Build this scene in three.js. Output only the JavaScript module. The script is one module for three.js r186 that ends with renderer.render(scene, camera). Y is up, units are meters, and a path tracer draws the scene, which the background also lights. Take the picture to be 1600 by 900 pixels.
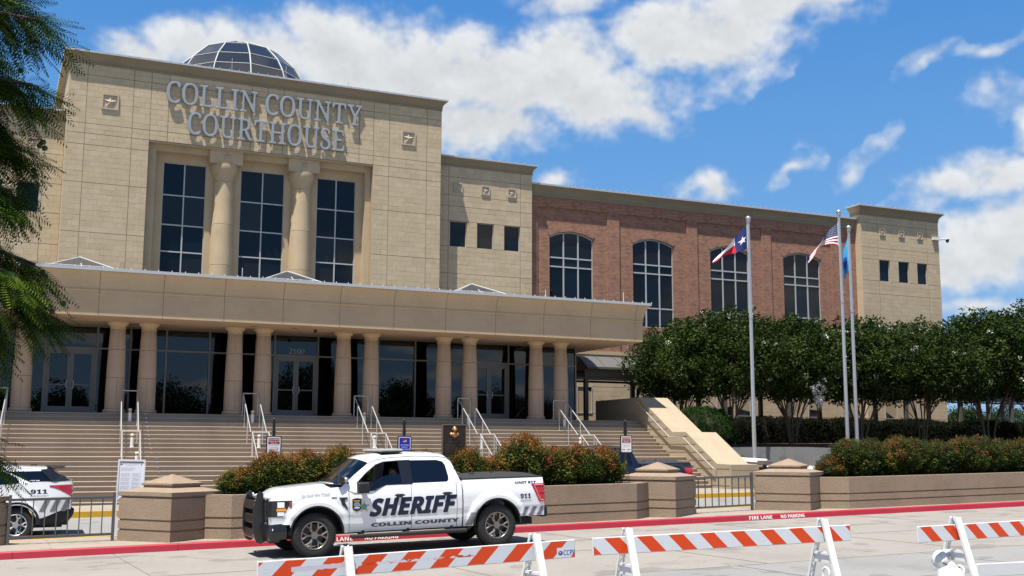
import * as THREE from 'three';
import { RoundedBoxGeometry } from 'three/addons/geometries/RoundedBoxGeometry.js';
import { mergeGeometries, mergeVertices, toCreasedNormals } from 'three/addons/utils/BufferGeometryUtils.js';
import { MarchingCubes } from 'three/addons/objects/MarchingCubes.js';
import { FontLoader } from 'three/addons/loaders/FontLoader.js';
import { TextGeometry } from 'three/addons/geometries/TextGeometry.js';
import { createNoise3D } from 'simplex-noise';

// ---------------------------------------------------------------- camera, sky, sun, exposure
const scene = new THREE.Scene();
const camera = new THREE.PerspectiveCamera(28.57, 16 / 9, 0.1, 4000);
camera.rotation.order = 'YXZ';
camera.rotation.set(0.14257, -0.42772, 0.003);
camera.position.set(0, 2.1, 0);
const renderer = new THREE.WebGLRenderer({ antialias: true });
renderer.toneMapping = THREE.LinearToneMapping;
renderer.toneMappingExposure = 1.75;
const SKY = 0.56; // sky values are as they look in the picture, divided by the exposure
renderer.shadowMap.enabled = true;

const SUN = new THREE.Vector3(-1.4, 5.0, 1.0).normalize();
const sun = new THREE.DirectionalLight(new THREE.Color(1.0, 0.95, 0.86), 5.0);
sun.position.copy(SUN).multiplyScalar(150).add(new THREE.Vector3(20, 0, -35));
sun.target.position.set(20, 0, -35);
sun.castShadow = true;
sun.shadow.radius = 1;
sun.shadow.mapSize.set(4096, 4096);
Object.assign(sun.shadow.camera, { left: -70, right: 70, top: 70, bottom: -70, near: 1, far: 400 });
scene.add(sun, sun.target);

function mulberry(a) { return () => { a |= 0; a = a + 0x6D2B79F5 | 0; let t = Math.imul(a ^ a >>> 15, 1 | a); t = t + Math.imul(t ^ t >>> 7, 61 | t) ^ t; return ((t ^ t >>> 14) >>> 0) / 4294967296; }; }
const R = mulberry(20240611);
const rr = (a, b) => a + (b - a) * R();
const clamp = (x, a, b) => Math.min(b, Math.max(a, x));
const lerp = (a, b, t) => a + (b - a) * t;
const sstep = (a, b, x) => { const t = clamp((x - a) / (b - a), 0, 1); return t * t * (3 - 2 * t); };
const n3 = createNoise3D(mulberry(77));
function fbm(x, y, z, o) { let s = 0, a = 0.5, f = 1; for (let i = 0; i < o; i++) { s += a * n3(x * f, y * f, z * f); a *= 0.5; f *= 2.03; } return s; }

{ // sky: clear air with fair-weather cumulus and thin wisps, as directions (azimuth from -Z towards +X, elevation, half sizes in degrees)
  const clouds = [
    [5.9, 18.6, 2.3, 1.2], [8.2, 19.2, 3.0, 1.5], [11.2, 19.6, 4.1, 1.7], [15.1, 20.6, 3.1, 1.5], [16.4, 19.3, 4.8, 2.6], [19.8, 18.4, 4.4, 3.2], [21.8, 20.4, 2.6, 1.6], [24.1, 18.5, 4.1, 2.7], [26.8, 19.0, 3.4, 3.0], [29.2, 17.6, 3.4, 2.0], [23.1, 16.3, 3.7, 1.6], [31.3, 16.6, 1.8, 1.1], [20.5, 16.6, 3.0, 1.6],
    [32.2, 20.5, 3.4, 1.9], [35.0, 20.4, 4.4, 1.9], [37.6, 21.6, 5.2, 1.3], [41.0, 22.0, 3.6, 0.7], [27.5, 22.4, 3.0, 0.7],
    [26.7, 13.7, 1.3, 0.55], [34.7, 13.0, 1.9, 0.85], [34.9, 13.5, 0.9, 0.6], [39.1, 13.9, 0.7, 0.3],
    [46.6, 12.5, 2.3, 0.9], [48.8, 12.9, 2.7, 1.2], [47.3, 9.4, 3.6, 1.9], [49.0, 10.2, 2.6, 1.9], [45.8, 8.6, 2.3, 1.6], [47.4, 6.7, 2.9, 0.5], [49.6, 15.2, 0.9, 1.3],
  ];
  const wisps = [[42.0, 13.6, 1.6, 0.9], [43.4, 15.1, 1.3, 1.0], [45.3, 18.7, 1.8, 0.55], [48.0, 19.0, 2.8, 0.6], [36.6, 18.6, 2.6, 1.5], [46.0, 12.0, 3.6, 1.2], [48.0, 16.5, 1.8, 1.2], [39.5, 14.2, 1.6, 0.5], [33.0, 17.6, 2.4, 1.2]];
  const W = 4096, H = 2048, data = new Float32Array(W * H * 4);
  for (let j = 0; j < H; j++) {
    const el = ((j + 0.5) / H - 0.5) * Math.PI, elD = el * 180 / Math.PI, ce = Math.cos(el), se = Math.sin(el);
    for (let i = 0; i < W; i++) {
      const th = ((i + 0.5) / W - 0.5) * 2 * Math.PI, dx = ce * Math.cos(th), dz = ce * Math.sin(th), k = (j * W + i) * 4;
      let r, g, b;
      if (elD < -1.5) { r = 0.2; g = 0.2; b = 0.17; }
      else {
        const air = [[0, 0.40, 0.60, 0.86], [6, 0.26, 0.49, 0.82], [12, 0.165, 0.40, 0.78], [22, 0.085, 0.29, 0.70], [45, 0.045, 0.18, 0.52], [91, 0.028, 0.125, 0.39]]; let q = 0; while (q < 4 && elD > air[q + 1][0]) q++;
        const t = clamp((elD - air[q][0]) / (air[q + 1][0] - air[q][0]), 0, 1); r = lerp(air[q][1], air[q + 1][1], t); g = lerp(air[q][2], air[q + 1][2], t); b = lerp(air[q][3], air[q + 1][3], t);
        let azD = Math.atan2(dx, -dz) * 180 / Math.PI;
        const near = azD > -8 && azD < 62 && elD < 32;
        let d = -1, under = 0;
        if (near) {
          const w1 = fbm(azD * 0.16, elD * 0.2, 1.7, 4) * 1.3, w2 = fbm(azD * 0.16, elD * 0.2, 9.1, 4) * 0.9;
          for (const [a, e, ra, re] of clouds) {
            const u = (azD + w1 - a) / ra, v = (elD + w2 - e) / re;
            const q = 1 - Math.sqrt(u * u + v * v);
            if (q > -0.6) { const s = q * Math.min(1.5, 0.62 + re * 0.34) + 0.06; if (s > d) d = s; under = Math.max(under, clamp(q + 0.35, 0, 1) * clamp(-v * 0.9 + 0.1, 0, 1)); }
          }
          let wv = 0;
          for (const [a, e, ra, re] of wisps) { const u = (azD + w1 * 1.5 - a) / ra, v = (elD + w2 * 1.6 - e - (azD - a) * 0.3) / re; wv = Math.max(wv, 1 - Math.sqrt(u * u + v * v)); }
          if (wv > 0) d = Math.max(d, wv * 0.42 - 0.06 + 0.1 * w2);
        }
        const edge = near ? Math.min(1, Math.min(azD + 8, 62 - azD) / 10, (32 - elD) / 6) : 0;
        if (edge < 1) { // the same kind of sky goes on all round
          const pl = 1 / (se + 0.18), cov = fbm(dx * pl * 1.15, dz * pl * 1.15, 3.3, 3) * 1.3 - 0.12;
          d = Math.max(d * (near ? 1 : 0) - (near ? 0 : 1), Math.min(cov * 1.6, 0.8) * (1 - edge) - edge);
          under = Math.max(under, clamp(cov, 0, 0.5) * (1 - edge));
        }
        if (d > -0.6) {
          const det = fbm(dx * 26, se * 34, dz * 26, near ? 5 : 3), fine = near ? fbm(dx * 95, se * 120, dz * 95, 3) : 0;
          const dens = d + det * (near ? 0.36 : 0.40) + fine * 0.16;
          const a = near ? Math.pow(sstep(-0.26, 0.80, dens), 1.25) : sstep(-0.04, 0.46, dens);
          if (a > 0) {
            const billow = 0.5 + 0.5 * clamp(det * 1.5 + fine * 0.8, -1, 1);
            const core = sstep(0.25, 1.0, dens);
            let L = lerp(0.88, 1.03, billow) - 0.20 * under * (0.4 + 0.6 * core) - 0.04 * sstep(0.6, 1.3, dens);
            L = clamp(L, 0.48, 1.0);
            const cr = L * 0.86 - 0.02, cg = L * 0.87 - 0.005, cb = L * 0.86 + 0.03;
            r = lerp(r, cr, a); g = lerp(g, cg, a); b = lerp(b, cb, a);
          }
        }
      }
      data[k] = r * SKY; data[k + 1] = g * SKY; data[k + 2] = b * SKY; data[k + 3] = 1;
    }
  }
  const sky = new THREE.DataTexture(data, W, H, THREE.RGBAFormat, THREE.FloatType);
  sky.mapping = THREE.EquirectangularReflectionMapping; sky.magFilter = sky.minFilter = THREE.LinearFilter; sky.needsUpdate = true;
  scene.background = sky; scene.environment = sky; scene.backgroundIntensity = 1.0; scene.environmentIntensity = 1.0;
}

// ---------------------------------------------------------------- geometry helpers
function prep(g) {
  let q = g.index ? g.toNonIndexed() : g;
  for (const n of Object.keys(q.attributes)) if (!['position', 'normal', 'uv'].includes(n)) q.deleteAttribute(n);
  if (!q.attributes.normal) q.computeVertexNormals();
  if (!q.attributes.uv) q.setAttribute('uv', new THREE.BufferAttribute(new Float32Array(q.attributes.position.count * 2), 2));
  q.morphAttributes = {}; return q;
}
function merge(list) { const l = list.flat(9).filter(Boolean).map(prep); return l.length === 1 ? l[0] : mergeGeometries(l, false); }
function boxUV(g) { // uv in metres by the main direction of each triangle
  const p = g.attributes.position, uv = g.attributes.uv; const a = new THREE.Vector3(), b = new THREE.Vector3(), c = new THREE.Vector3();
  for (let i = 0; i < p.count; i += 3) {
    a.fromBufferAttribute(p, i); b.fromBufferAttribute(p, i + 1).sub(a); c.fromBufferAttribute(p, i + 2).sub(a); b.cross(c);
    const x = Math.abs(b.x), y = Math.abs(b.y), z = Math.abs(b.z);
    for (let k = i; k < i + 3; k++) { const X = p.getX(k), Y = p.getY(k), Z = p.getZ(k); if (y >= x && y >= z) uv.setXY(k, X, Z); else if (x >= z) uv.setXY(k, Z, Y); else uv.setXY(k, X, Y); }
  }
  return g;
}
const used = {};
function numbered(n) { if (!(n in used)) { used[n] = 0; return n; } used[n]++; return n + '_' + String(used[n]).padStart(3, '0'); }
function mesh(name, geos, mat, parent = scene, keepUV = false) {
  const g = merge([geos]); if (!keepUV) boxUV(g);
  const m = new THREE.Mesh(g, mat); m.name = parent === scene ? numbered(name) : name; m.castShadow = m.receiveShadow = true; parent.add(m); return m;
}
function thing(name, label, category, pos = [0, 0, 0], group, turn = 0) {
  const o = new THREE.Group(); o.name = numbered(name); o.position.set(...pos); o.rotation.y = turn;
  o.userData = { label, category }; if (group) o.userData.group = group; scene.add(o); return o;
}
function part(name, parent, label) { const o = new THREE.Group(); o.name = name; if (label) o.userData.label = label; parent.add(o); return o; }
function tag(o, label, category, group) { o.userData = { label, category }; if (group) o.userData.group = group; return o; }
function struct(name, geos, mat, keepUV) { const m = mesh(name, geos, mat, scene, keepUV); m.userData = { kind: 'structure' }; return m; }
function copyOf(o, label, pos, turn) { const c = o.clone(); c.name = numbered(o.name.replace(/_\d{3}$/, '')); c.userData = { ...o.userData }; if (label) c.userData.label = label; if (pos) c.position.set(...pos); if (turn !== undefined) c.rotation.y = turn; scene.add(c); return c; }
const B = (x0, x1, y0, y1, z0, z1) => { const g = new THREE.BoxGeometry(Math.abs(x1 - x0), Math.abs(y1 - y0), Math.abs(z1 - z0)); g.translate((x0 + x1) / 2, (y0 + y1) / 2, (z0 + z1) / 2); return g; };
const RB = (w, h, d, x, y, z, r = 0.02, s = 2) => { const g = new RoundedBoxGeometry(w, h, d, s, r); g.translate(x, y, z); return g; };
const cyl = (r0, r1, h, x, y, z, s = 20) => { const g = new THREE.CylinderGeometry(r1, r0, h, s); g.translate(x, y + h / 2, z); return g; };
const V = (x, y, z) => new THREE.Vector3(x, y, z);
function bar(a, b, r, s = 8, r1 = r) { // round bar between two points
  const A = Array.isArray(a) ? V(...a) : a, C = Array.isArray(b) ? V(...b) : b, d = C.clone().sub(A), g = new THREE.CylinderGeometry(r1, r, d.length(), s);
  g.applyQuaternion(new THREE.Quaternion().setFromUnitVectors(V(0, 1, 0), d.clone().normalize())); g.translate((A.x + C.x) / 2, (A.y + C.y) / 2, (A.z + C.z) / 2); return g;
}
function beam(a, b, w, h) { // square bar between two points
  const A = V(...a), C = V(...b), d = C.clone().sub(A), g = new THREE.BoxGeometry(w, d.length(), h);
  g.applyQuaternion(new THREE.Quaternion().setFromUnitVectors(V(0, 1, 0), d.clone().normalize())); g.translate((A.x + C.x) / 2, (A.y + C.y) / 2, (A.z + C.z) / 2); return g;
}
function tube(pts, r, seg = 24, rad = 8) { return new THREE.TubeGeometry(new THREE.CatmullRomCurve3(pts.map(p => Array.isArray(p) ? V(...p) : p)), seg, r, rad, false); }
function lathe(pts, x, y, z, s = 32, open = 0) { const g = new THREE.LatheGeometry(pts.map(p => new THREE.Vector2(p[0], p[1])), s, open, Math.PI * 2 - open); g.translate(x, y, z); return toCreasedNormals(g, 0.6); }
function shapeOf(pts, holes = []) { const s = new THREE.Shape(pts.map(p => new THREE.Vector2(p[0], p[1]))); for (const h of holes) s.holes.push(new THREE.Path(h.map(p => new THREE.Vector2(p[0], p[1])))); return s; }
const extr = (pts, depth, holes = [], bevel = 0) => new THREE.ExtrudeGeometry(shapeOf(pts, holes), { depth, bevelEnabled: bevel > 0, bevelSize: bevel, bevelThickness: bevel, bevelSegments: 1, steps: 1, curveSegments: 16 });
function extrX(pts, x0, x1, bevel = 0) { // profile given as (z, y), run along x
  const g = extr(pts.map(([z, y]) => [-z, y]), x1 - x0, [], bevel); g.rotateY(Math.PI / 2); g.translate(x0, 0, 0); return g;
}
function extrY(pts, y0, y1) { const g = extr(pts.map(([x, z]) => [x, -z]), y1 - y0); g.rotateX(-Math.PI / 2); g.translate(0, y0, 0); return g; } // plan given as (x, z)
function grid(nu, nv, fn) { // surface from fn(u, v) -> [x, y, z]
  const pos = [], uv = [], idx = [];
  for (let j = 0; j <= nv; j++) for (let i = 0; i <= nu; i++) { pos.push(...fn(i / nu, j / nv)); uv.push(i / nu, j / nv); }
  for (let j = 0; j < nv; j++) for (let i = 0; i < nu; i++) { const a = j * (nu + 1) + i, b = a + 1, c = a + nu + 1, d = c + 1; idx.push(a, b, d, a, d, c); }
  const g = new THREE.BufferGeometry(); g.setAttribute('position', new THREE.Float32BufferAttribute(pos, 3)); g.setAttribute('uv', new THREE.Float32BufferAttribute(uv, 2)); g.setIndex(idx); g.computeVertexNormals(); return g;
}
const move = (g, x, y, z) => (g.translate(x, y, z), g);
const star5 = (r, q = 0.42, a0 = Math.PI / 2) => [...Array(10)].map((_, i) => { const k = a0 + i * Math.PI / 5, s = i % 2 ? r * q : r; return [Math.cos(k) * s, Math.sin(k) * s]; });
function starRelief(r, h, x, y, z) { // five-pointed star whose arms rise to a ridge
  const p = star5(r), pos = [];
  for (let i = 0; i < 10; i++) { const a = p[i], b = p[(i + 1) % 10]; pos.push(0, 0, h, a[0], a[1], 0, b[0], b[1], 0); }
  const g = new THREE.BufferGeometry(); g.setAttribute('position', new THREE.Float32BufferAttribute(pos, 3)); g.computeVertexNormals(); g.translate(x, y, z); return g;
}

// ---------------------------------------------------------------- textures and materials
function valueNoise(seed) { const r = mulberry(seed), t = new Float32Array(65536); for (let i = 0; i < 65536; i++) t[i] = r(); return (x, y, per) => { const xi = Math.floor(x), yi = Math.floor(y), fx = x - xi, fy = y - yi, u = fx * fx * (3 - 2 * fx), v = fy * fy * (3 - 2 * fy); const h = (a, b) => t[(((a % per) + per) % per) + (((b % per) + per) % per) * 251 & 65535]; return lerp(lerp(h(xi, yi), h(xi + 1, yi), u), lerp(h(xi, yi + 1), h(xi + 1, yi + 1), u), v); }; }
function tex(size, fn, srgb = true) {
  const d = new Uint8Array(size * size * 4), e = srgb ? x => 255 * (x <= 0.0031308 ? 12.92 * x : 1.055 * Math.pow(x, 1 / 2.4) - 0.055) : x => 255 * x;
  for (let j = 0; j < size; j++) for (let i = 0; i < size; i++) { const c = fn(i / size, j / size), k = (j * size + i) * 4; for (let q = 0; q < 3; q++) d[k + q] = clamp(e(clamp(c[q], 0, 1)), 0, 255); d[k + 3] = 255; }
  const t = new THREE.DataTexture(d, size, size, THREE.RGBAFormat); t.wrapS = t.wrapT = THREE.RepeatWrapping; t.magFilter = THREE.LinearFilter; t.minFilter = THREE.LinearMipmapLinearFilter; t.generateMipmaps = true;
  if (srgb) t.colorSpace = THREE.SRGBColorSpace; t.needsUpdate = true; return t;
}
const N1 = valueNoise(1), N2 = valueNoise(2), N3 = valueNoise(3);
const tf = (N, u, v, f, o = 4) => { let s = 0, a = 0.5, w = 0; for (let i = 0; i < o; i++) { s += a * N(u * f, v * f, f); w += a; a *= 0.55; f *= 2; } return s / w; };
const rep = (t, m) => { t.repeat.set(1 / m, 1 / m); return t; };
const std = (c, o = {}) => new THREE.MeshStandardMaterial({ color: new THREE.Color().setRGB(...c), roughness: 0.85, ...o });
const phys = (c, o = {}) => new THREE.MeshPhysicalMaterial({ color: new THREE.Color().setRGB(...c), roughness: 0.5, ...o });

const mottle = rep(tex(512, (u, v) => { const a = tf(N1, u, v, 4, 6), b = tf(N2, u, v, 32, 3), c = tf(N3, u, v, 6, 3); const m = 0.80 + 0.28 * a + 0.10 * (b - 0.5); return [m, m * (0.985 + 0.03 * c), m * (0.96 + 0.06 * c)]; }), 3.1);
const stoneTex = rep(tex(512, (u, v) => { const a = tf(N2, u, v, 5, 6), b = tf(N1, u, v, 64, 2), pit = tf(N3, u, v, 90, 2) > 0.73 ? 0.8 : 1; const m = (0.82 + 0.20 * a + 0.14 * (b - 0.5)) * pit; return [m, m * 0.99, m * 0.97]; }), 1.7);
const aggTex = rep(tex(1024, (u, v) => { const a = tf(N1, u, v, 6, 4), g = N2(u * 256, v * 256, 256), h = N3(u * 128, v * 128, 128), pit = tf(N3, u, v, 150, 2) > 0.80 ? 0.6 : 1; const m = (0.72 + 0.24 * a + 0.26 * (g - 0.5) + 0.14 * (h - 0.5)) * pit; return [m, m * 0.985, m * 0.96]; }), 2.3);
const aggBump = rep(tex(512, (u, v) => { const g = N2(u * 160, v * 160, 160), pit = tf(N3, u, v, 120, 2) > 0.79 ? 0.3 : 1; const m = (0.5 + 0.5 * g) * pit; return [m, m, m]; }, false), 2.3);
const roadTex = tex(1024, (u, v) => { const a = tf(N1, u, v, 4, 6), b = tf(N2, u, v, 160, 2), s = tf(N3, u, v, 7, 5), st = sstep(0.60, 0.78, s) * 0.12, sp = N3(u * 300, v * 300, 300) > 0.965 ? 0.82 : 1; const oil = sstep(0.66, 0.74, tf(N1, u + 0.37, v + 0.11, 11, 3)) * 0.22, crk = Math.abs(tf(N3, u, v, 5, 5) - 0.5) < 0.0022 ? 0.25 : 0; const m = (0.80 + 0.24 * a + 0.12 * (b - 0.5) - st - oil - crk) * sp; return [m, m * 0.992, m * 0.98]; }); rep(roadTex, 7.3);
const brickTex = (() => { const r = mulberry(5), cols = 8, rows = 16, tone = [...Array(cols * rows)].map(() => [r(), r(), r()]);
  return tex(1024, (u, v) => { const y = v * rows, row = Math.floor(y), x = u * cols + (row % 2 ? 0.5 : 0), col = Math.floor(x) % cols, fx = x - Math.floor(x), fy = y - row; const gx = Math.min(fx, 1 - fx) / cols * 1.64, gy = Math.min(fy, 1 - fy) / rows * 1.12; const [a, b, c] = tone[row * cols + col]; const n = tf(N1, u, v, 48, 3); if (Math.min(gx, gy) < 0.0045) { const m = 0.8 + 0.3 * n; return [0.30 * m, 0.235 * m, 0.195 * m]; } const m = 0.72 + 0.45 * a + 0.25 * (n - 0.5), d = b > 0.86 ? 0.7 : 1; return [0.275 * m * d, (0.105 + 0.03 * c) * m * d, (0.072 + 0.02 * b) * m * d]; }); })(); brickTex.repeat.set(1 / 1.64, 1 / 1.12);
const brickBump = tex(512, (u, v) => { const y = v * 16, row = Math.floor(y), x = u * 8 + (row % 2 ? 0.5 : 0), fx = x - Math.floor(x), fy = y - row; const gx = Math.min(fx, 1 - fx) / 8 * 1.64, gy = Math.min(fy, 1 - fy) / 16 * 1.12; const m = Math.min(gx, gy) < 0.006 ? 0.1 : 0.8 + 0.2 * N1(u * 128, v * 128, 128); return [m, m, m]; }, false); brickBump.repeat.copy(brickTex.repeat);
const mulchTex = rep(tex(512, (u, v) => { const a = N1(u * 140, v * 50, 128), b = tf(N2, u, v, 30, 3); const m = 0.5 + 0.9 * a * b; return [0.085 * m, 0.034 * m, 0.022 * m]; }), 2);
const grassTex = rep(tex(512, (u, v) => { const a = tf(N1, u, v, 60, 3), b = tf(N2, u, v, 5, 3); const m = 0.5 + 0.6 * a + 0.3 * b; return [0.07 * m, 0.11 * m, 0.035 * m]; }), 5);

const M = {};
const limeTones = [[0.507, 0.405, 0.272], [0.532, 0.428, 0.293], [0.485, 0.386, 0.258], [0.513, 0.407, 0.265], [0.466, 0.372, 0.252]];
M.block = limeTones.map(c => std(c, { map: stoneTex, roughness: 0.9 }));
M.sealant = std([0.13, 0.105, 0.075], { roughness: 0.9 });
M.joint = std([0.35, 0.272, 0.176], { roughness: 1 });
M.cast = std([0.475, 0.360, 0.230], { map: mottle, roughness: 0.85 });
M.star = std([0.447, 0.361, 0.275], { map: mottle });
M.castPink = std([0.40, 0.298, 0.218], { map: mottle, roughness: 0.85 });
M.cheek = std([0.385, 0.316, 0.222], { map: stoneTex, roughness: 0.9 });
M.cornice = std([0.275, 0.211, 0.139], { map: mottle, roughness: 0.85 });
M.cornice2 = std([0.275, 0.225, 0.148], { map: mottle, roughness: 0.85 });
M.brick = std([1.12, 1.12, 1.02], { map: brickTex, bumpMap: brickBump, bumpScale: 0.006, roughness: 0.92 });
M.step = std([0.36, 0.288, 0.222], { map: mottle, roughness: 0.9 });
M.road = std([0.262, 0.242, 0.218], { map: roadTex, roughness: 0.92 });
const roadTex2 = roadTex.clone(); roadTex2.repeat.set(1 / 5.9, 1 / 5.9); roadTex2.rotation = 0.5;
M.lot = std([0.234, 0.232, 0.226], { map: roadTex2, roughness: 0.9 });
M.walk = std([0.295, 0.256, 0.212], { map: roadTex2, roughness: 0.92 });
M.redCurb = std([0.378, 0.017, 0.036], { map: mottle, roughness: 0.55 });
M.yellow = std([0.568, 0.318, 0.013], { map: mottle, roughness: 0.6 });
M.agg = std([0.305, 0.230, 0.165], { map: aggTex, bumpMap: aggBump, bumpScale: 0.006, roughness: 0.95 });
M.greyConc = std([0.180, 0.180, 0.180], { map: roadTex2, roughness: 0.9 });
M.mulch = std([1, 1, 1], { map: mulchTex, roughness: 1 });
M.grass = std([1, 1, 1], { map: grassTex, roughness: 1 });
M.soil = std([0.07, 0.05, 0.035], { roughness: 1 });
M.glassPane = [[0.004, 0.006, 0.009], [0.010, 0.011, 0.013], [0.016, 0.015, 0.015], [0.005, 0.009, 0.016]].map((c, i) => phys(c, { roughness: 0.03 + 0.02 * (i % 2), ior: 1.36 + 0.03 * (i % 3) }));
M.glassDark = phys([0.005, 0.007, 0.010], { roughness: 0.03, ior: 1.38, specularIntensity: 1 });
M.glassDark2 = phys([0.012, 0.013, 0.015], { roughness: 0.06, ior: 1.36 });
M.lobbyGlass = phys([0.22, 0.28, 0.28], { roughness: 0.0, transmission: 1, thickness: 0, ior: 1.55, specularIntensity: 1 });
M.alu = std([0.135, 0.135, 0.13], { metalness: 0.15, roughness: 0.4 });
M.whiteFrame = std([0.40, 0.41, 0.41], { roughness: 0.5 });
M.aluDark = std([0.17, 0.155, 0.135], { metalness: 0.4, roughness: 0.45 });
M.steel = std([0.50, 0.50, 0.50], { metalness: 0.7, roughness: 0.32 });
M.rail = std([0.46, 0.45, 0.43], { metalness: 0.35, roughness: 0.4 });
M.letter = std([0.33, 0.355, 0.385], { metalness: 0.35, roughness: 0.45 });
M.drip = std([0.45, 0.46, 0.47], { metalness: 0.2, roughness: 0.45 });
M.fence = std([0.10, 0.10, 0.10], { metalness: 0.3, roughness: 0.5 });
M.black = std([0.012, 0.012, 0.013], { roughness: 0.5 });
M.blackGloss = phys([0.01, 0.01, 0.012], { roughness: 0.25, clearcoat: 0.5, clearcoatRoughness: 0.1 });
M.blackMatte = std([0.02, 0.02, 0.021], { roughness: 0.8 });
M.rubber = std([0.018, 0.018, 0.018], { roughness: 0.85 });
M.whitePaint = phys([0.74, 0.75, 0.765], { roughness: 0.35, clearcoat: 1, clearcoatRoughness: 0.04 });
M.navyPaint = phys([0.003, 0.0035, 0.009], { roughness: 0.3, clearcoat: 1, clearcoatRoughness: 0.04 });
M.carGlass = phys([0.004, 0.006, 0.012], { roughness: 0.02, ior: 1.55 });
M.clearGlass = phys([0.62, 0.70, 0.66], { roughness: 0, transmission: 1, thickness: 0, ior: 1.52 });
M.tintGlass = phys([0.16, 0.19, 0.24], { roughness: 0, transmission: 1, thickness: 0, ior: 1.6 });
M.rim = std([0.27, 0.25, 0.225], { metalness: 0.85, roughness: 0.33 });
M.rimSilver = std([0.62, 0.62, 0.63], { metalness: 0.8, roughness: 0.35 });
M.plasticWhite = phys([0.66, 0.66, 0.65], { roughness: 0.45 });
M.redLens = phys([0.42, 0.008, 0.014], { roughness: 0.12, clearcoat: 1 });
M.amber = phys([0.75, 0.27, 0.02], { roughness: 0.2, clearcoat: 1 });
M.lens = phys([0.75, 0.76, 0.78], { roughness: 0.1, clearcoat: 1 });
M.bark = std([0.16, 0.12, 0.085], { map: stoneTex, roughness: 0.95 });
M.barkDark = std([0.09, 0.07, 0.055], { map: stoneTex, roughness: 0.95 });
M.bronze = std([0.045, 0.034, 0.026], { metalness: 0.6, roughness: 0.45 });
M.bronzeLit = std([0.55, 0.27, 0.12], { metalness: 0.6, roughness: 0.4 });
M.canopyMetal = std([0.13, 0.125, 0.12], { metalness: 0.2, roughness: 0.5 });
M.canopyDark = std([0.10, 0.095, 0.08], { roughness: 0.6 });
M.interior = std([0.16, 0.16, 0.15], { roughness: 0.9 });
M.interiorPale = std([0.62, 0.63, 0.58], { roughness: 0.9 });

// ---------------------------------------------------------------- ground: road, kerbs, pavements
const gy = x => 0.016 + 0.02 * clamp(x, -40, 70);
const XS = [-1500, -150, -40, 70, 180, 1500];
function sheet(x0, x1, z0, z1, y, nz = 1) { // sheet facing up; breaks where the slope ends
  const xs = [x0, ...[-40, 70].filter(v => v > x0 && v < x1), x1], gs = [];
  for (let i = 0; i + 1 < xs.length; i++) gs.push(grid(1, nz, (u, v) => { const x = lerp(xs[i], xs[i + 1], u), z = lerp(z1, z0, v); return [x, y(x, z), z]; }));
  return gs;
}
const slab = (x0, x1, z0, z1, y, th) => [sheet(x0, x1, z0, z1, y), grid(1, 1, (u, v) => { const x = lerp(x0, x1, u); return [x, y(x, z1) - (1 - v) * th, z1]; })];
struct('ground', sheet(-1500, 1500, -1500, 1500, x => gy(x) - 0.32), M.grass);
struct('road', sheet(-150, 180, -23.9, -15.7, x => gy(x)), M.road);
struct('parking_lot', sheet(-150, 180, -15.7, 90, x => gy(x) + 0.004), M.lot);
const roadJoint = std([0.20, 0.18, 0.158], { roughness: 1 });
struct('pavement_joint', [...[...Array(26)].map((_, i) => -40 + i * 4.6 + 0.9).map(x => beam([x, gy(x) + 0.0045, -23.88], [x + 0.35, gy(x + 0.35) + 0.0045, -15.72], 0.012, 0.004)), beam([-40, gy(-40) + 0.0045, -19.4], [70, gy(70) + 0.0045, -19.4], 0.004, 0.012), beam([-40, gy(-40) + 0.006, -15.7], [70, gy(70) + 0.006, -15.7], 0.004, 0.03), ...[...Array(22)].map((_, i) => -20 + i * 3.9).map(x => beam([x, gy(x) + 0.0085, -15.68], [x + 0.2, gy(x) + 0.0085, -4], 0.01, 0.004)), beam([-40, gy(-40) + 0.0085, -13.1], [70, gy(70) + 0.0085, -13.1], 0.004, 0.01)], roadJoint);
const kerbTop = x => gy(x) + 0.14;
struct('red_kerb', (() => { const gs = []; for (let x = -30; x < 70; x += 3.05) { const a = x, b = x + 3.043; // cast lengths with open joints, face leaning back
  const pr = [[-23.9, -0.05], [-23.93, 0.12], [-23.955, 0.14], [-24.07, 0.14], [-24.07, -0.05]];
  const g = extrX(pr, a, b); const p = g.attributes.position; for (let i = 0; i < p.count; i++) p.setY(i, p.getY(i) + gy(p.getX(i))); g.computeVertexNormals(); gs.push(g); } return gs; })(), M.redCurb);
struct('sidewalk', (() => { const gs = []; for (let x = -30; x < 70; x += 2.4) gs.push(slab(x, x + 2.393, -26.76, -24.075, kerbTop, 0.1)); gs.push(sheet(-30, 70, -26.76, -24.075, x => gy(x) + 0.128)); return gs; })(), M.walk);
struct('yellow_edge', (() => { const g = B(-30, 70, -0.12, 0.144, -26.93, -26.765); g.computeBoundingBox(); const p = g.attributes.position; for (let i = 0; i < p.count; i++) p.setY(i, p.getY(i) + gy(p.getX(i))); return g; })(), M.yellow);
const dy = (x, z) => lerp(gy(x) - 0.02, 0.245 + 0.0118 * clamp(x, -40, 70), sstep(-26.9, -33, z));
struct('driveway', sheet(-80, 90, -33.05, -26.9, dy, 6), M.lot);
const fy = x => 0.40 + 0.0112 * clamp(x, -40, 70);
struct('yellow_kerb', (() => { const g = B(-30, 45, -0.3, 0.0, -33.22, -33.0); const p = g.attributes.position; for (let i = 0; i < p.count; i++) p.setY(i, p.getY(i) + fy(p.getX(i)) + 0.006); return g; })(), M.yellow);
struct('front_pavement', sheet(-40, 45, -37.2, -33.215, (x, z) => fy(x) + 0.02 * sstep(-33.2, -36, z) * 2), M.walk);
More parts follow.
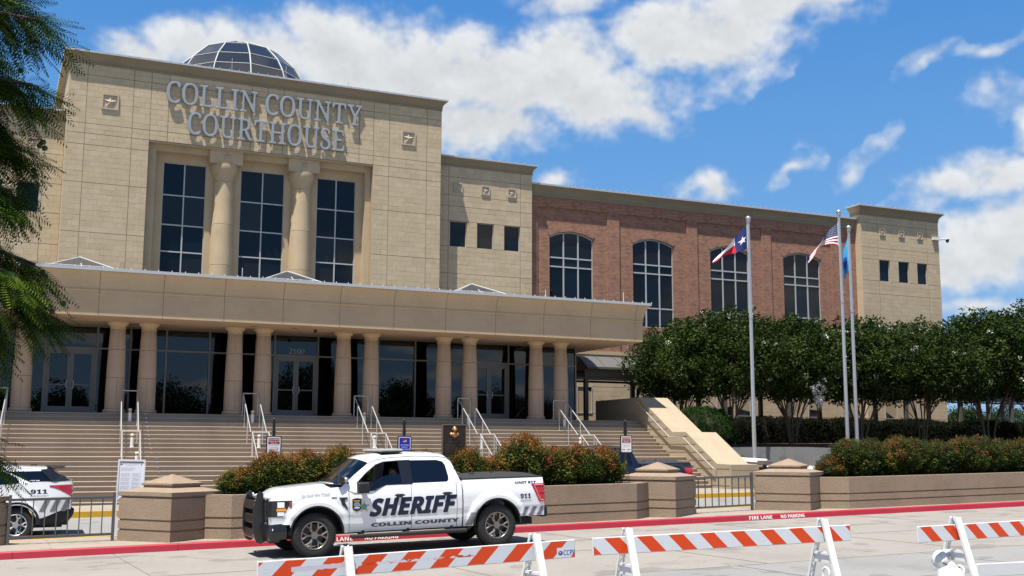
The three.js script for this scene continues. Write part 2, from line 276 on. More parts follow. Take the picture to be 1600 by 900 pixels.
{ // stencilled lettering on the kerb face
  const font = await new FontLoader().loadAsync('fonts/droid/droid_sans_bold.typeface.json');
  const word = (s, x, h, w) => { const g = new TextGeometry(s, { font, size: h, depth: 0.003, curveSegments: 3 }); g.computeBoundingBox(); const b = g.boundingBox; g.translate(-b.min.x, 0, 0); g.scale(w / (b.max.x - b.min.x), 1, 1); g.rotateX(-0.174); g.rotateZ(0.02); g.translate(x, gy(x) + 0.022, -23.898); return g; };
  const mk = (x) => [word('FIRE LANE', x, 0.085, 0.71), word('NO PARKING', x + 0.98, 0.085, 0.75)];
  const paint = std([0.80, 0.74, 0.74], { roughness: 0.7 });
  struct('kerb_lettering', [mk(17.48), mk(6.46), mk(29.5)], paint);
}

// ---------------------------------------------------------------- courthouse
const ZB = -50.2, ZS = -51.1, ZW = -51.4, ZT = -50.9, ZG = -43.6, FL = 3.345, XC = 10.62;
const courthouse = thing('courthouse', 'large tan limestone and red brick courthouse with glass dome and columned entrance', 'courthouse', [0, 0, 0]);
const P = (name, geos, mat, parent = courthouse, label) => { const m = mesh(name, geos, mat, parent); if (label) m.userData.label = label; return m; };
const stuff = o => { o.userData.kind = 'stuff'; return o; };

// coursed stone blocks: each a little proud of the mortar behind
const blockGeo = (() => { const g = new RoundedBoxGeometry(0.462, 0.2275, 0.06, 1, 0.008); return boxUV(prep(g)); })();
function ashlar(wall, panels, z, singles = 0, bl = 0.47, ch = 0.235) {
  const rest = M.block.map(() => []), seams = []; let made = 0;
  for (const [x0, x1, y0, y1] of panels) {
    seams.push(B(x1 - 0.009, x1 + 0.009, y0 - 0.009, y1 + 0.009, z - 0.02, z - 0.006), B(x0 - 0.009, x1 - 0.009, y0 - 0.009, y0 + 0.009, z - 0.02, z - 0.0065));
    const rows = Math.max(1, Math.round((y1 - y0) / ch)), h = (y1 - y0 - 0.016) / rows;
    for (let r = 0; r < rows; r++) {
      const yb = y1 - 0.008 - (r + 1) * h; let x = x0 + 0.008, first = true;
      while (x < x1 - 0.012) {
        let w = bl * rr(0.72, 1.28); if (first) { w = (r % 2 ? bl * 0.55 : bl) * rr(0.9, 1.1); first = false; }
        if (x + w > x1 - 0.16) w = x1 - 0.008 - x;
        const t = Math.floor(R() * R() * 5), pr = rr(-0.002, 0.002);
        if (made < singles) {
          const m = new THREE.Mesh(blockGeo, M.block[t]); m.name = 'stone_block'; m.scale.set((w - 0.005) / 0.462, (h - 0.005) / 0.2275, 1); m.position.set(x + w / 2, yb + h / 2, z - 0.03 + pr); m.castShadow = m.receiveShadow = true; wall.add(m); made++;
        } else rest[t].push(B(x + 0.0025, x + w - 0.0025, yb + 0.0025, yb + h - 0.0025, z - 0.06, z + pr));
        x += w;
      }
    }
  }
  stuff(mesh('panel_joints', seams, M.sealant, wall)); rest.forEach((l, i) => { if (l.length) stuff(mesh('stone_blocks', l, M.block[i], wall)); });
}
const gridPanels = (xs, ys, skip) => { const o = []; for (let i = 0; i + 1 < xs.length; i++) for (let j = 0; j + 1 < ys.length; j++) if (!skip || !skip((xs[i] + xs[i + 1]) / 2, (ys[j] + ys[j + 1]) / 2)) o.push([xs[i], xs[i + 1], ys[j], ys[j + 1]]); return o; };

function ring(path, profile) { // moulding swept along a path of [x, z, outward x, outward z] with profile points [out, y]
  const pos = [];
  for (let i = 0; i + 1 < path.length; i++) for (let j = 0; j + 1 < profile.length; j++) {
    const q = (k, l) => { const [x, z, ox, oz] = path[k], [o, y] = profile[l]; return [x + ox * o, y, z + oz * o]; };
    const a = q(i, j), b = q(i + 1, j), c = q(i + 1, j + 1), d = q(i, j + 1); pos.push(...a, ...b, ...c, ...a, ...c, ...d);
  }
  const g = new THREE.BufferGeometry(); g.setAttribute('position', new THREE.Float32BufferAttribute(pos, 3)); g.computeVertexNormals(); return g;
}
const around = (x0, x1, zf, zb) => [[x0, zb, -1, 0], [x0, zf, -1, 1], [x1, zf, 1, 1], [x1, zb, 1, 0]];
function cornice(path, y0, h, p, mat, parent, label) {
  const s = h / 0.5, c = part('cornice', parent, label);
  P('moulding', ring(path, [[-0.02, y0 - 0.03 * s], [0.035, y0 - 0.03 * s], [0.035, y0 + 0.03 * s], [0.015, y0 + 0.035 * s], [0.015, y0 + 0.07 * s], [0.045, y0 + 0.075 * s], [0.05, y0 + 0.13 * s], [0.035, y0 + 0.135 * s], [0.04, y0 + 0.16 * s], [p * 0.32, y0 + 0.24 * s], [p * 0.6, y0 + 0.32 * s], [p * 0.9, y0 + 0.385 * s], [p, y0 + 0.40 * s], [p, y0 + 0.425 * s], [-0.3, y0 + 0.44 * s]]), mat, c);
  P('metal_edge', ring(path, [[p - 0.01, y0 + 0.426 * s], [p + 0.025, y0 + 0.42 * s], [p + 0.025, y0 + 0.5 * s], [-0.35, y0 + 0.52 * s]]), M.drip, c);
  const bulbs = [];
  for (let i = 0; i + 1 < path.length; i++) { const [x0, z0, a0, b0] = path[i], [x1, z1, a1, b1] = path[i + 1], L = Math.hypot(x1 - x0, z1 - z0), n = Math.floor(Math.min(L, 30) / 0.42);
    for (let k = 0; k < n; k++) { const t = k * 0.42 / L, o = p + 0.03; bulbs.push(cyl(0.014, 0.010, 0.05, lerp(x0 + a0 * o, x1 + a1 * o, t), y0 + 0.5 * s, lerp(z0 + b0 * o, z1 + b1 * o, t), 5)); } }
  stuff(P('roof_lights', bulbs, M.plasticWhite, c));
  return c;
}
function medallion(parent, cx, cy, z, s, mat = M.star) {
  const m = part('star_medallion', parent), b = s * 0.09;
  P('surround', [B(cx - s / 2, cx + s / 2, cy + s / 2 - b, cy + s / 2, z, z + 0.05), B(cx - s / 2, cx + s / 2, cy - s / 2, cy - s / 2 + b, z, z + 0.05), B(cx - s / 2, cx - s / 2 + b, cy - s / 2 + b, cy + s / 2 - b, z, z + 0.05), B(cx + s / 2 - b, cx + s / 2, cy - s / 2 + b, cy + s / 2 - b, z, z + 0.05), B(cx - s / 2 + b, cx + s / 2 - b, cy - s / 2 + b, cy + s / 2 - b, z - 0.05, z + 0.004)], mat, m);
  P('star', starRelief(s * 0.44, s * 0.13, cx, cy - s * 0.02, z + 0.004), mat, m);
}
function pane(x0, x1, y0, y1, z, mat, parent, tilt = 0.011) {
  const g = new THREE.BoxGeometry(x1 - x0, y1 - y0, 0.012); const m = new THREE.Mesh(boxUV(prep(g)), mat === M.glassDark || mat === M.glassDark2 ? M.glassPane[Math.floor(R() * 4)] : mat); m.name = 'pane'; m.position.set((x0 + x1) / 2, (y0 + y1) / 2, z); m.rotation.set(rr(-tilt, tilt), rr(-tilt, tilt), 0); m.castShadow = m.receiveShadow = true; parent.add(m); return m;
}
function windowGrid(parent, xs, ys, z, fw, mat, glass, name = 'window', label) { // xs, ys: edges of the panes
  const w = part(name, parent, label), x0 = xs[0], x1 = xs[xs.length - 1], y0 = ys[0], y1 = ys[ys.length - 1], bars = [];
  xs.forEach((x, i) => bars.push(B(x - (i ? fw / 2 : 0), x + (i < xs.length - 1 ? fw / 2 : 0), y0, y1, z - 0.05, z + 0.055)));
  ys.forEach((y, j) => { for (let i = 0; i + 1 < xs.length; i++) bars.push(B(xs[i] + fw / 2, xs[i + 1] - fw / 2, y - (j ? fw / 2 : 0), y + (j < ys.length - 1 ? fw / 2 : 0), z - 0.05, z + 0.05)); });
  P('frame', bars, mat, w);
  for (let i = 0; i + 1 < xs.length; i++) for (let j = 0; j + 1 < ys.length; j++) pane(xs[i] + fw * 0.3, xs[i + 1] - fw * 0.3, ys[j] + fw * 0.3, ys[j + 1] - fw * 0.3, z, glass, w);
  return w;
}

{ // central block
  const wall = part('central_block', courthouse, 'tall limestone central block carrying the courthouse name');
  const zj = ZB - 0.012;
  P('wall', [B(2.09, 5.45, 3, 18.6, -74, zj), B(15.65, 19.06, 3, 18.6, -74, zj), B(5.45, 15.65, 15.47, 18.6, -74, zj), B(5.45, 15.65, 3, 15.47, -74, -51.4)], M.joint, wall);
  const ys = [7.9, 9.05, 11.18, 13.32, 14.97, 15.46, 15.9, 18.05, 18.53];
  ashlar(wall, [...gridPanels([5.46, 6.22, 9.84, 10.57, 11.31, 14.94, 15.64], [15.46, 15.9, 18.05, 18.53]), ...gridPanels([2.08, 2.82, 4.73, 5.46], ys), ...gridPanels([15.64, 16.42, 18.33, 19.07], ys)], ZB, 300);
  P('return_wall', [B(2.075, 2.092, 3, 18.55, -74, ZB - 0.01), B(19.058, 19.075, 3, 18.55, -74, ZB - 0.01)], M.block[0], wall);
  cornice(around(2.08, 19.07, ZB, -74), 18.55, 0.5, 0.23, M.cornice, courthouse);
  P('roof', B(2.2, 18.9, 18.4, 18.5, -73, ZB - 0.4), M.greyConc, wall);
  medallion(courthouse, 3.78, 16.95, ZB + 0.004, 0.70); medallion(courthouse, 17.38, 16.95, ZB + 0.004, 0.70);
  // stepped surround of the recessed window bay
  const bay = part('window_bay', courthouse);
  P('surround', [B(5.46, 5.83, 3, 15.13, -51.3, -50.55), B(15.38, 15.64, 3, 15.13, -51.3, -50.55), B(5.46, 15.64, 15.13, 15.462, -51.3, -50.55), B(5.46, 15.64, 15.40, 15.464, -50.56, -50.22)], M.cast, bay);
  P('inner_surround', [B(5.83, 6.22, 3, 15.13, -51.3, -50.95), B(8.08, 9.63, 3, 14.74, -51.3, -50.95), B(11.63, 13.18, 3, 14.74, -51.3, -50.95), B(15.04, 15.38, 3, 15.13, -51.3, -50.95), B(6.22, 15.04, 14.74, 15.13, -51.3, -50.95), B(6.22, 15.04, 3, 8.7, -51.3, -50.96)], M.cast, bay);
  for (const [a, b, c] of [[6.22, 7.14, 8.08], [9.63, 10.63, 11.63], [13.18, 14.10, 15.04]]) windowGrid(courthouse, [a, b, c], [8.7, 9.45, 10.74, 11.94, 13.28, 14.74], -51.06, 0.055, M.whiteFrame, M.glassDark, 'window', 'tall two pane wide window of the recessed bay');
  for (const cx of [8.85, 12.40]) {
    const col = part('column', courthouse, 'tall round stone column between the bay windows'), cz = -50.86;
    const drums = [[7.9, 0.51, 10.21, 0.50], [10.22, 0.50, 12.05, 0.475], [12.06, 0.475, 14.02, 0.43]];
    for (const [y0, r0, y1, r1] of drums) P('drum', lathe([[0, y0], [r0 - 0.008, y0], [r0, y0 + 0.01], [r1, y1 - 0.01], [r1 - 0.008, y1], [0, y1]], cx, 0, cz, 40), M.cast, col);
    P('capital', lathe([[0.41, 14.02], [0.46, 14.04], [0.47, 14.09], [0.45, 14.13], [0.455, 14.17], [0.455, 14.26], [0.47, 14.30], [0.525, 14.37], [0.575, 14.47], [0.605, 14.58], [0.615, 14.69], [0.61, 14.795], [0, 14.795]], cx, 0, cz, 40), M.cast, col);
    P('block', B(cx - 0.73, cx + 0.73, 14.80, 15.455, -51.3, -50.36), M.cast, col);
    P('star', starRelief(0.22, 0.10, cx, 15.13, -50.36), M.star, col);
  }
  // name in raised metal letters
  const serif = await new FontLoader().loadAsync('fonts/droid/droid_serif_regular.typeface.json');
  const line = (s, x0, x1, y, h) => {
    let cur = 0; const gl = [];
    for (const ch of s) { if (ch === ' ') { cur += h * 0.52; continue; } const g = new TextGeometry(ch, { font: serif, size: h / 0.714, depth: 0.08, curveSegments: 6, bevelEnabled: true, bevelSize: 0.010, bevelThickness: 0.012, bevelSegments: 1 }); g.computeBoundingBox(); const b = g.boundingBox; g.translate(-b.min.x, 0, 0); gl.push([g, cur, b.max.x - b.min.x]); cur += b.max.x - b.min.x + h * 0.13; }
    const total = gl[gl.length - 1][1] + gl[gl.length - 1][2], k = (x1 - x0) / total;
    for (const [g, at] of gl) { g.scale(k, 1, 1); g.translate(x0 + at * k, y, ZB + 0.085); P('letter', g, M.letter, courthouse); }
  };
  line('COLLIN COUNTY', 6.08, 15.0, 17.23, 0.69); line('COURTHOUSE', 7.05, 14.17, 15.91, 0.70);
}
{ // glass dome
  const d = part('dome', courthouse, 'faceted glass dome on the roof'), cy = 19.36, cz = -57.4, Rd = 3.64, lat = [-25, -12, 2, 14.5, 25.5, 37.5, 56, 80].map(a => a * Math.PI / 180);
  const pt = (i, j, k = 1) => { const a = (i * 30 - 2) * Math.PI / 180, b = lat[j]; return V(XC - 0.02 + Math.sin(a) * Math.cos(b) * Rd * k, cy + Math.sin(b) * Rd * k, cz + Math.cos(a) * Math.cos(b) * Rd * k); };
  const bars = []; const domeGlass = phys([0.02, 0.024, 0.032], { roughness: 0.05, ior: 1.7 });
  for (let i = 0; i < 12; i++) for (let j = 0; j < lat.length - 1; j++) {
    const a = pt(i, j), b = pt(i + 1, j), c = pt(i + 1, j + 1), e = pt(i, j + 1);
    const g = new THREE.BufferGeometry(); g.setAttribute('position', new THREE.Float32BufferAttribute([a, b, c, a, c, e].flatMap(v => [v.x, v.y, v.z]), 3)); g.computeVertexNormals();
    P('pane', g, domeGlass, d);
    bars.push(bar(pt(i, j, 1.005), pt(i, j + 1, 1.005), 0.04, 6)); bars.push(bar(pt(i, j + 1, 1.003), pt(i + 1, j + 1, 1.003), 0.022, 6));
  }
  P('rib', bars, M.whiteFrame, d);
  P('cap', lathe([[0, 0.03], [Rd * Math.cos(lat[7]) + 0.05, 0], [Rd * Math.cos(lat[7]) + 0.05, -0.05]], XC, cy + Math.sin(lat[7]) * Rd, cz, 24), M.whiteFrame, d);
  P('drum', cyl(3.0, 3.0, 0.5, XC, 18.4, cz, 24), M.cornice, d);
  for (const [x, y] of [[9.0, 19.9], [11.5, 19.9], [14.5, 19.6]]) P('rod', bar([x, 18.5, ZB - 0.6], [x, y, ZB - 0.6], 0.012, 5), M.drip, d);
}
for (const s of [1, -1]) { // lower limestone blocks at either side
  const X = x => s > 0 ? x : 2 * 10.57 - x, rg = (a, b) => s > 0 ? [X(a), X(b)] : [X(b), X(a)];
  const wall = part('side_block', courthouse, s > 0 ? 'limestone side block right of the central block' : 'limestone side block left of the central block');
  const [xa, xb] = rg(19.07, 24.4);
  const hp = [[19.93, 20.82], [21.38, 22.28], [22.86, 23.74]].map(h => { const [a, b] = rg(...h); return [[a, 12.04], [b, 12.04], [b, 13.32], [a, 13.32]]; });
  P('wall', [move(extr([[xa + 0.02, 3], [xb - 0.02, 3], [xb - 0.02, 16.1], [xa + 0.02, 16.1]], 0.4, hp), 0, 0, ZS - 0.412), B(xa + 0.02, xb - 0.02, 3, 16.1, -73.9, ZS - 0.6)], M.joint, wall);
  P('return_wall', s > 0 ? B(24.385, 24.405, 3, 16.1, -74, ZS - 0.005) : B(xa - 0.005, xa + 0.015, 3, 16.1, -74, ZS - 0.005), M.block[1], wall);
  const holes = [[19.93, 20.82], [21.38, 22.28], [22.86, 23.74]];
  const edges = [19.07, 19.84, 19.93, 20.82, 21.38, 22.28, 22.86, 23.74, 24.4].map(X).sort((a, b) => a - b);
  const ys = [7.5, 9.2, 10.7, 12.04];
  ashlar(wall, [...gridPanels([19.07, 19.84, 23.75, 24.4].map(X).sort((a, b) => a - b), [...ys, 12.0401].slice(0, 4)), ...gridPanels(edges, [12.04, 13.32], (x) => holes.some(([a, b]) => { const [p, q] = rg(a, b); return x > p && x < q; })), ...gridPanels([19.07, 19.84, 23.75, 24.4].map(X).sort((a, b) => a - b), [13.32, 14.06, 14.61, 15.53, 16.08])], ZS, s > 0 ? 120 : 0);
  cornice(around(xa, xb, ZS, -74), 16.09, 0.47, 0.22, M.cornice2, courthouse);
  for (const h of holes) { const [a, b] = rg(...h); windowGrid(courthouse, [a, b], [12.04, 13.32], ZS - 0.16, 0.05, M.whiteFrame, M.glassDark2, 'window', 'small square window of the side block'); }
  for (const c of [20.33, 21.81, 23.26]) medallion(courthouse, X(c), 15.0, ZS + 0.004, 0.46);
}
{ // brick wing
  const wing = part('brick_wing', courthouse, 'red brick wing with four tall arched windows');
  const wins = [[25.58, 28.13], [30.54, 33.07], [35.48, 38.04], [40.45, 43.06]], zr = ZW - 0.07, spring = 13.07, rise = 0.29, yb = 8.6;
  const arc = (a, b, y, h, n = 14) => { const w = (b - a) / 2, r = (w * w + h * h) / (2 * h), cx = (a + b) / 2, cy = y + h - r, A = Math.asin(w / r); return [...Array(n + 1)].map((_, i) => { const t = A - 2 * A * i / n; return [cx + r * Math.sin(t), cy + r * Math.cos(t)]; }); };
  const holes = wins.map(([a, b]) => [[a, yb], [b, yb], ...arc(a, b, spring, rise)]);
  P('wall', move(extr([[24.4, 7.2], [45.72, 7.2], [45.72, 15.2], [24.4, 15.2]], 0.3, holes), 0, 0, zr - 0.3), M.brick, wing);
  for (const [a, b] of [[24.4, 24.86], [28.96, 29.70], [33.92, 34.62], [38.92, 39.58], [43.88, 45.72]]) P('pilaster', B(a, b, 7.2, 14.58, zr - 0.02, ZW), M.brick, wing);
  P('header', B(24.4, 45.72, 14.58, 15.16, zr - 0.02, ZW), M.brick, wing);
  for (const [a, b] of wins) P('arch', move(extr([...arc(a - 0.02, b + 0.02, spring + 0.02, rise).slice().reverse(), ...arc(a - 0.10, b + 0.10, spring + 0.21, rise + 0.015)], 0.05), 0, 0, zr - 0.02), M.brick, wing);
  P('wall_body', [B(24.42, 45.7, 3, 15.2, -74, zr - 0.9)], M.joint, wing);
  P('stone_band', B(24.4, 45.72, 7.02, 7.2, zr - 0.2, ZW + 0.06), M.cast, wing);
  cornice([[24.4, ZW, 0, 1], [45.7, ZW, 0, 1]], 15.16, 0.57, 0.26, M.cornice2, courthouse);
  for (const [a, b] of wins) {
    const w = part('window', courthouse, 'tall arched window of the brick wing'), z = zr - 0.12, f = 0.07, xs = [a, a + (b - a) / 3, a + 2 * (b - a) / 3, b], ys = [yb, 9.64, 11.51, 11.98];
    const arcY = x => { const h = rise, W = (b - a) / 2, r = (W * W + h * h) / (2 * h), cx = (a + b) / 2; return spring + h - r + Math.sqrt(Math.max(0, r * r - (x - cx) ** 2)); };
    const bars = []; for (const x of xs) bars.push(B(x - (x === a ? 0 : f / 2), x + (x === b ? 0 : f / 2), yb, arcY(clamp(x, a, b)) - 0.01, z - 0.04, z + 0.05));
    for (const y of ys) for (let i = 0; i < 3; i++) bars.push(B(xs[i] + f / 2, xs[i + 1] - f / 2, y - f / 2, y + f / 2, z - 0.04, z + 0.045));
    const top = arc(a, b, spring, rise), low = arc(a + f, b - f, spring - f * 0.75, rise); bars.push(move(extr([...top, ...low.slice().reverse()], 0.09), 0, 0, z - 0.04));
    P('frame', bars, M.whiteFrame, w);
    for (let i = 0; i < 3; i++) { for (let j = 0; j < 3; j++) pane(xs[i] + 0.02, xs[i + 1] - 0.02, ys[j] + 0.02, ys[j + 1] - 0.02, z, M.glassDark2, w);
      const n = 6, pts = [[xs[i] + 0.02, 12.0], [xs[i + 1] - 0.02, 12.0]]; for (let k = 0; k <= n; k++) { const x = lerp(xs[i + 1] - 0.02, xs[i] + 0.02, k / n); pts.push([x, arcY(x) - 0.02]); }
      P('pane', move(extr(pts, 0.012), 0, 0, z - 0.006), M.glassDark2, w); }
  }
  // limestone base with its windows
  const base = part('stone_base', courthouse, 'limestone ground floor of the brick wing');
  const lows = [[25.62, 26.55], [27.1, 27.97], [30.57, 31.55], [32.02, 33.05], [35.66, 36.68], [36.98, 37.86], [40.45, 41.35], [41.83, 42.72]];
  const xe = [24.4, ...lows.flat(), 45.7];
  P('wall', B(24.4, 45.7, 2.6, 7.02, zr - 0.9, ZW - 0.012), M.joint, base);
  ashlar(base, [...gridPanels([24.4, 28.1, 30.4, 33.2, 35.5, 38, 40.3, 43, 45.7], [2.9, 3.99]), ...gridPanels(xe, [3.99, 5.36], x => lows.some(([a, b]) => x > a && x < b)), ...gridPanels([24.4, 28.1, 30.4, 33.2, 35.5, 38, 40.3, 43, 45.7], [5.36, 7.01])], ZW, 0, 0.6);
  for (const [a, b] of lows) windowGrid(courthouse, [a, b], [3.99, 5.36], ZW - 0.02, 0.05, M.whiteFrame, M.glassDark2, 'window', 'ground floor window of the wing');
}
{ // end tower
  const t = part('end_tower', courthouse, 'limestone end tower right of the brick wing'), holes = [[47.01, 47.81], [48.48, 49.30], [49.94, 50.73]], lows = [[46.96, 47.88], [48.6, 49.45]];
  P('wall', [move(extr([[45.72, 2.4], [51.72, 2.4], [51.72, 15.95], [45.72, 15.95]], 0.4, holes.map(([a, b]) => [[a, 12.03], [b, 12.03], [b, 13.3], [a, 13.3]])), 0, 0, ZT - 0.412), B(45.72, 51.72, 2.4, 15.2, -66, ZT - 0.6)], M.joint, t);
  P('return_wall', [B(45.69, 45.725, 2.4, 15.93, ZT - 0.9, ZT - 0.005), B(51.715, 51.75, 2.4, 15.93, -65.9, ZT - 0.005)], M.block[1], t);
  const cols = [45.7, 46.95, 50.78, 51.74];
  ashlar(t, [...gridPanels([45.7, ...lows.flat(), 51.74], [3.97, 5.28], x => lows.some(([a, b]) => x > a && x < b)), ...gridPanels(cols, [2.6, 3.97]), ...gridPanels(cols, [5.28, 7.2, 9.3, 11.25, 12.03]), ...gridPanels([45.7, 46.95, ...holes.flat(), 51.74].sort((a, b) => a - b), [12.03, 13.30], x => holes.some(([a, b]) => x > a && x < b)), ...gridPanels(cols, [13.30, 14.0, 15.45, 15.93])], ZT, 0);
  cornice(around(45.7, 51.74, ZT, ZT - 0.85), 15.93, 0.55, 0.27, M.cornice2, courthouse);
  for (const [a, b] of holes) windowGrid(courthouse, [a, b], [12.03, 13.30], ZT - 0.14, 0.05, M.whiteFrame, M.glassDark2, 'window', 'small square window of the end tower');
  for (const [a, b] of lows) windowGrid(courthouse, [a, b], [3.97, 5.28], ZT - 0.02, 0.05, M.whiteFrame, M.glassDark2, 'window', 'ground floor window of the end tower');
  for (const c of [47.31, 48.78, 50.23]) medallion(courthouse, c, 14.97, ZT + 0.004, 0.42);
}
{ // entrance portico
  const zf = -40.4, x0 = -3.2, x1 = 24.4, port = part('portico', courthouse, 'wide entrance portico with a plain stone entablature');
  const pf = [[-0.12, 6.58], [0, 6.58], [0, 7.40], [0.012, 7.405], [0.035, 7.425], [0.035, 7.455], [0.012, 7.475], [0.012, 7.50], [0.03, 7.52], [0.03, 7.55], [0.045, 7.60], [0.075, 7.75], [0.13, 7.90], [0.21, 8.02], [0.25, 8.05], [0.25, 8.085], [-0.12, 8.09]];
  const js = [x0 + 0.35, 0.93, 3.03, 5.13, 7.22, 9.32, 11.43, 13.53, 15.62, 17.72, 19.82, 21.95, 24.05];
  for (let i = 0; i + 1 < js.length; i++) P('fascia_panel', [extrX(pf.map(([o, y]) => [zf + o, y]), js[i] + 0.007, js[i + 1] - 0.007)], M.cast, port);
  P('corner_panel', ring([[24.057, zf, 0, 1], [x1, zf, 1, 1], [x1, -50.3, 1, 0]], pf), M.cast, port); P('corner_panel', ring([[x0, -50.3, -1, 0], [x0, zf, -1, 1], [js[0] - 0.007, zf, 0, 1]], pf), M.cast, port);
  P('beam', B(x0 + 0.02, x1 - 0.02, 6.6, 8.04, zf - 0.4, zf - 0.03), M.joint, port);
  P('metal_edge', ring(around(x0, x1, zf, -50.3), [[0.24, 8.086], [0.285, 8.075], [0.285, 8.18], [-0.3, 8.20]]), M.drip, port);
  const bulbs = []; for (let x = x0; x < x1 + 0.3; x += 0.45) bulbs.push(cyl(0.016, 0.012, 0.05, x, 8.18, zf + 0.26, 6)); bulbs.push(bar([23.5, 8.1, zf], [23.5, 8.6, zf], 0.012, 5), bar([19.9, 8.1, zf], [19.9, 8.5, zf], 0.012, 5), bar([8.0, 8.1, zf - 1], [8.0, 8.7, zf - 1], 0.012, 5)); stuff(P('roof_lights', bulbs, M.plasticWhite, port));
  P('roof', B(x0 + 0.1, x1 - 0.1, 8.0, 8.07, -51.0, zf - 0.05), M.greyConc, port);
  // soffit boards with open joints, recessed downlights
  const sx = [x0 + 0.02, 0.93, 5.13, 9.32, 13.53, 17.72, 21.95, x1 - 0.02], sz = [zf - 0.12, -41.95, -43.5];
  for (let i = 0; i + 1 < sx.length; i++) for (let j = 0; j < 2; j++) P('soffit_panel', B(sx[i] + 0.004, sx[i + 1] - 0.004, 6.565, 6.6, sz[j + 1] + 0.004, sz[j] - 0.004), M.castPink, port);
  P('soffit_panel', B(22.97, x1 - 0.02, 6.565, 6.6, -50.2, -43.504), M.castPink, port);
  for (const x of [2.3, 8.5, 10.0, 16.9, 23.5]) P('downlight', lathe([[0.02, 6.585], [0.06, 6.58], [0.085, 6.558], [0.10, 6.566]], x, 0, x > 23 ? -44 : -41.4, 16), M.black, port);
  const colX = [-0.28, 0.82, 3.86, 4.92, 7.98, 9.04, 12.12, 13.23, 16.25, 17.37, 20.34, 21.48], cz = -42.2;
  const dr = [[3.50, 0.325, 4.575, 0.318], [4.585, 0.318, 5.575, 0.292], [5.585, 0.292, 6.29, 0.258]];
  const drumG = dr.map(([y0, r0, y1, r1], i) => boxUV(prep(lathe([[0.1, y0], [r0 - 0.006, y0], [r0, y0 + 0.008], [(r0 + r1) / 2 + 0.003, (y0 + y1) / 2], [r1, y1 - 0.008], [r1 - 0.006, y1], [0.1, y1]], 0, 0, 0, 36, i === 1 ? 0 : 0.026))));
  const capG = boxUV(prep(lathe([[0.1, 6.295], [0.262, 6.295], [0.272, 6.31], [0.272, 6.335], [0.262, 6.345], [0.265, 6.40], [0.30, 6.455], [0.355, 6.50], [0.372, 6.53], [0.372, 6.562], [0.1, 6.562]], 0, 0, 0, 36)));
  const baseG = boxUV(prep(merge([lathe([[0.1, 3.50], [0.335, 3.498], [0.365, 3.47], [0.385, 3.43], [0.385, 3.40], [0.36, 3.385], [0.395, 3.375], [0.40, 3.36], [0.40, 3.346]], 0, 0, 0, 36)])));
  for (const x of colX) {
    const c = part('column', courthouse, 'short round column of the entrance portico');
    for (const [n, g, m] of [['base', baseG, M.castPink], ['drum', drumG[0], M.castPink], ['drum', drumG[1], M.castPink], ['drum', drumG[2], M.castPink], ['capital', capG, M.cast]]) { const k = new THREE.Mesh(g, m); k.name = n; k.position.set(x, 0, cz); k.rotation.y = n === 'drum' ? -0.02 + 0.1 * rr(-1, 1) : 0; k.castShadow = k.receiveShadow = true; c.add(k); }
  }
  // lobby front of glass
  const gx = [-1.7, 0.15, 1.56, 3.30, 4.45, 5.72, 7.3, 8.5, 9.77, 11.48, 12.7, 13.95, 15.53, 16.75, 17.92, 19.70, 20.95, 22.9], tr = 5.72, top = 6.5, sill = FL + 0.07, f = 0.065;
  const gl = part('lobby_front', courthouse, 'dark glass lobby front behind the portico columns');
  const doors = [[1.56, 3.30], [9.77, 11.48], [17.92, 19.70]], isDoor = x => doors.some(([a, b]) => x > a && x < b);
  const bars = []; for (const x of gx) bars.push(B(x - f / 2, x + f / 2, FL, 6.565, ZG - 0.09, ZG + 0.06));
  for (let i = 0; i + 1 < gx.length; i++) { const a = gx[i] + f / 2, b = gx[i + 1] - f / 2; bars.push(B(a, b, tr - f / 2, tr + f / 2, ZG - 0.09, ZG + 0.055), B(a, b, top, 6.565, ZG - 0.09, ZG + 0.055)); if (!isDoor((a + b) / 2)) bars.push(B(a, b, FL, sill, ZG - 0.09, ZG + 0.055)); }
  P('frame', bars, M.aluDark, gl);
  for (let i = 0; i + 1 < gx.length; i++) { pane(gx[i] + f / 2, gx[i + 1] - f / 2, tr + f / 2, top, ZG, M.lobbyGlass, gl, 0.002); if (!isDoor((gx[i] + gx[i + 1]) / 2)) pane(gx[i] + f / 2, gx[i + 1] - f / 2, sill, tr - f / 2, ZG, M.lobbyGlass, gl, 0.003); }
  const side = part('lobby_side', courthouse, 'glass side wall of the lobby'), sz2 = [-43.7, -45.2, -46.8, -48.4, -50];
  P('frame', [...sz2.map(z => B(22.85, 22.95, FL, 6.565, z - 0.03, z + 0.03)), B(22.86, 22.94, tr - 0.03, tr + 0.03, -50, -43.7), B(22.86, 22.94, top, 6.565, -50, -43.7), B(22.86, 22.94, FL, sill, -50, -43.7)], M.aluDark, side);
  for (let i = 0; i < 4; i++) { P('pane', B(22.894, 22.906, sill, tr - 0.03, sz2[i + 1] + 0.03, sz2[i] - 0.03), M.lobbyGlass, side); P('pane', B(22.894, 22.906, tr + 0.03, top, sz2[i + 1] + 0.03, sz2[i] - 0.03), M.lobbyGlass, side); }
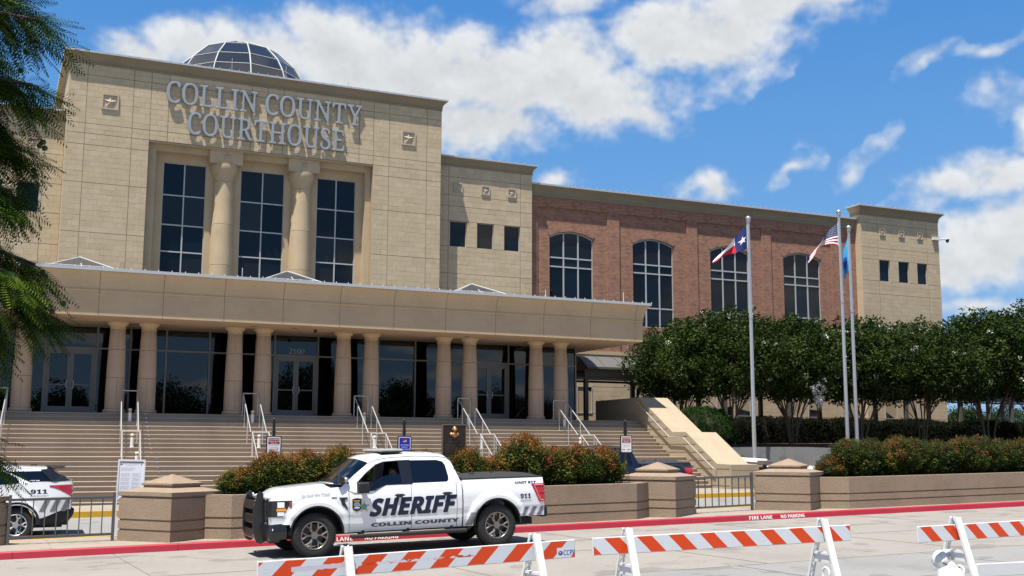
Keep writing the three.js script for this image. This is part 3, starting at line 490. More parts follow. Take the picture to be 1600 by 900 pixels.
  for (const [a, b] of doors) for (const k of [0, 1]) {
    const m = (a + b) / 2, d = part('door', courthouse, 'glazed aluminium entrance door'), x0d = k ? m + 0.004 : a + 0.075, x1d = k ? b - 0.075 : m - 0.004, z = ZG + 0.02, yt = tr - 0.12;
    P('frame', [B(x0d, x0d + 0.10, FL + 0.01, yt, z - 0.03, z + 0.03), B(x1d - 0.10, x1d, FL + 0.01, yt, z - 0.03, z + 0.03), B(x0d + 0.10, x1d - 0.10, yt - 0.10, yt, z - 0.03, z + 0.03), B(x0d + 0.10, x1d - 0.10, FL + 0.01, FL + 0.27, z - 0.03, z + 0.03), B(x0d + 0.10, x1d - 0.10, FL + 1.02, FL + 1.065, z - 0.022, z + 0.022), k ? B(b - 0.075, b - 0.033, FL, yt + 0.035, z - 0.08, z + 0.045) : B(a + 0.033, a + 0.075, FL, yt + 0.035, z - 0.08, z + 0.045), B(k ? m : a + 0.033, k ? b - 0.033 : m, yt, tr - 0.033, z - 0.08, z + 0.045)], M.alu, d);
    pane(x0d + 0.10, x1d - 0.10, FL + 0.27, FL + 1.02, z, M.lobbyGlass, d, 0.004); pane(x0d + 0.10, x1d - 0.10, FL + 1.065, yt - 0.10, z, M.lobbyGlass, d, 0.004);
    const hx = k ? m + 0.11 : m - 0.11, s = k ? 1 : -1; P('handle', [tube([[hx - s * 0.03, FL + 0.90, z + 0.03], [hx - s * 0.03, FL + 0.90, z + 0.09], [hx, FL + 0.93, z + 0.10], [hx, FL + 1.16, z + 0.10], [hx - s * 0.03, FL + 1.19, z + 0.09], [hx - s * 0.03, FL + 1.19, z + 0.03]], 0.016, 24, 8)], M.steel, d);
  }
  const num = await new FontLoader().loadAsync('fonts/droid/droid_serif_regular.typeface.json'); const tg = new TextGeometry('2100', { font: num, size: 0.2, depth: 0.004, curveSegments: 4 }); tg.translate(10.33, 5.80, ZG + 0.012); P('street_number', tg, std([0.33, 0.35, 0.35]), courthouse);
  // lobby inside
  const lob = part('lobby', courthouse, 'dim lobby seen through the glass');
  P('lobby_floor', B(-1.7, 22.9, 3.2, FL - 0.004, -50.2, ZG - 0.1), M.greyConc, lob);
  P('lobby_ceiling', B(-3.1, 22.9, 6.57, 6.62, -50.25, ZG - 0.05), M.interiorPale, lob);
  P('back_wall', [B(-3.2, 7.5, FL, 6.57, -50.6, -50.3), B(14, 22.9, FL, 6.57, -50.6, -50.3), B(7.5, 14, 5.9, 6.57, -50.6, -50.3), B(7.5, 14, FL, 5.9, -53.0, -52.8)], M.interior, lob);
  P('end_wall', B(-2.0, -1.8, FL, 6.57, -50.3, ZG), M.interior, lob);
  for (const x of [3.2, 6.8, 14.2, 18.2]) P('pier', B(x - 0.32, x + 0.32, FL, 6.57, -47.4, -46.8), M.blackMatte, lob);
  for (const x of [12.5, 16.0, 5.0]) P('desk', [RB(1.5, 1.05, 0.6, x, FL + 0.525, -46.2, 0.03), B(x - 0.8, x + 0.8, FL + 1.05, FL + 1.09, -46.55, -45.85)], std([0.30, 0.33, 0.33]), lob);
  P('beam', [-45.2, -46.9, -48.6].map(z => B(-1.7, 22.9, 6.25, 6.56, z - 0.12, z + 0.12)), M.interiorPale, lob);
  // pyramid skylights on the portico roof
  for (const cx of [2.55, 10.2, 18.05]) {
    const s = part('skylight', courthouse, 'low pyramid skylight on the portico roof'), cz2 = -43.7, h = 2.0, y0 = 8.12, ya = 9.05, cs = [[-h, h], [h, h], [h, -h], [-h, -h]];
    for (let i = 0; i < 4; i++) { const a = cs[i], b = cs[(i + 1) % 4], g = new THREE.BufferGeometry(); g.setAttribute('position', new THREE.Float32BufferAttribute([cx + a[0], y0, cz2 + a[1], cx + b[0], y0, cz2 + b[1], cx, ya, cz2], 3)); g.computeVertexNormals(); P('pane', g, phys([0.05, 0.05, 0.055], { roughness: 0.08, ior: 1.4 }), s); }
    const mids = [[0, h], [h, 0], [0, -h], [-h, 0]]; P('frame', [...cs.map(c => bar([cx + c[0], y0, cz2 + c[1]], [cx, ya, cz2], 0.026, 6)), ...mids.map(c => bar([cx + c[0] * 0.98, y0 + 0.02, cz2 + c[1] * 0.98], [cx + c[0] * 0.35, lerp(y0, ya, 0.65), cz2 + c[1] * 0.35], 0.02, 6)), ...[0, 1, 2, 3].map(i => bar([cx + cs[i][0] * 0.5, (y0 + ya) / 2, cz2 + cs[i][1] * 0.5], [cx + cs[(i + 1) % 4][0] * 0.5, (y0 + ya) / 2, cz2 + cs[(i + 1) % 4][1] * 0.5], 0.02, 6)), B(cx - h - 0.05, cx + h + 0.05, 8.06, y0, cz2 - h - 0.05, cz2 + h + 0.05)], M.whiteFrame, s);
  }
}
{ // front steps
  const st = thing('front_steps', 'wide flight of pale concrete steps up to the portico', 'steps', [0, 0, 0]);
  const ny = k => FL - 0.1475 * k, nz = k => k <= 9 ? -41.66 + 0.247 * k : -38.2 + 0.247 * (k - 10);
  for (let k = 0; k < 20; k++) {
    const zb = k ? nz(k - 1) - 0.06 : -43.8, zn = nz(k), y = ny(k), gs = [], cuts = [-4, 0.2, 4.86, 8.6, 12.9, 17.2, 21.3, 24.995];
    for (let i = 0; i + 1 < cuts.length; i++) gs.push(RB(cuts[i + 1] - cuts[i] - 0.006, 0.038, zn - zb, (cuts[i] + cuts[i + 1]) / 2, y - 0.019, (zn + zb) / 2, 0.015, 3));
    const sp = part('step', st); P('tread', gs, M.step, sp); P('riser', B(-4, 24.99, y - 0.1475 - 0.03, y - 0.03, zb, zn - 0.036), M.step, sp);
  }
  P('landing_slab', [B(-4, 26.3, 2.6, FL - 0.003, -51.0, -43.79), B(-4, 24.99, 1.2, 2.9, -43.8, -41.8)], M.step, st);
  stuff(P('joint_cover', [...Array(19)].map((_, k) => B(4.84, 4.89, ny(k) - 0.05, ny(k) + 0.006, nz(k) - 0.05, nz(k) + 0.006)), M.drip, st));
  // stepped side wall with a coping along the steps
  const pr = [[-45.6, 0.5], [-45.6, 4.34], [-41.76, 4.35], [-39.19, 2.86], [-38.2, 2.84], [-36.12, 1.62], [-35.22, 1.60], [-35.22, 0.4]];
  const ck = thing('stair_side_wall', 'stepped limestone wall closing the right end of the steps', 'wall', [0, 0, 0]);
  P('wall', extrX(pr, 25.0, 26.42, 0), M.cheek, ck);
  const courses = []; for (let y = 0.85; y < 4.3; y += 0.31) { const zAt = y > 2.86 ? lerp(-41.76, -39.19, (4.35 - y) / 1.49) : y > 1.62 ? lerp(-38.2, -36.12, (2.84 - y) / 1.22) : -35.22; courses.push([y, zAt]); }
  stuff(P('mortar_joints', [...courses.map(([y, z]) => B(24.983, 24.992, y - 0.004, y + 0.004, -45.6, z - 0.08)), ...courses.filter(c => c[0] < 1.6).map(([y]) => B(25.0, 26.4, y - 0.004, y + 0.004, -35.205, -35.202))], std([0.34, 0.27, 0.18]), ck));
  const rail = thing('wall_handrail', 'steel handrail fixed along the stepped side wall', 'handrail', [0, 0, 0]);
  const rp = [[-41.7, 4.12], [-39.25, 2.66], [-38.25, 2.63], [-36.15, 1.42]].map(([z, y]) => [24.88, y, z]);
  P('rail', [bar(rp[0], rp[1], 0.022), bar(rp[1], rp[2], 0.022), bar(rp[2], rp[3], 0.022), new THREE.SphereGeometry(0.022, 8, 6).translate(...rp[1]), new THREE.SphereGeometry(0.022, 8, 6).translate(...rp[2]), bar(rp[3], [24.98, rp[3][1], rp[3][2]], 0.022), bar(rp[0], [24.98, rp[0][1], rp[0][2]], 0.022)], M.rail, rail);
  for (const t of [0.15, 0.5, 0.85]) for (const [i, j] of [[0, 1], [2, 3]]) { const q = rp[i].map((v, k) => lerp(v, rp[j][k], t)); P('bracket', [bar(q, [q[0], q[1] - 0.08, q[2]], 0.01, 6), bar([q[0], q[1] - 0.08, q[2]], [24.985, q[1] - 0.09, q[2]], 0.01, 6)], M.rail, rail); }
}

// ---------------------------------------------------------------- handrails and bollard lights on the steps
const ny = k => FL - 0.1475 * k, nz = k => k <= 9 ? -41.66 + 0.247 * k : -38.2 + 0.247 * (k - 10);
const stepY = z => { let k = 0; while (k < 20 && nz(k) < z) k++; return k >= 20 ? 0.5 : ny(k); };
function flight(o, xa, xb, za, ya, zb, yb, shear, posts) {
  const at = (x, t) => [x - shear * t, lerp(ya, yb, t), lerp(za, zb, t)], r = 0.021;
  for (const x of [xa, xb]) {
    P('rail', [bar(at(x, 0), at(x, 1), r), new THREE.SphereGeometry(r, 8, 6).translate(...at(x, 0))], M.rail, o);
    for (const t of posts) { const q = at(x, t); P('post', bar([q[0], stepY(q[2] + 0.02) - 0.02, q[2]], q, 0.019), M.rail, o); }
  }
  P('top_bar', bar(at(xa, 0), at(xb, 0), r), M.rail, o);
}
{
  const where = ['left of the left entrance doors', 'right of the left entrance doors', 'just left of the centre entrance doors', 'just right of the centre entrance doors', 'left of the right entrance doors', 'nearest the stepped side wall'];
  const cs = [0.12, 4.31, 8.53, 12.72, 16.95, 21.18];
  const body = boxUV(prep(lathe([[0.068, 0], [0.068, 0.02], [0.06, 0.025], [0.06, 0.30], [0.052, 0.305], [0.052, 0.31]], 0, 0, 0, 18))), band = boxUV(prep(cyl(0.05, 0.05, 0.075, 0, 0.31, 0, 18))), cap = boxUV(prep(lathe([[0.05, 0.385], [0.061, 0.387], [0.061, 0.42], [0.045, 0.445], [0, 0.452]], 0, 0, 0, 18)));
  const bodyM = std([0.62, 0.63, 0.65], { roughness: 0.5 }), bandM = phys([0.55, 0.30, 0.06], { roughness: 0.35 });
  cs.forEach((c, i) => {
    const a = thing('stair_handrail', 'double steel handrail, upper flight, ' + where[i], 'handrail', [0, 0, 0], 'handrails on the front steps');
    flight(a, c - 0.27, c + 0.27, -41.72, 4.13, -39.25, 2.70, 0.185, [0, 0.24, 0.62]);
    const b = thing('stair_handrail', 'double steel handrail, lower flight, ' + where[i], 'handrail', [0, 0, 0], 'handrails on the front steps');
    flight(b, c - 0.46, c + 0.10, -38.95, 2.68, -36.6, 1.34, 0.18, [0, 0.1, 0.42, 0.85]);
    [[-41.28, 2], [-39.82, 8], [-37.88, 12]].forEach(([z, k], j) => {
      const t = thing('bollard_light', ['amber banded step light near the top step, ', 'amber banded step light above the landing, ', 'amber banded step light below the landing, '][j] + where[i], 'step light', [c - 0.0 - j * 0.04, ny(k), z], 'step lights between the handrails');
      for (const [n, g, m] of [['body', body, bodyM], ['amber_band', band, bandM], ['cap', cap, bodyM]]) { const q = new THREE.Mesh(g, m); q.name = n; q.castShadow = q.receiveShadow = true; t.add(q); }
    });
  });
}

// ---------------------------------------------------------------- piers, planter walls, fence panels
function prism(a, ya, b, yb) { // between two plan polygons [x, z] of equal count
  const pos = [], n = a.length;
  for (let i = 0; i < n; i++) { const j = (i + 1) % n; pos.push(a[i][0], ya, a[i][1], a[j][0], ya, a[j][1], b[j][0], yb, b[j][1], a[i][0], ya, a[i][1], b[j][0], yb, b[j][1], b[i][0], yb, b[i][1]); }
  for (let i = 1; i + 1 < n; i++) pos.push(b[0][0], yb, b[0][1], b[i][0], yb, b[i][1], b[i + 1][0], yb, b[i + 1][1], a[0][0], ya, a[0][1], a[i + 1][0], ya, a[i + 1][1], a[i][0], ya, a[i][1]);
  const g = new THREE.BufferGeometry(); g.setAttribute('position', new THREE.Float32BufferAttribute(pos, 3)); g.computeVertexNormals(); return g;
}
function makePier(fx, fz, label) {
  const cx = fx + 0.15, cz = fz - 1.05, o = thing('stone_pier', label, 'pier', [cx, kerbTop(cx), cz], 'piers with pyramid caps along the kerb');
  const sq = s => [[-0.15, 1.05], [1.05, 0.15], [0.15, -1.05], [-1.05, -0.15]].map(([x, z]) => [x * s, z * s]);
  const seg = (s0, y0, s1, y1) => prism(sq(s0), y0, sq(s1), y1);
  P('body', [seg(1, -0.12, 1, 0.195), seg(0.968, 0.195, 0.968, 0.235), seg(1, 0.235, 1, 0.40), seg(0.968, 0.40, 0.968, 0.44), seg(1, 0.44, 1, 0.865), seg(0.99, 0.865, 0.99, 0.87)], M.agg, o);
  P('slab', [seg(0.955, 0.87, 0.955, 0.905), seg(1.0, 0.905, 1.02, 0.915), seg(1.02, 0.915, 1.02, 0.995), seg(1.02, 0.995, 0.58, 1.075)], M.agg, o);
  P('cap', [seg(0.545, 1.07, 0.545, 1.12), seg(0.565, 1.12, 0.59, 1.128), seg(0.59, 1.128, 0.59, 1.165), seg(0.59, 1.165, 0.02, 1.345)], M.agg, o);
  return o;
}
makePier(-0.80, -24.75, 'stone pier at the left edge of the view, left of the left fence panel');
makePier(3.42, -24.2, 'stone pier with pyramid cap between the left fence panel and the left planter');
makePier(15.5, -24.2, 'stone pier with pyramid cap at the right end of the left planter');
makePier(19.7, -24.25, 'stone pier with pyramid cap at the left end of the right planter');
function makePlanter(outer, inset, label, seams) {
  const o = thing('planter_wall', label, 'planter', [0, 0, 0], 'raised planters along the kerb'), H = x => 1.085 + 0.0155 * x, base = x => kerbTop(x);
  // inset polygon by moving each vertex along its inward bisector
  const off = d => outer.map((p, i) => { const n = outer.length, a = outer[(i + n - 1) % n], b = outer[(i + 1) % n]; const e = (u, v) => { const l = Math.hypot(v[0] - u[0], v[1] - u[1]); return [(v[0] - u[0]) / l, (v[1] - u[1]) / l]; }; const e1 = e(a, p), e2 = e(p, b), n1 = [e1[1], -e1[0]], n2 = [e2[1], -e2[0]], k = 1 + n1[0] * n2[0] + n1[1] * n2[1]; return [p[0] + inset * d * (n1[0] + n2[0]) / k, p[1] + inset * d * (n1[1] + n2[1]) / k]; });
  const tier = (d, h0, h1) => { const g = extr(off(d).map(([x, z]) => [x, -z]), 1, [off(0.26).map(([x, z]) => [x, -z])]); g.rotateX(-Math.PI / 2); const p = g.attributes.position; for (let i = 0; i < p.count; i++) { const x = p.getX(i), t = p.getY(i) > 0.5 ? h1 : h0; p.setY(i, lerp(base(x), H(x), t)); } g.computeVertexNormals(); return g; };
  P('wall', [tier(0, -0.12, 0.225), tier(0.03, 0.225, 0.268), tier(0, 0.268, 0.455), tier(0.03, 0.455, 0.50), tier(0, 0.50, 0.985), tier(0.012, 0.985, 1.0)], M.agg, o);
  const soil = extrY(off(0.25), 0, 0.01), p = soil.attributes.position; for (let i = 0; i < p.count; i++) p.setY(i, lerp(base(p.getX(i)), H(p.getX(i)), 0.86)); P('soil', soil, M.mulch, o);
  if (seams) stuff(P('wall_joint', seams.map(x => B(x - 0.006, x + 0.006, base(x), H(x) - 0.02, outer[1][1] - 0.01, outer[1][1] + 0.003)), std([0.22, 0.17, 0.13]), o));
  return o;
}
makePlanter([[4.04, -24.92], [4.66, -24.3], [14.45, -24.3], [15.08, -24.78], [14.7, -26.3], [4.3, -26.3]], 1, 'low concrete planter wall behind the sheriff pickup', [7.6, 10.9, 12.3]);
makePlanter([[20.42, -24.95], [21.05, -24.3], [60, -23.95], [60, -26.6], [20.9, -26.6]], 1, 'long low concrete planter wall at the right, reaching the edge of the view', null);
function makeFence(a, b, label) {
  const o = thing('fence_panel', label, 'fence', [0, 0, 0], 'grey metal fence panels between the piers'), at = (t, h) => { const x = lerp(a[0], b[0], t), z = lerp(a[1], b[1], t); return [x, kerbTop(x) + h, z]; };
  for (const t of [0, 1]) P('post', beam(at(t, 0), at(t, 1.0), 0.06, 0.06), M.fence, o);
  P('rail', beam(at(0.014, 0.90), at(0.986, 0.90), 0.05, 0.05), M.fence, o); P('rail', beam(at(0.014, 0.14), at(0.986, 0.14), 0.05, 0.05), M.fence, o);
  for (let i = 1; i < 9; i++) P('baluster', beam(at(i / 9, 0.16), at(i / 9, 0.88), 0.022, 0.022), M.fence, o);
}
makeFence([0.43, -25.62], [2.43, -25.45], 'grey metal fence panel in front of the white police car');
makeFence([16.66, -25.25], [18.68, -25.4], 'grey metal fence panel between the two right piers');

// ---------------------------------------------------------------- signs
function canvasTex(w, h, draw) { const c = document.createElement('canvas'); c.width = w; c.height = h; const g = c.getContext('2d'); draw(g, w, h); const t = new THREE.CanvasTexture(c); t.colorSpace = THREE.SRGBColorSpace; t.anisotropy = 8; return t; }
function uvBox(w, h, d, x, y, z) { const g = new THREE.BoxGeometry(w, h, d); g.translate(x, y, z); return g; }
function rounded(w, h, r) { const s = new THREE.Shape(), a = w / 2, b = h / 2; s.moveTo(-a + r, -b); s.lineTo(a - r, -b); s.quadraticCurveTo(a, -b, a, -b + r); s.lineTo(a, b - r); s.quadraticCurveTo(a, b, a - r, b); s.lineTo(-a + r, b); s.quadraticCurveTo(-a, b, -a, b - r); s.lineTo(-a, -b + r); s.quadraticCurveTo(-a, -b, -a + r, -b); return s; }
function plateGeo(w, h, r, d, z) { const g = prep(new THREE.ExtrudeGeometry(rounded(w, h, r), { depth: d, bevelEnabled: false, curveSegments: 5 })); g.translate(0, 0, z); const p = g.attributes.position, uv = g.attributes.uv; for (let i = 0; i < p.count; i++) uv.setXY(i, p.getX(i) / w + 0.5, p.getY(i) / h + 0.5); return g; }
function makeSign(x, yc, print, label) {
  const o = thing('parking_sign', label, 'sign', [x, 0, -25.45]);
  P('post', [B(-0.028, 0.028, 0.8, yc + 0.56, -0.06, -0.004), B(-0.04, 0.04, yc + 0.30, yc + 0.33, -0.072, 0.008), ...[0, 1].map(k => bar([-0.045, yc + 0.52 + k * 0.0, -0.032], [0.045, yc + 0.52, -0.032], 0.012, 6)), move(new THREE.SphereGeometry(0.035, 10, 8), 0, yc + 0.59, -0.032)], M.blackGloss, o);
  P('backing', move(plateGeo(0.345, 0.445, 0.035, 0.02, -0.006), 0, yc, 0), M.black, o);
  const f = new THREE.Mesh(move(plateGeo(0.295, 0.40, 0.028, 0.006, 0.015), 0, yc, 0), std([1, 1, 1], { map: print, roughness: 0.45 })); f.name = 'face'; f.castShadow = f.receiveShadow = true; o.add(f);
}
const noParking = canvasTex(296, 400, (g, w, h) => { g.fillStyle = '#e4e2e4'; g.fillRect(0, 0, w, h); g.strokeStyle = '#8c8c90'; g.lineWidth = 3; g.strokeRect(8, 8, w - 16, h - 16); g.fillStyle = '#7a0d16'; g.fillRect(22, 24, w - 44, 140); g.fillStyle = '#f0e9e9'; g.textAlign = 'center'; g.font = 'bold 30px sans-serif'; ['NO UNAUTHORIZED', 'VEHICLES IN THE', 'DRIVE WAY'].forEach((s, i) => g.fillText(s, w / 2, 62 + i * 42, w - 60)); g.fillStyle = '#5d1a22'; g.font = 'bold 22px sans-serif'; ['UNATTENDED VEHICLES', 'TOWED BY VEHICLE', 'OWNER’S EXPENSE'].forEach((s, i) => g.fillText(s, w / 2, 198 + i * 38, w - 60)); for (const x of [70, 220]) { g.fillStyle = '#1a1a1e'; g.fillRect(x - 48, 330, 34, 16); g.fillStyle = '#8c1620'; g.fillRect(x - 14, 322, 56, 16); g.beginPath(); g.arc(x - 30, 350, 9, 0, 7); g.arc(x + 22, 346, 9, 0, 7); g.fill(); } });
const noSmoking = canvasTex(296, 400, (g, w, h) => { g.fillStyle = '#d9dbe2'; g.fillRect(0, 0, w, h); g.fillStyle = '#1527a4'; g.fillRect(18, 18, w - 36, h - 36); g.fillStyle = '#eceef4'; g.fillRect(112, 96, 52, 18); g.fillRect(170, 70, 20, 40); g.strokeStyle = '#a3122a'; g.lineWidth = 10; g.beginPath(); g.arc(148, 92, 50, 0, 7); g.stroke(); g.beginPath(); g.moveTo(113, 57); g.lineTo(183, 127); g.stroke(); g.fillStyle = '#dfe3f2'; g.textAlign = 'center'; g.font = 'bold 34px sans-serif'; ['No Smoking', 'Except In', 'Private Vehicles', 'this property'].forEach((s, i) => g.fillText(s, w / 2, 196 + i * 50, w - 56)); });
makeSign(5.755, 2.18, noParking, 'red and white parking notice above the bushes behind the pickup hood');
makeSign(8.835, 2.205, noSmoking, 'blue no smoking sign above the pickup roof');
makeSign(14.83, 2.265, noParking, 'red and white parking notice in front of the dark pickup');
{ // bronze plaque with a bust in relief
  const o = thing('bronze_plaque', 'dark bronze plaque with a copper bust, in the planter beside the blue sign', 'plaque', [10.07, 2.315, -25.42]);
  P('slab', RB(0.60, 0.79, 0.05, 0, 0, 0, 0.008), M.bronze, o);
  P('border', [B(-0.305, 0.305, 0.375, 0.40, -0.03, 0.035), B(-0.305, 0.305, -0.40, -0.375, -0.03, 0.035), B(-0.305, -0.288, -0.375, 0.375, -0.03, 0.035), B(0.288, 0.305, -0.375, 0.375, -0.03, 0.035)], std([0.20, 0.15, 0.10], { metalness: 0.5, roughness: 0.45 }), o);
  P('post', [B(-0.22, -0.17, -1.4, 0.2, -0.07, -0.026), B(0.17, 0.22, -1.4, 0.2, -0.07, -0.026)], M.black, o);
  const el = (x, y, z, a, b, c) => { const g = new THREE.SphereGeometry(1, 16, 12); g.scale(a, b, c); g.translate(x, y, z); return g; };
  P('bust', [el(0, 0.285, 0.05, 0.052, 0.068, 0.05), el(0, 0.262, 0.068, 0.040, 0.05, 0.045), el(0, 0.272, 0.105, 0.010, 0.014, 0.014), el(-0.018, 0.287, 0.095, 0.008, 0.005, 0.006), el(0.018, 0.287, 0.095, 0.008, 0.005, 0.006), el(-0.053, 0.278, 0.05, 0.01, 0.018, 0.014), el(0.053, 0.278, 0.05, 0.01, 0.018, 0.014), el(0, 0.205, 0.04, 0.030, 0.05, 0.03), el(0, 0.15, 0.035, 0.105, 0.055, 0.045), el(-0.075, 0.155, 0.035, 0.045, 0.05, 0.04), el(0.075, 0.155, 0.035, 0.045, 0.05, 0.04), el(0, 0.115, 0.035, 0.075, 0.045, 0.04)], M.bronzeLit, o);
  const rows = []; for (let i = 0; i < 13; i++) { const y = 0.05 - i * 0.033, w = i < 4 ? 0.16 - (i % 2) * 0.05 : 0.24 - (i % 3) * 0.02; let x = -w; while (x < w - 0.02) { const l = rr(0.015, 0.05); rows.push(B(x, Math.min(w, x + l), y, y + 0.011, 0.024, 0.029)); x += l + 0.010; } } stuff(P('raised_text', rows, std([0.14, 0.105, 0.075], { metalness: 0.5, roughness: 0.4 }), o));
}
{ // notice board
  const o = thing('notice_board', 'white free standing notice board behind the pier beside the left fence panel', 'notice board', [2.80, kerbTop(2.8), -26.15]); o.rotation.set(-0.05, 0, -0.02);
  const t = canvasTex(500, 720, (g, w, h) => { g.fillStyle = '#dcdde6'; g.fillRect(0, 0, w, h); g.fillStyle = '#2a2c3a'; g.fillRect(18, 14, w - 36, 14); g.fillStyle = '#8d1d2a'; g.fillRect(20, 52, 20, 26); g.fillStyle = '#20242e'; g.fillRect(40, 58, 24, 22); g.beginPath(); star5(20).forEach(([x, y], i) => i ? g.lineTo(448 + x, 66 - y) : g.moveTo(448 + x, 66 - y)); g.fill(); g.fillStyle = '#70727e'; const r = mulberry(9); const ln = (x, y, w2) => { let k = x; while (k < x + w2) { const l = 10 + r() * 28; g.fillRect(k, y, Math.min(l, x + w2 - k), 5); k += l + 7; } }; ln(90, 62, 300); ln(120, 84, 230); for (let i = 0; i < 5; i++) ln(40, 130 + i * 14, 300 - i * 20); for (let i = 0; i < 30; i++) { if (i % 6 === 5) continue; ln(40, 240 + i * 14, 150 + r() * 50); ln(270, 240 + i * 14, 130 + r() * 60); } });
  P('frame', [B(-0.285, -0.255, 0, 1.67, -0.02, 0.02), B(0.255, 0.285, 0, 1.67, -0.02, 0.02), B(-0.255, 0.255, 1.63, 1.67, -0.02, 0.02), B(-0.255, 0.255, 0.80, 0.84, -0.02, 0.02), beam([-0.27, 1.4, -0.02], [-0.27, 0, -0.45], 0.025, 0.02), beam([0.27, 1.4, -0.02], [0.27, 0, -0.45], 0.025, 0.02)], M.plasticWhite, o);
  const m = new THREE.Mesh(uvBox(0.51, 0.79, 0.012, 0, 1.235, 0), std([1, 1, 1], { map: t, roughness: 0.5 })); m.name = 'poster'; m.castShadow = m.receiveShadow = true; o.add(m);
}

// ---------------------------------------------------------------- flagpoles and flags
function makePole(x, y, z, top, label) {
  const o = thing('flagpole', label, 'flagpole', [x, y, z], 'steel flagpoles before the brick wing'), h = top - y;
  P('pole', [cyl(0.082, 0.075, h * 0.45, 0, 0, 0, 16), cyl(0.075, 0.052, h * 0.55 - 0.1, 0, h * 0.45, 0, 16)], M.steel, o);
  P('collar', [cyl(0.15, 0.10, 0.08, 0, 0, 0, 16), cyl(0.085, 0.085, 0.1, 0, h * 0.62, 0, 16), B(0.06, 0.1, h * 0.66, h * 0.66 + 0.12, -0.02, 0.02)], M.steel, o);
  P('truck_cap', [cyl(0.085, 0.085, 0.05, 0, h - 0.12, 0, 14), cyl(0.025, 0.025, 0.05, 0, h - 0.08, 0, 8)], M.steel, o);
  P('finial', move(new THREE.SphereGeometry(0.105, 18, 14), 0, h + 0.02, 0), M.steel, o);
  stuff(P('halyard', [bar([-0.07, 1.1, 0.02], [-0.075, h - 0.1, 0.02], 0.006, 5)], M.plasticWhite, o));
}
makePole(27.02, 0.75, -36.5, 11.30, 'steel flagpole with the single star flag, left of the other two poles');
makePole(32.5, 2.0, -37.5, 12.25, 'tallest steel flagpole, carrying the striped flag');
makePole(33.27, 2.0, -37.8, 11.68, 'steel flagpole with the light blue flag, right of the striped flag');
function makeFlag(label, x, yt, z, hoist, ctrl, print, folds) { // ctrl(u) gives the top edge, sag(u) the bottom edge, both in metres from the top of the hoist
  const o = thing('flag', label, 'flag', [x, yt, z]);
  const fn = (u, v) => { const [tx, ty] = ctrl.top(u), [bx, by] = ctrl.bottom(u); const w = Math.sin(u * folds + v * 2.2) * 0.09 * Math.min(1, u * 3) + Math.sin(u * 17 - v * 3) * 0.025 * u; return [lerp(bx, tx, v), lerp(by, ty, v), w + ctrl.back * u]; };
  const g = grid(40, 24, fn), b = grid(40, 24, (u, v) => { const p = fn(u, v); return [p[0], p[1], p[2] - 0.003]; });
  const m = new THREE.Mesh(merge([g, b]), std([1, 1, 1], { map: print, roughness: 0.85, side: THREE.DoubleSide })); m.name = 'cloth'; m.castShadow = m.receiveShadow = true; o.add(m);
  P('hoist_band', grid(1, 8, (u, v) => [0.03 * u - 0.002, lerp(-hoist, 0, v), 0.004]), M.plasticWhite, o);
}
const bez = (...p) => u => { const n = p.length - 1, a = u * n, i = Math.min(n - 1, Math.floor(a)), t = a - i; const q = k => p[clamp(k, 0, n)]; const cr = (k) => { const p0 = q(i - 1)[k], p1 = q(i)[k], p2 = q(i + 1)[k], p3 = q(i + 2)[k]; return 0.5 * (2 * p1 + (p2 - p0) * t + (2 * p0 - 5 * p1 + 4 * p2 - p3) * t * t + (3 * p1 - p0 - 3 * p2 + p3) * t * t * t); }; return [cr(0), cr(1)]; };
const starPath = (g, x, y, r, rot = -Math.PI / 2) => { g.beginPath(); for (let i = 0; i < 10; i++) { const a = rot + i * Math.PI / 5, s = i % 2 ? r * 0.39 : r; g.lineTo(x + Math.cos(a) * s, y + Math.sin(a) * s); } g.closePath(); g.fill(); };
makeFlag('red, white and blue single star flag drooping from the left pole', 26.93, 11.05, -36.5, 0.97, { back: -0.35, top: bez([0, 0], [-0.42, -0.50], [-0.95, -1.05], [-1.35, -1.50]), bottom: bez([0, -0.97], [-0.42, -1.13], [-0.95, -1.30], [-1.42, -1.60]) }, canvasTex(480, 320, (g) => { g.fillStyle = '#e9e9ee'; g.fillRect(0, 0, 480, 160); g.fillStyle = '#b5102c'; g.fillRect(0, 160, 480, 160); g.fillStyle = '#12225e'; g.fillRect(0, 0, 165, 320); g.fillStyle = '#e9e9ee'; starPath(g, 80, 165, 62); }), 9);
makeFlag('red and white striped flag with a starred blue corner on the tallest pole', 32.40, 11.80, -37.5, 1.04, { back: -0.4, top: bez([0, 0], [-0.45, -0.45], [-0.95, -1.10], [-1.22, -1.62]), bottom: bez([0, -1.04], [-0.45, -0.97], [-0.95, -1.22], [-1.25, -1.78]) }, canvasTex(570, 325, (g) => { for (let i = 0; i < 13; i++) { g.fillStyle = i % 2 ? '#ececf0' : '#a01230'; g.fillRect(0, i * 25, 570, 25); } g.fillStyle = '#1b2050'; g.fillRect(0, 0, 240, 175); g.fillStyle = '#f0f0f4'; for (let r = 0; r < 9; r++) for (let c = 0; c < (r % 2 ? 5 : 6); c++) starPath(g, 20 + c * 40 + (r % 2 ? 20 : 0), 17 + r * 17.5, 8.5); }), 10);
makeFlag('light blue flag hanging limp from the right pole', 33.2, 11.30, -37.8, 1.0, { back: -0.25, top: bez([0, 0], [-0.10, -0.55], [-0.22, -1.05], [-0.20, -1.30]), bottom: bez([0, -1.0], [0.03, -1.40], [-0.02, -1.75], [0.01, -1.85]) }, canvasTex(300, 200, (g) => { g.fillStyle = '#3fa4dd'; g.fillRect(0, 0, 300, 200); g.fillStyle = '#1a4d9c'; g.beginPath(); g.arc(140, 110, 52, 0, 7); g.fill(); g.fillStyle = '#2f8fd0'; g.fillRect(0, 160, 300, 40); }), 7);

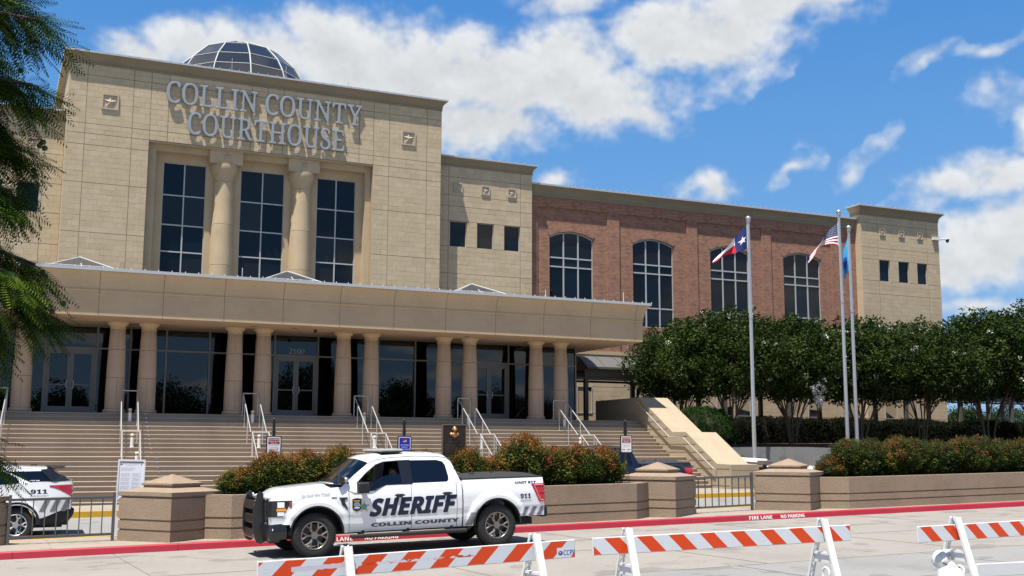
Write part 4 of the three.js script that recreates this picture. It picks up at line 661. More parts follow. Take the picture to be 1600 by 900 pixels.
// ---------------------------------------------------------------- covered walkway beside the building
function walkway(label, xa, xb, z, eave, ground, singles) {
  const o = thing('covered_walkway', label, 'walkway roof', [0, 0, 0]), hw = 1.45, n = Math.floor((xb - xa) / 0.95);
  const arcP = t => { const a = lerp(-1, 1, t); return [z + a * hw, eave + 0.62 * (1 - a * a)]; };
  const panel = (x0, x1) => [grid(1, 12, (u, v) => { const [zz, y] = arcP(1 - v); return [lerp(x0, x1, u), y, zz]; }), grid(1, 12, (u, v) => { const [zz, y] = arcP(1 - v); return [lerp(x0, x1, u), y - 0.05, zz]; })];
  const seam = x => [...Array(8)].map((_, i) => { const [za, ya] = arcP(i / 8), [zb2, yb2] = arcP((i + 1) / 8); return beam([x, ya + 0.012, za], [x, yb2 + 0.012, zb2], 0.03, 0.04); });
  const restG = [];
  for (let i = 0; i < n; i++) { const x0 = xa + i * 0.95, g = [...panel(x0 + 0.004, x0 + 0.946), ...seam(x0)]; if (i < singles) P('roof_panel', g, M.canopyMetal, o); else restG.push(g); }
  if (restG.length) stuff(P('roof_panels', restG, M.canopyMetal, o));
  for (const s of [-1, 1]) { P('gutter', B(xa, xb, eave - 0.08, eave + 0.02, z + s * hw - 0.05, z + s * hw + 0.05), M.canopyDark, o); P('eave_beam', B(xa, xb, eave - 0.42, eave - 0.10, z + s * 1.15 - 0.06, z + s * 1.15 + 0.06), M.canopyDark, o); P('lower_beam', B(xa - 0.4, xb, eave - 0.55, eave - 0.45, z + s * 1.15 - 0.08, z + s * 1.15 + 0.08), M.canopyDark, o); }
  for (let x = xa + 0.1; x < xb; x += 3.85) for (const s of [-1, 1]) P('post', B(x - 0.09, x + 0.09, ground, eave - 0.1, z + s * 1.15 - 0.09 + (s > 0 ? 0.001 : 0), z + s * 1.15 + 0.09), M.canopyDark, o);
  for (let x = xa + 0.1; x < xb; x += 3.85) P('cross_beam', B(x - 0.06, x + 0.06, eave - 0.3, eave - 0.12, z - 1.09, z + 1.09), M.canopyDark, o);
}
walkway('curved metal walkway roof running from the portico along the brick wing', 24.75, 52, -47.4, 5.92, 2.7, 14);
walkway('far covered walkway beyond the end tower, seen under the right trees', 52.6, 95, -57.0, 5.95, 2.2, 0);

// ---------------------------------------------------------------- raised bed, curved retaining wall, kerb ledge, utility box
{
  const line = [[26.5, -38.6], [27.2, -38.05], [28.4, -37.5], [29.8, -37.0], [31.6, -36.2], [34, -34.8], [38, -33.2], [46, -32.2], [70, -32]];
  const cur = new THREE.CatmullRomCurve3(line.map(([x, z]) => V(x, 0, z))), top = x => 2.22 + 0.05 * Math.sin((x - 26) * 0.5) - 0.02 * clamp(x - 30, 0, 6);
  const wall = [grid(80, 1, (u, v) => { const p = cur.getPoint(u); return [p.x, lerp(0.3, top(p.x), v), p.z]; }), grid(80, 1, (u, v) => { const p = cur.getPoint(u); return [p.x + 0.03, top(p.x), p.z - 0.22 * v]; }), grid(80, 1, (u, v) => { const p = cur.getPoint(u); return [p.x + 0.03, lerp(top(p.x), 1.5, v), p.z - 0.22]; })];
  tag(mesh('retaining_wall', wall, M.greyConc), 'curved grey concrete retaining wall behind the first flagpole', 'wall');
  struct('planting_bed', [grid(80, 14, (u, v) => { const p = cur.getPoint(u), t = v; return [p.x, t < 0.62 ? lerp(top(p.x) - 0.08, 2.45, sstep(0, 0.55, t)) : lerp(2.45, 2.95, sstep(0.62, 0.95, t)), lerp(p.z - 0.2, -51.3, t)]; }), sheet(52, 110, -75, -44, () => 2.55)], M.mulch);
  struct('side_walk', [B(26.3, 100, 0.3, 0.7, -34.2, -26.9)].map(g => { const p = g.attributes.position; for (let i = 0; i < p.count; i++) p.setY(i, p.getY(i) + 0.012 * (p.getX(i) - 26)); return g; }), M.walk);
  const led = mesh('seat_ledge', [beam([26.75, 1.68, -36.9], [27.25, 1.62, -35.9], 0.5, 0.16), beam([27.25, 1.50, -35.2], [27.9, 1.38, -33.4], 0.5, 0.16), beam([26.8, 1.25, -36.8], [27.9, 0.95, -33.4], 0.35, 0.7)], std([0.62, 0.62, 0.60], { map: mottle })); tag(led, 'low pale concrete ledge showing beside the right pier cap', 'ledge');
  const ub = thing('utility_box', 'small brown utility box right of the stepped side wall', 'utility box', [25.98, 0.7, -34.5]); P('case', B(-0.15, 0.15, 0, 0.82, -0.15, 0.15), M.black, ub); P('lid', [RB(0.40, 0.16, 0.38, 0.0, 0.98, 0, 0.02), B(-0.02, 0.02, 0.8, 0.92, -0.1, 0.1)], std([0.14, 0.11, 0.10]), ub);
}

// ---------------------------------------------------------------- security cameras
{
  const a = thing('security_camera', 'white bracket security camera on the edge of the end tower', 'camera', [51.74, 14.86, -50.5]);
  P('bracket', [B(-0.55, 0.02, -0.05, 0.12, -0.38, -0.25), bar([0, 0.04, -0.3], [0.42, 0.02, -0.1], 0.04)], M.plasticWhite, a); P('housing', [cyl(0.1, 0.12, 0.1, 0.42, -0.08, -0.1, 14)], M.blackGloss, a); P('dome', [move(new THREE.SphereGeometry(0.09, 14, 10), 0.42, -0.1, -0.1)], M.blackGloss, a);
  const b = thing('security_camera', 'small black dome camera under the portico soffit above the centre doors', 'camera', [10.82, 6.565, -41.5]);
  P('mount', cyl(0.06, 0.06, 0.03, 0, -0.03, 0, 14), M.blackGloss, b); P('dome', [move(new THREE.SphereGeometry(0.062, 14, 10), 0, -0.075, 0)], M.blackGloss, b);
  const w = thing('wet_floor_sign', 'yellow folding floor sign inside the lobby right of the right doors', 'floor sign', [20.3, FL, -44.6]);
  P('panel', [grid(1, 1, (u, v) => [lerp(-0.14, 0.14, u) * lerp(1, 0.55, v), v * 0.62, lerp(0.15, 0.02, v)])], std([0.75, 0.50, 0.03]), w); P('panel', [grid(1, 1, (u, v) => [lerp(-0.14, 0.14, u) * lerp(1, 0.55, v), v * 0.62, lerp(-0.15, -0.02, v)])], std([0.75, 0.50, 0.03]), w);
}

// ---------------------------------------------------------------- barricades
const stripes = (dir, period, width, start, damage, logo) => canvasTex(2048, 128, (g, w, h) => {
  g.fillStyle = '#d4d7da'; g.fillRect(0, 0, w, h); g.fillStyle = '#d8430a'; const sh = w * 0.052 * dir;
  for (let k = -2; k < 12; k++) { const x = (start + k * period) * w; g.beginPath(); g.moveTo(x, 0); g.lineTo(x + width * w, 0); g.lineTo(x + width * w + sh, h); g.lineTo(x + sh, h); g.closePath(); g.fill(); }
  const r = mulberry(damage + 3); g.fillStyle = 'rgba(90,90,95,0.10)'; for (let i = 0; i < 6; i++) g.fillRect(0, 12 + i * 19, w, 2.2);
  g.strokeStyle = 'rgba(70,60,55,0.35)'; for (let i = 0; i < 60; i++) { const x = r() * w, y = r() * h; g.lineWidth = 0.6 + r(); g.beginPath(); g.moveTo(x, y); g.lineTo(x + r() * 50 - 10, y + r() * 6 - 3); g.stroke(); }
  if (damage > 1) { g.fillStyle = '#c9c2cc'; g.beginPath(); let y0 = 70; g.moveTo(0.09 * w, 76); for (let x = 0.09; x < 0.28; x += 0.008) g.lineTo(x * w, 44 + r() * 7 - (x - 0.09) * 40); for (let x = 0.28; x > 0.09; x -= 0.008) g.lineTo(x * w, 78 + r() * 8 - (x - 0.09) * 60); g.fill();
    for (let i = 0; i < 40; i++) { const x = 0.28 + Math.pow(r(), 1.6) * 0.36, y = 62 - (x - 0.28) * 20; g.fillStyle = r() > 0.35 ? '#d2cdd2' : '#c23a0c'; g.beginPath(); g.moveTo(x * w, y + r() * 10); for (let k = 0; k < 6; k++) g.lineTo(x * w + k * (6 + r() * 9), y + (r() - 0.5) * 18); g.lineTo(x * w + 20, y + 12); g.fill(); } }
  if (logo) { g.fillStyle = '#d8dade'; g.fillRect(w * 0.935, 50, w * 0.053, 74); g.fillStyle = '#1d3c8c'; g.font = 'bold 58px sans-serif'; g.save(); g.translate(w * 0.958, 112); g.scale(0.62, 1); g.fillText('CCPW', 0, 0); g.restore(); g.beginPath(); g.arc(w * 0.948, 92, 17, 0, 7); g.fill(); g.fillStyle = '#b5122c'; g.beginPath(); g.moveTo(w * 0.948, 92); g.lineTo(w * 0.955, 86); g.lineTo(w * 0.955, 108); g.fill(); g.fillStyle = '#e8eaee'; starPath(g, w * 0.947, 88, 9); }
});
function makeBarricade(label, a, b, print, legs, lower, lean = 0) {
  const L = Math.hypot(b[0] - a[0], b[2] - a[2]), mx = (a[0] + b[0]) / 2, mz = (a[2] + b[2]) / 2, o = thing('barricade', label, 'barricade', [mx, gy(mx), mz], null, -Math.atan2(b[2] - a[2], b[0] - a[0]));
  const hTop = 0.95, tilt = Math.atan2(b[1] - a[1], L), board = part('board', o); board.rotation.z = tilt; board.position.y = hTop - 0.1015;
  const core = new THREE.Mesh(boxUV(prep(RB(L, 0.203, 0.024, 0, 0, 0, 0.006, 1))), M.plasticWhite); core.name = 'plank'; core.castShadow = core.receiveShadow = true; board.add(core);
  const f = new THREE.Mesh(prep(uvBox(L - 0.02, 0.185, 0.004, 0, 0, 0.0135)), phys([1, 1, 1], { map: print, roughness: 0.4 })); f.name = 'striped_face'; f.castShadow = f.receiveShadow = true; board.add(f);
  for (const t of legs) {
    const x = (t - 0.5) * L, yo = Math.tan(tilt) * x, fr = part('a_frame', o, 'white plastic A-frame with lattice legs');
    for (const s of [1, -1]) { // each leg: two flanges with lattice between
      const top = [x, hTop + 0.09 + yo, s * 0.035], foot = [x, -0.01 + yo * 0.5, s * 0.40], dx = 0.035, gs = [beam([x - dx, top[1], top[2]], [x - dx, foot[1], foot[2]], 0.014, 0.036), beam([x + dx, top[1], top[2]], [x + dx, foot[1], foot[2]], 0.014, 0.036)], n = 15;
      for (let k = 0; k < n; k++) { const p = (q, sd) => [x + sd * dx, lerp(top[1], foot[1], q), lerp(top[2], foot[2], q)]; gs.push(beam(p(k / n, k % 2 ? 1 : -1), p((k + 1) / n, k % 2 ? -1 : 1), 0.012, 0.03)); }
      gs.push(B(x - 0.05, x + 0.05, foot[1], foot[1] + 0.03, foot[2] - 0.04, foot[2] + 0.04)); if (s > 0) gs.push(beam([x, top[1] + 0.002, top[2] + 0.024], [x, foot[1], foot[2] + 0.024], 0.066, 0.006)); P('leg', gs, M.plasticWhite, fr);
    }
    P('brace', [B(x - 0.03, x + 0.03, 0.60 + yo, 0.63 + yo, -0.17, 0.17), B(x - 0.012, x + 0.012, 0.50 + yo, 0.60 + yo, -0.19, 0.19), B(x - 0.02, x + 0.02, 0.25 + yo, 0.29 + yo, -0.29, 0.29), tube([[x, 0.29 + yo, 0.1], [x, 0.40 + yo, 0.10], [x, 0.44 + yo, 0.04], [x, 0.40 + yo, -0.02], [x, 0.29 + yo, -0.02]], 0.016, 20, 6)], M.plasticWhite, fr);
  }
  if (lower) P('lower_plank', [RB(L * 0.8, 0.16, 0.03, L * 0.1, 0.36 + 0.02 * L * 0.1, 0.22, 0.008, 1)], M.plasticWhite, o);
}
makeBarricade('orange and white barricade with torn stripes in front of the sheriff pickup', [2.45, 1.01, -11.38], [6.16, 1.09, -11.76], stripes(-1, 0.12, 0.058, 0.075, 5, true), [0.25, 0.855]);
makeBarricade('clean orange and white barricade in the middle, under the kerb lettering', [6.45, 1.09, -11.87], [10.08, 1.17, -11.65], stripes(1, 0.1176, 0.056, 0.038, 1, false), [0.125, 0.885]);
makeBarricade('orange and white barricade cut off by the right edge of the view', [10.59, 1.18, -11.01], [14.2, 1.26, -10.95], stripes(1, 0.105, 0.048, 0.006, 0, false), [0.175, 0.88], true);
{ // white sandbags on the foot of the right barricade
  const bag = (s, sd) => { const g = new THREE.IcosahedronGeometry(1, 5), p = g.attributes.position; for (let i = 0; i < p.count; i++) { const x = p.getX(i), y = p.getY(i), z = p.getZ(i), k = 1 + 0.16 * fbm(x * 1.7 + sd, y * 1.7, z * 1.7, 3) + 0.06 * Math.sin(Math.atan2(z, x) * 9 + sd) * clamp(y + 0.2, 0, 1); const nk = y > 0.62 ? lerp(1, 0.28, sstep(0.62, 0.98, y)) : 1; p.setXYZ(i, x * k * s * nk, y * k * s * (y > 0.6 ? 1.15 : 0.85), z * k * s * 0.85 * nk); } const q = mergeVertices(g.deleteAttribute('normal').deleteAttribute('uv')); q.computeVertexNormals(); return q; };
  const pl = phys([0.58, 0.59, 0.60], { roughness: 0.35 });
  const o = thing('sandbag', 'white plastic bag tied on the left leg of the right barricade', 'sandbag', [11.06, gy(11) + 0.50, -11.12]);
  P('bag', [bag(0.115, 3)], pl, o).rotation.z = 0.5; P('knot', move(bag(0.05, 8), 0.09, 0.08, 0), pl, o); P('tie', [bar([0.05, -0.06, 0.1], [0.2, -0.09, 0.12], 0.006, 5), bar([0.05, -0.06, 0.1], [-0.06, -0.03, 0.1], 0.006, 5)], M.black, o);
  const q = thing('sandbag', 'white plastic sandbag lying across the foot of the right barricade', 'sandbag', [11.05, gy(11) + 0.24, -10.95]); P('bag', [bag(0.2, 5)], pl, q); P('knot', [move(bag(0.06, 9), 0.02, 0.19, 0)], pl, q);
}
{ // fallen twigs by the barricade foot
  const tw = (label, x, z, pts) => tag(mesh('fallen_twig', pts.map(([a, b]) => bar([x + a[0], gy(x) + 0.03 + a[1], z + a[2]], [x + b[0], gy(x) + 0.03 + b[1], z + b[2]], 0.006, 5)), M.barkDark), label, 'twig');
  tw('dark forked twig on the pavement right of the middle barricade leg', 10.55, -12.75, [[[0, 0, 0], [0.16, 0.02, 0.05]], [[0.08, 0.01, 0.02], [0.2, 0.0, -0.05]]]);
  tw('thin dark twig on the pavement by the foot of the middle barricade', 9.75, -11.3, [[[0, 0, 0], [0.28, 0.03, 0.05]], [[0.1, 0.01, 0.02], [0.22, 0.05, 0.12]]]);
}

// ---------------------------------------------------------------- vehicles (local axes: nose towards -x, y up, driver's side +z)
function makeWheel(parent, x, z, r, w, rimR, side, spokes, rimMat) {
  const g = part('wheel', parent), y = r - 0.005, ax = q => { q.rotateX(Math.PI / 2 * side); q.translate(x, y, z); return q; };
  const h = w / 2, prof = [[rimR, -h * 0.9], [rimR + 0.03, -h], [r - 0.045, -h * 1.0], [r - 0.012, -h * 0.86], [r, -h * 0.6], [r, h * 0.6], [r - 0.012, h * 0.86], [r - 0.045, h], [rimR + 0.03, h], [rimR, h * 0.9]];
  P('tyre', ax(new THREE.LatheGeometry(prof.map(p => new THREE.Vector2(...p)), 56)), M.rubber, g);
  const tread = []; for (let i = 0; i < 56; i++) for (const k of [-0.66, -0.22, 0.22, 0.66]) { const t = new THREE.BoxGeometry(0.014, w * 0.17, 0.03); t.translate(r, 0, 0); t.translate(0, k * h, 0); t.rotateY((i + (k > 0 ? 0.5 : 0)) / 56 * Math.PI * 2); tread.push(t); } stuff(P('tread', ax(merge(tread)), M.rubber, g));
  const rim = [new THREE.LatheGeometry([[rimR, h * 0.92], [rimR - 0.004, h * 0.98], [rimR - 0.022, h * 0.96], [rimR - 0.03, h * 0.7], [rimR - 0.035, -h * 0.9]].map(p => new THREE.Vector2(...p)), 48)];
  for (let i = 0; i < spokes; i++) { const a = i / spokes * Math.PI * 2; const pt = (rad, da, yy) => [Math.cos(a + da) * rad, yy, Math.sin(a + da) * rad]; const sp = (p, q, wd) => { const bm = beam(p, q, wd, 0.026); return bm; };
    rim.push(sp(pt(0.05, 0, h * 0.62), pt(rimR * 0.58, 0, h * 0.74), 0.042), sp(pt(rimR * 0.54, 0, h * 0.73), pt(rimR - 0.02, 0.24, h * 0.86), 0.03), sp(pt(rimR * 0.54, 0, h * 0.73), pt(rimR - 0.02, -0.24, h * 0.86), 0.03)); }
  rim.push(cyl(0.075, 0.065, 0.05, 0, h * 0.56, 0, 20)); for (let i = 0; i < spokes; i++) { const a = (i + 0.5) / spokes * Math.PI * 2; rim.push(cyl(0.011, 0.011, 0.02, Math.cos(a) * 0.055, h * 0.6, Math.sin(a) * 0.055, 8)); }
  P('rim', ax(merge(rim)), rimMat, g); P('brake_disc', ax(merge([cyl(rimR - 0.06, rimR - 0.06, 0.03, 0, -0.02, 0, 32)])), std([0.10, 0.09, 0.085], { metalness: 0.5, roughness: 0.6 }), g);
}
function decal(parent, name, W, x0, x1, y0, y1, side, map, slant = 0, off = 0.004) { // thin vinyl laid on the body skin
  const g = grid(24, 6, (u, v) => { const x = lerp(x0, x1, side > 0 ? u : 1 - u), y = lerp(y0, y1, v) + slant * (x - x0); return [x, y, side * (W(x, y) + off)]; });
  const m = new THREE.Mesh(prep(g), std([1, 1, 1], { map, alphaTest: 0.5, roughness: 0.4 })); m.name = name; m.castShadow = m.receiveShadow = true; parent.add(m);
}
const inkText = (w, h, draw) => canvasTex(w, h, (g) => { g.clearRect(0, 0, w, h); draw(g); });
const tSheriff = inkText(1024, 230, g => { g.fillStyle = '#141a33'; g.strokeStyle = '#141a33'; g.lineJoin = 'round'; g.lineWidth = 16; g.font = 'bold 250px sans-serif'; g.setTransform(1, 0, -0.24, 1, 52, 0); const w = g.measureText('SHERIFF').width; g.scale(925 / w, 1); g.fillText('SHERIFF', 6, 206); g.strokeText('SHERIFF', 6, 206); });
const tCounty = inkText(1024, 72, g => { g.fillStyle = '#4b4a50'; g.strokeStyle = '#4b4a50'; g.lineWidth = 5; g.font = 'bold 58px sans-serif'; const w = g.measureText('COLLIN COUNTY').width; g.scale(1000 / w, 1); g.fillText('COLLIN COUNTY', 5, 58); g.strokeText('COLLIN COUNTY', 5, 58); });
const tUnit = inkText(512, 72, g => { g.fillStyle = '#242c4e'; g.strokeStyle = '#242c4e'; g.lineWidth = 3; g.font = 'bold 58px sans-serif'; const w = g.measureText('UNIT 817').width; g.scale(490 / w, 1); g.fillText('UNIT 817', 5, 58); g.strokeText('UNIT 817', 5, 58); });
const t911 = inkText(256, 200, g => { g.fillStyle = '#1b2140'; g.strokeStyle = '#1b2140'; g.lineWidth = 6; g.font = 'bold 128px serif'; const w = g.measureText('911').width; g.save(); g.scale(230 / w, 1); g.fillText('911', 5, 112); g.strokeText('911', 5, 112); g.restore(); g.fillStyle = '#55565e'; g.font = '46px serif'; g.fillText('EMERGENCY', 4, 182, 246); });
const tTrust = inkText(512, 100, g => { g.fillStyle = '#8f959f'; g.font = 'italic 74px serif'; g.fillText('In God We Trust', 10, 70, 490); });
const tBadge = inkText(512, 440, g => { // shield patch and five-pointed star
  const sh = s => { g.beginPath(); g.moveTo(150 - 118 * s, 100 - 50 * s); g.quadraticCurveTo(150, 100 - 105 * s, 150 + 118 * s, 100 - 50 * s); g.lineTo(150 + 118 * s, 200 + 60 * s); g.quadraticCurveTo(150 + 100 * s, 200 + 130 * s, 150, 200 + 150 * s); g.quadraticCurveTo(150 - 100 * s, 200 + 130 * s, 150 - 118 * s, 200 + 60 * s); g.closePath(); g.fill(); };
  g.fillStyle = '#b08a2c'; sh(1.08); g.fillStyle = '#14141e'; sh(1); g.fillStyle = '#b08a2c'; g.fillRect(62, 70, 176, 34); g.fillStyle = '#6f8fb4'; g.beginPath(); g.ellipse(150, 175, 84, 56, 0, 0, 7); g.fill(); g.fillStyle = '#a5443e'; g.fillRect(105, 158, 80, 22); g.fillStyle = '#4f8d76'; g.beginPath(); g.arc(170, 190, 22, 0, 7); g.fill(); g.fillStyle = '#d6dbe2'; g.fillRect(80, 240, 140, 30); g.fillStyle = '#5d79a6'; g.fillRect(92, 272, 120, 26);
  g.fillStyle = '#c9a546'; starPath(g, 345, 240, 168); g.fillStyle = '#8a9aa6'; g.beginPath(); g.arc(345, 240, 78, 0, 7); g.fill(); g.fillStyle = '#1f8f80'; g.beginPath(); g.arc(345, 240, 60, 0, 7); g.fill(); g.fillStyle = '#6cc0b4'; g.beginPath(); g.arc(345, 240, 24, 0, 7); g.fill(); });
const tSlash = inkText(256, 128, g => { g.fillStyle = '#77757c'; for (let i = 0; i < 3; i++) { const x = 20 + i * 82; g.beginPath(); g.moveTo(x + 46, 0); g.lineTo(x + 88, 0); g.lineTo(x + 42, 128); g.lineTo(x, 128); g.fill(); } });

function makePickup(label, pos, pitch, paint, police) {
  const t = thing('pickup_truck', label, 'pickup truck', pos); t.rotation.z = pitch;
  const AR = 0.515, AY = 0.43, RX = 3.66;
  const W = (x, y) => { let w = 0.985; if (y < 0.62) w -= 0.05 * Math.pow((0.62 - y) / 0.22, 1.6); if (y > 0.62) w += 0.018 * sstep(0.62, 0.72, y); if (y > 0.98) w -= 0.055 * Math.pow((y - 0.98) / 0.32, 1.5); w -= 0.012 * Math.exp(-Math.pow((y - 0.70) / 0.05, 2)); if (x < -0.3) w -= 0.16 * Math.pow((-0.3 - x) / 0.65, 2); if (x > 4.3) w -= 0.02 * Math.pow((x - 4.3) / 0.42, 2);
    for (const cx of [0, RX]) { const d = Math.hypot(x - cx, y - AY); if (d < AR + 0.2) w += 0.042 * (1 - sstep(AR + 0.05, AR + 0.17, d)); } return w; };
  const ylo = x => { let y = x > 4.1 ? 0.56 : 0.42; if (x < -0.5) y = 0.62; for (const cx of [0, RX]) { const dx = Math.abs(x - cx); if (dx < AR) y = Math.max(y === 0.62 && dx < AR ? 0.42 : y, AY + Math.sqrt(AR * AR - dx * dx)); } return y; };
  const belt = x => x < 0.45 ? lerp(1.10, 1.235, Math.pow(clamp((x + 0.95) / 1.4, 0, 1), 0.7)) : x < 0.62 ? lerp(1.235, 1.20, (x - 0.45) / 0.17) : x < 0.72 ? lerp(1.20, 1.16, (x - 0.62) / 0.1) : x < 1.06 ? 1.155 : x < 1.36 ? lerp(1.155, 1.262, sstep(1.06, 1.36, x)) : x < 2.92 ? 1.265 : 1.315;
  const skin = (x0, x1, s, nx) => grid(nx, 14, (u, v) => { const x = lerp(x0, x1, u), y = lerp(ylo(x), belt(x), v); return [x, y, s * W(x, y)]; });
  const edge = (x, s, d) => grid(1, 10, (u, v) => { const y = lerp(ylo(x), belt(x), v); return [x + d * u, y, s * (W(x, y) - 0.05 * u)]; });
  const body = part('body', t);
  P('bed_front', B(2.94, 2.97, 0.6, 1.3, -0.93, 0.93), paint, body);
  for (const s of [1, -1]) {
    P('front_fender', [skin(-0.95, 0.615, s, 90), edge(0.615, s, 0.004)], paint, t);
    for (const [n, a, b, hx] of [['front_door', 0.625, 1.862, 1.62], ['rear_door', 1.872, 2.80, 2.60]]) { const d = part('door', t, undefined); P('panel', [skin(a, b, s, 40), edge(a, s, 0.004), edge(b, s, -0.004)], paint, d);
      P('handle', [RB(0.20, 0.035, 0.03, hx, 1.075, s * (W(hx, 1.07) + 0.03), 0.012), RB(0.13, 0.07, 0.012, hx + 0.0, 1.065, s * (W(hx, 1.06) + 0.001), 0.005)], M.blackGloss, d); }
    P('cab_corner', [skin(2.81, 2.915, s, 8)], paint, t);
    P('bed_side', [skin(2.945, 4.72, s, 90), edge(2.945, s, 0.004), grid(60, 1, (u, v) => { const x = lerp(2.945, 4.72, u); return [x, belt(x), s * (W(x, belt(x)) - 0.10 * v)]; })], paint, t);
    // upper cab frame with window openings, leaning in
    const zt = y => s * (W(1.6, 1.265) - 0.004 - (y - 1.265) * 0.40), top = [[0.44, 1.235], [0.76, 1.49], [1.06, 1.70], [1.22, 1.765], [1.5, 1.80], [2.0, 1.815], [2.45, 1.80], [2.68, 1.765], [2.76, 1.68], [2.83, 1.50], [2.915, 1.27]];
    const outline = [...top, [2.4, 1.268], [1.36, 1.266], [1.30, 1.25], [1.2, 1.205], [1.10, 1.165], [1.03, 1.156], [0.72, 1.157], [0.62, 1.20]];
    const w1 = [[0.80, 1.19], [0.80, 1.33], [0.98, 1.49], [1.21, 1.655], [1.36, 1.705], [1.66, 1.722], [1.69, 1.285], [1.38, 1.28], [1.28, 1.25], [1.12, 1.19], [1.04, 1.178]], w2 = [[1.90, 1.29], [1.90, 1.728], [2.46, 1.722], [2.58, 1.69], [2.63, 1.62], [2.665, 1.40], [2.66, 1.33], [2.62, 1.295]];
    const bend = (g, o = 0) => { const p = g.attributes.position; for (let i = 0; i < p.count; i++) p.setZ(i, zt(p.getY(i)) + s * o + (p.getZ(i) > 0.5 ? 0 : 0)); g.computeVertexNormals(); return g; };
    P('cab_frame', bend(prep(new THREE.ShapeGeometry(shapeOf(outline, [w1, w2])))), paint, t);
    P('door_pillar', bend(prep(new THREE.ShapeGeometry(shapeOf([[1.685, 1.272], [1.655, 1.735], [1.905, 1.74], [1.905, 1.275]]))), 0.004), M.blackGloss, t);
    P('window_trim', bend(prep(new THREE.ShapeGeometry(shapeOf([[0.785, 1.17], [0.785, 1.335], [0.97, 1.505], [1.20, 1.67], [1.36, 1.72], [1.67, 1.737], [1.70, 1.274], [1.38, 1.268], [1.29, 1.238], [1.13, 1.178], [1.04, 1.165]], [w1]))), 0.003), M.black, t);
    P('rear_window', bend(prep(new THREE.ShapeGeometry(shapeOf(w2))), -0.012), M.carGlass, t);
    if (police) P('half_window', bend(prep(new THREE.ShapeGeometry(shapeOf(s > 0 ? [[0.98, 1.18], [1.04, 1.178], [1.12, 1.19], [1.28, 1.25], [1.38, 1.28], [1.69, 1.285], [1.68, 1.47], [1.40, 1.455], [1.22, 1.40]] : w1.slice().reverse()))), -0.012), s > 0 ? M.carGlass : M.clearGlass, t); else P('front_window', bend(prep(new THREE.ShapeGeometry(shapeOf(w1))), -0.012), M.carGlass, t);
    // arch liners, running board, mirror
    for (const cx of [0, RX]) P('wheel_arch', grid(20, 1, (u, v) => { const a = Math.PI * u; return [cx + Math.cos(a) * (AR + 0.004), AY + Math.sin(a) * (AR + 0.004), s * (0.985 - 0.42 * v)]; }), M.blackMatte, t);
    P('arch_lip', [0, RX].map(cx => grid(32, 1, (u, v) => { const a = Math.PI * (u * 1.0), r = AR - 0.028 * v; return [cx + Math.cos(a) * r, AY + Math.sin(a) * r, s * (W(cx, AY + AR) - 0.012 * v + 0.002)]; })), M.black, t);
    P('running_board', [RB(2.35, 0.075, 0.14, 1.82, 0.345, s * 1.0, 0.025), RB(2.5, 0.10, 0.03, 1.82, 0.44, s * 0.88, 0.01), ...[0.9, 1.8, 2.7].map(x => B(x - 0.03, x + 0.03, 0.36, 0.45, s * 0.7, s * 0.95))], M.blackMatte, t);
    P('mirror', [RB(0.23, 0.20, 0.15, 0.86, 1.245, s * 1.125, 0.035), RB(0.10, 0.07, 0.14, 0.90, 1.19, s * 1.02, 0.02)], M.black, t);
    makeWheel(t, -0.04, s * 0.865, 0.405, 0.27, 0.262, s, 6, M.rim); makeWheel(t, RX, s * 0.865, 0.41, 0.27, 0.262, s, 6, M.rim);
    // lights
    P('headlight', [grid(10, 8, (u, v) => { const x = lerp(-0.955, -0.46 - 0.22 * (1 - v), u), y = lerp(0.76, 1.055, v); return [x, y, s * (W(x, y) + 0.004)]; }), B(-0.972, -0.945, 0.77, 1.05, s * 0.60, s * 0.86)], M.blackGloss, t);
    P('headlight_lens', [[0.93, 1.03], [0.78, 0.85]].map(([a, b]) => grid(6, 3, (u, v) => { const x = lerp(-0.80, -0.64, u), y = lerp(a, b, v); return [x, y, s * (W(x, y) + 0.008)]; })), M.lens, t);
    P('turn_signal', grid(6, 3, (u, v) => { const x = lerp(-0.82, -0.60, u), y = lerp(0.865, 0.915, v); return [x, y, s * (W(x, y) + 0.009)]; }), M.amber, t);
    P('side_marker', grid(3, 4, (u, v) => { const x = lerp(-0.525, -0.472, u), y = lerp(0.93, 1.04, v); return [x, y, s * (W(x, y) + 0.008)]; }), std([0.25, 0.05, 0.02], { roughness: 0.3 }), t);
    P('tail_light', [grid(8, 10, (u, v) => { const y = lerp(0.83, 1.195, v), x = lerp(lerp(4.60, 4.43, v), 4.728, u); return [x, y, s * (W(x, y) + 0.007)]; }), B(4.715, 4.74, 0.84, 1.19, s * 0.80, s * 0.955)], M.redLens, t);
    if (police) P('tail_light_tube', [bar([4.50, 1.165, s * (W(4.5, 1.16) + 0.012)], [4.625, 0.87, s * (W(4.62, 0.87) + 0.012)], 0.010, 6), bar([4.625, 0.87, s * (W(4.62, 0.87) + 0.012)], [4.70, 0.855, s * (W(4.7, 0.85) + 0.012)], 0.010, 6), bar([4.50, 1.165, s * (W(4.5, 1.16) + 0.012)], [4.70, 1.165, s * (W(4.7, 1.16) + 0.012)], 0.010, 6)], phys([0.75, 0.25, 0.26], { roughness: 0.2 }), t);
    P('fender_vent', [move(extr([[0.42, 1.075], [0.585, 1.075], [0.585, 1.045], [0.535, 1.035], [0.535, 0.98], [0.60, 0.86], [0.585, 0.845], [0.47, 0.95], [0.455, 1.04]], 0.012), 0, 0, s > 0 ? W(0.5, 1.0) - 0.002 : -W(0.5, 1.0) - 0.010)], M.blackGloss, t);
    P('fender_badge', RB(0.10, 0.028, 0.008, 0.33, 1.075, s * (W(0.33, 1.075) + 0.002), 0.003), std([0.3, 0.3, 0.3], { metalness: 0.6 }), t);
  }
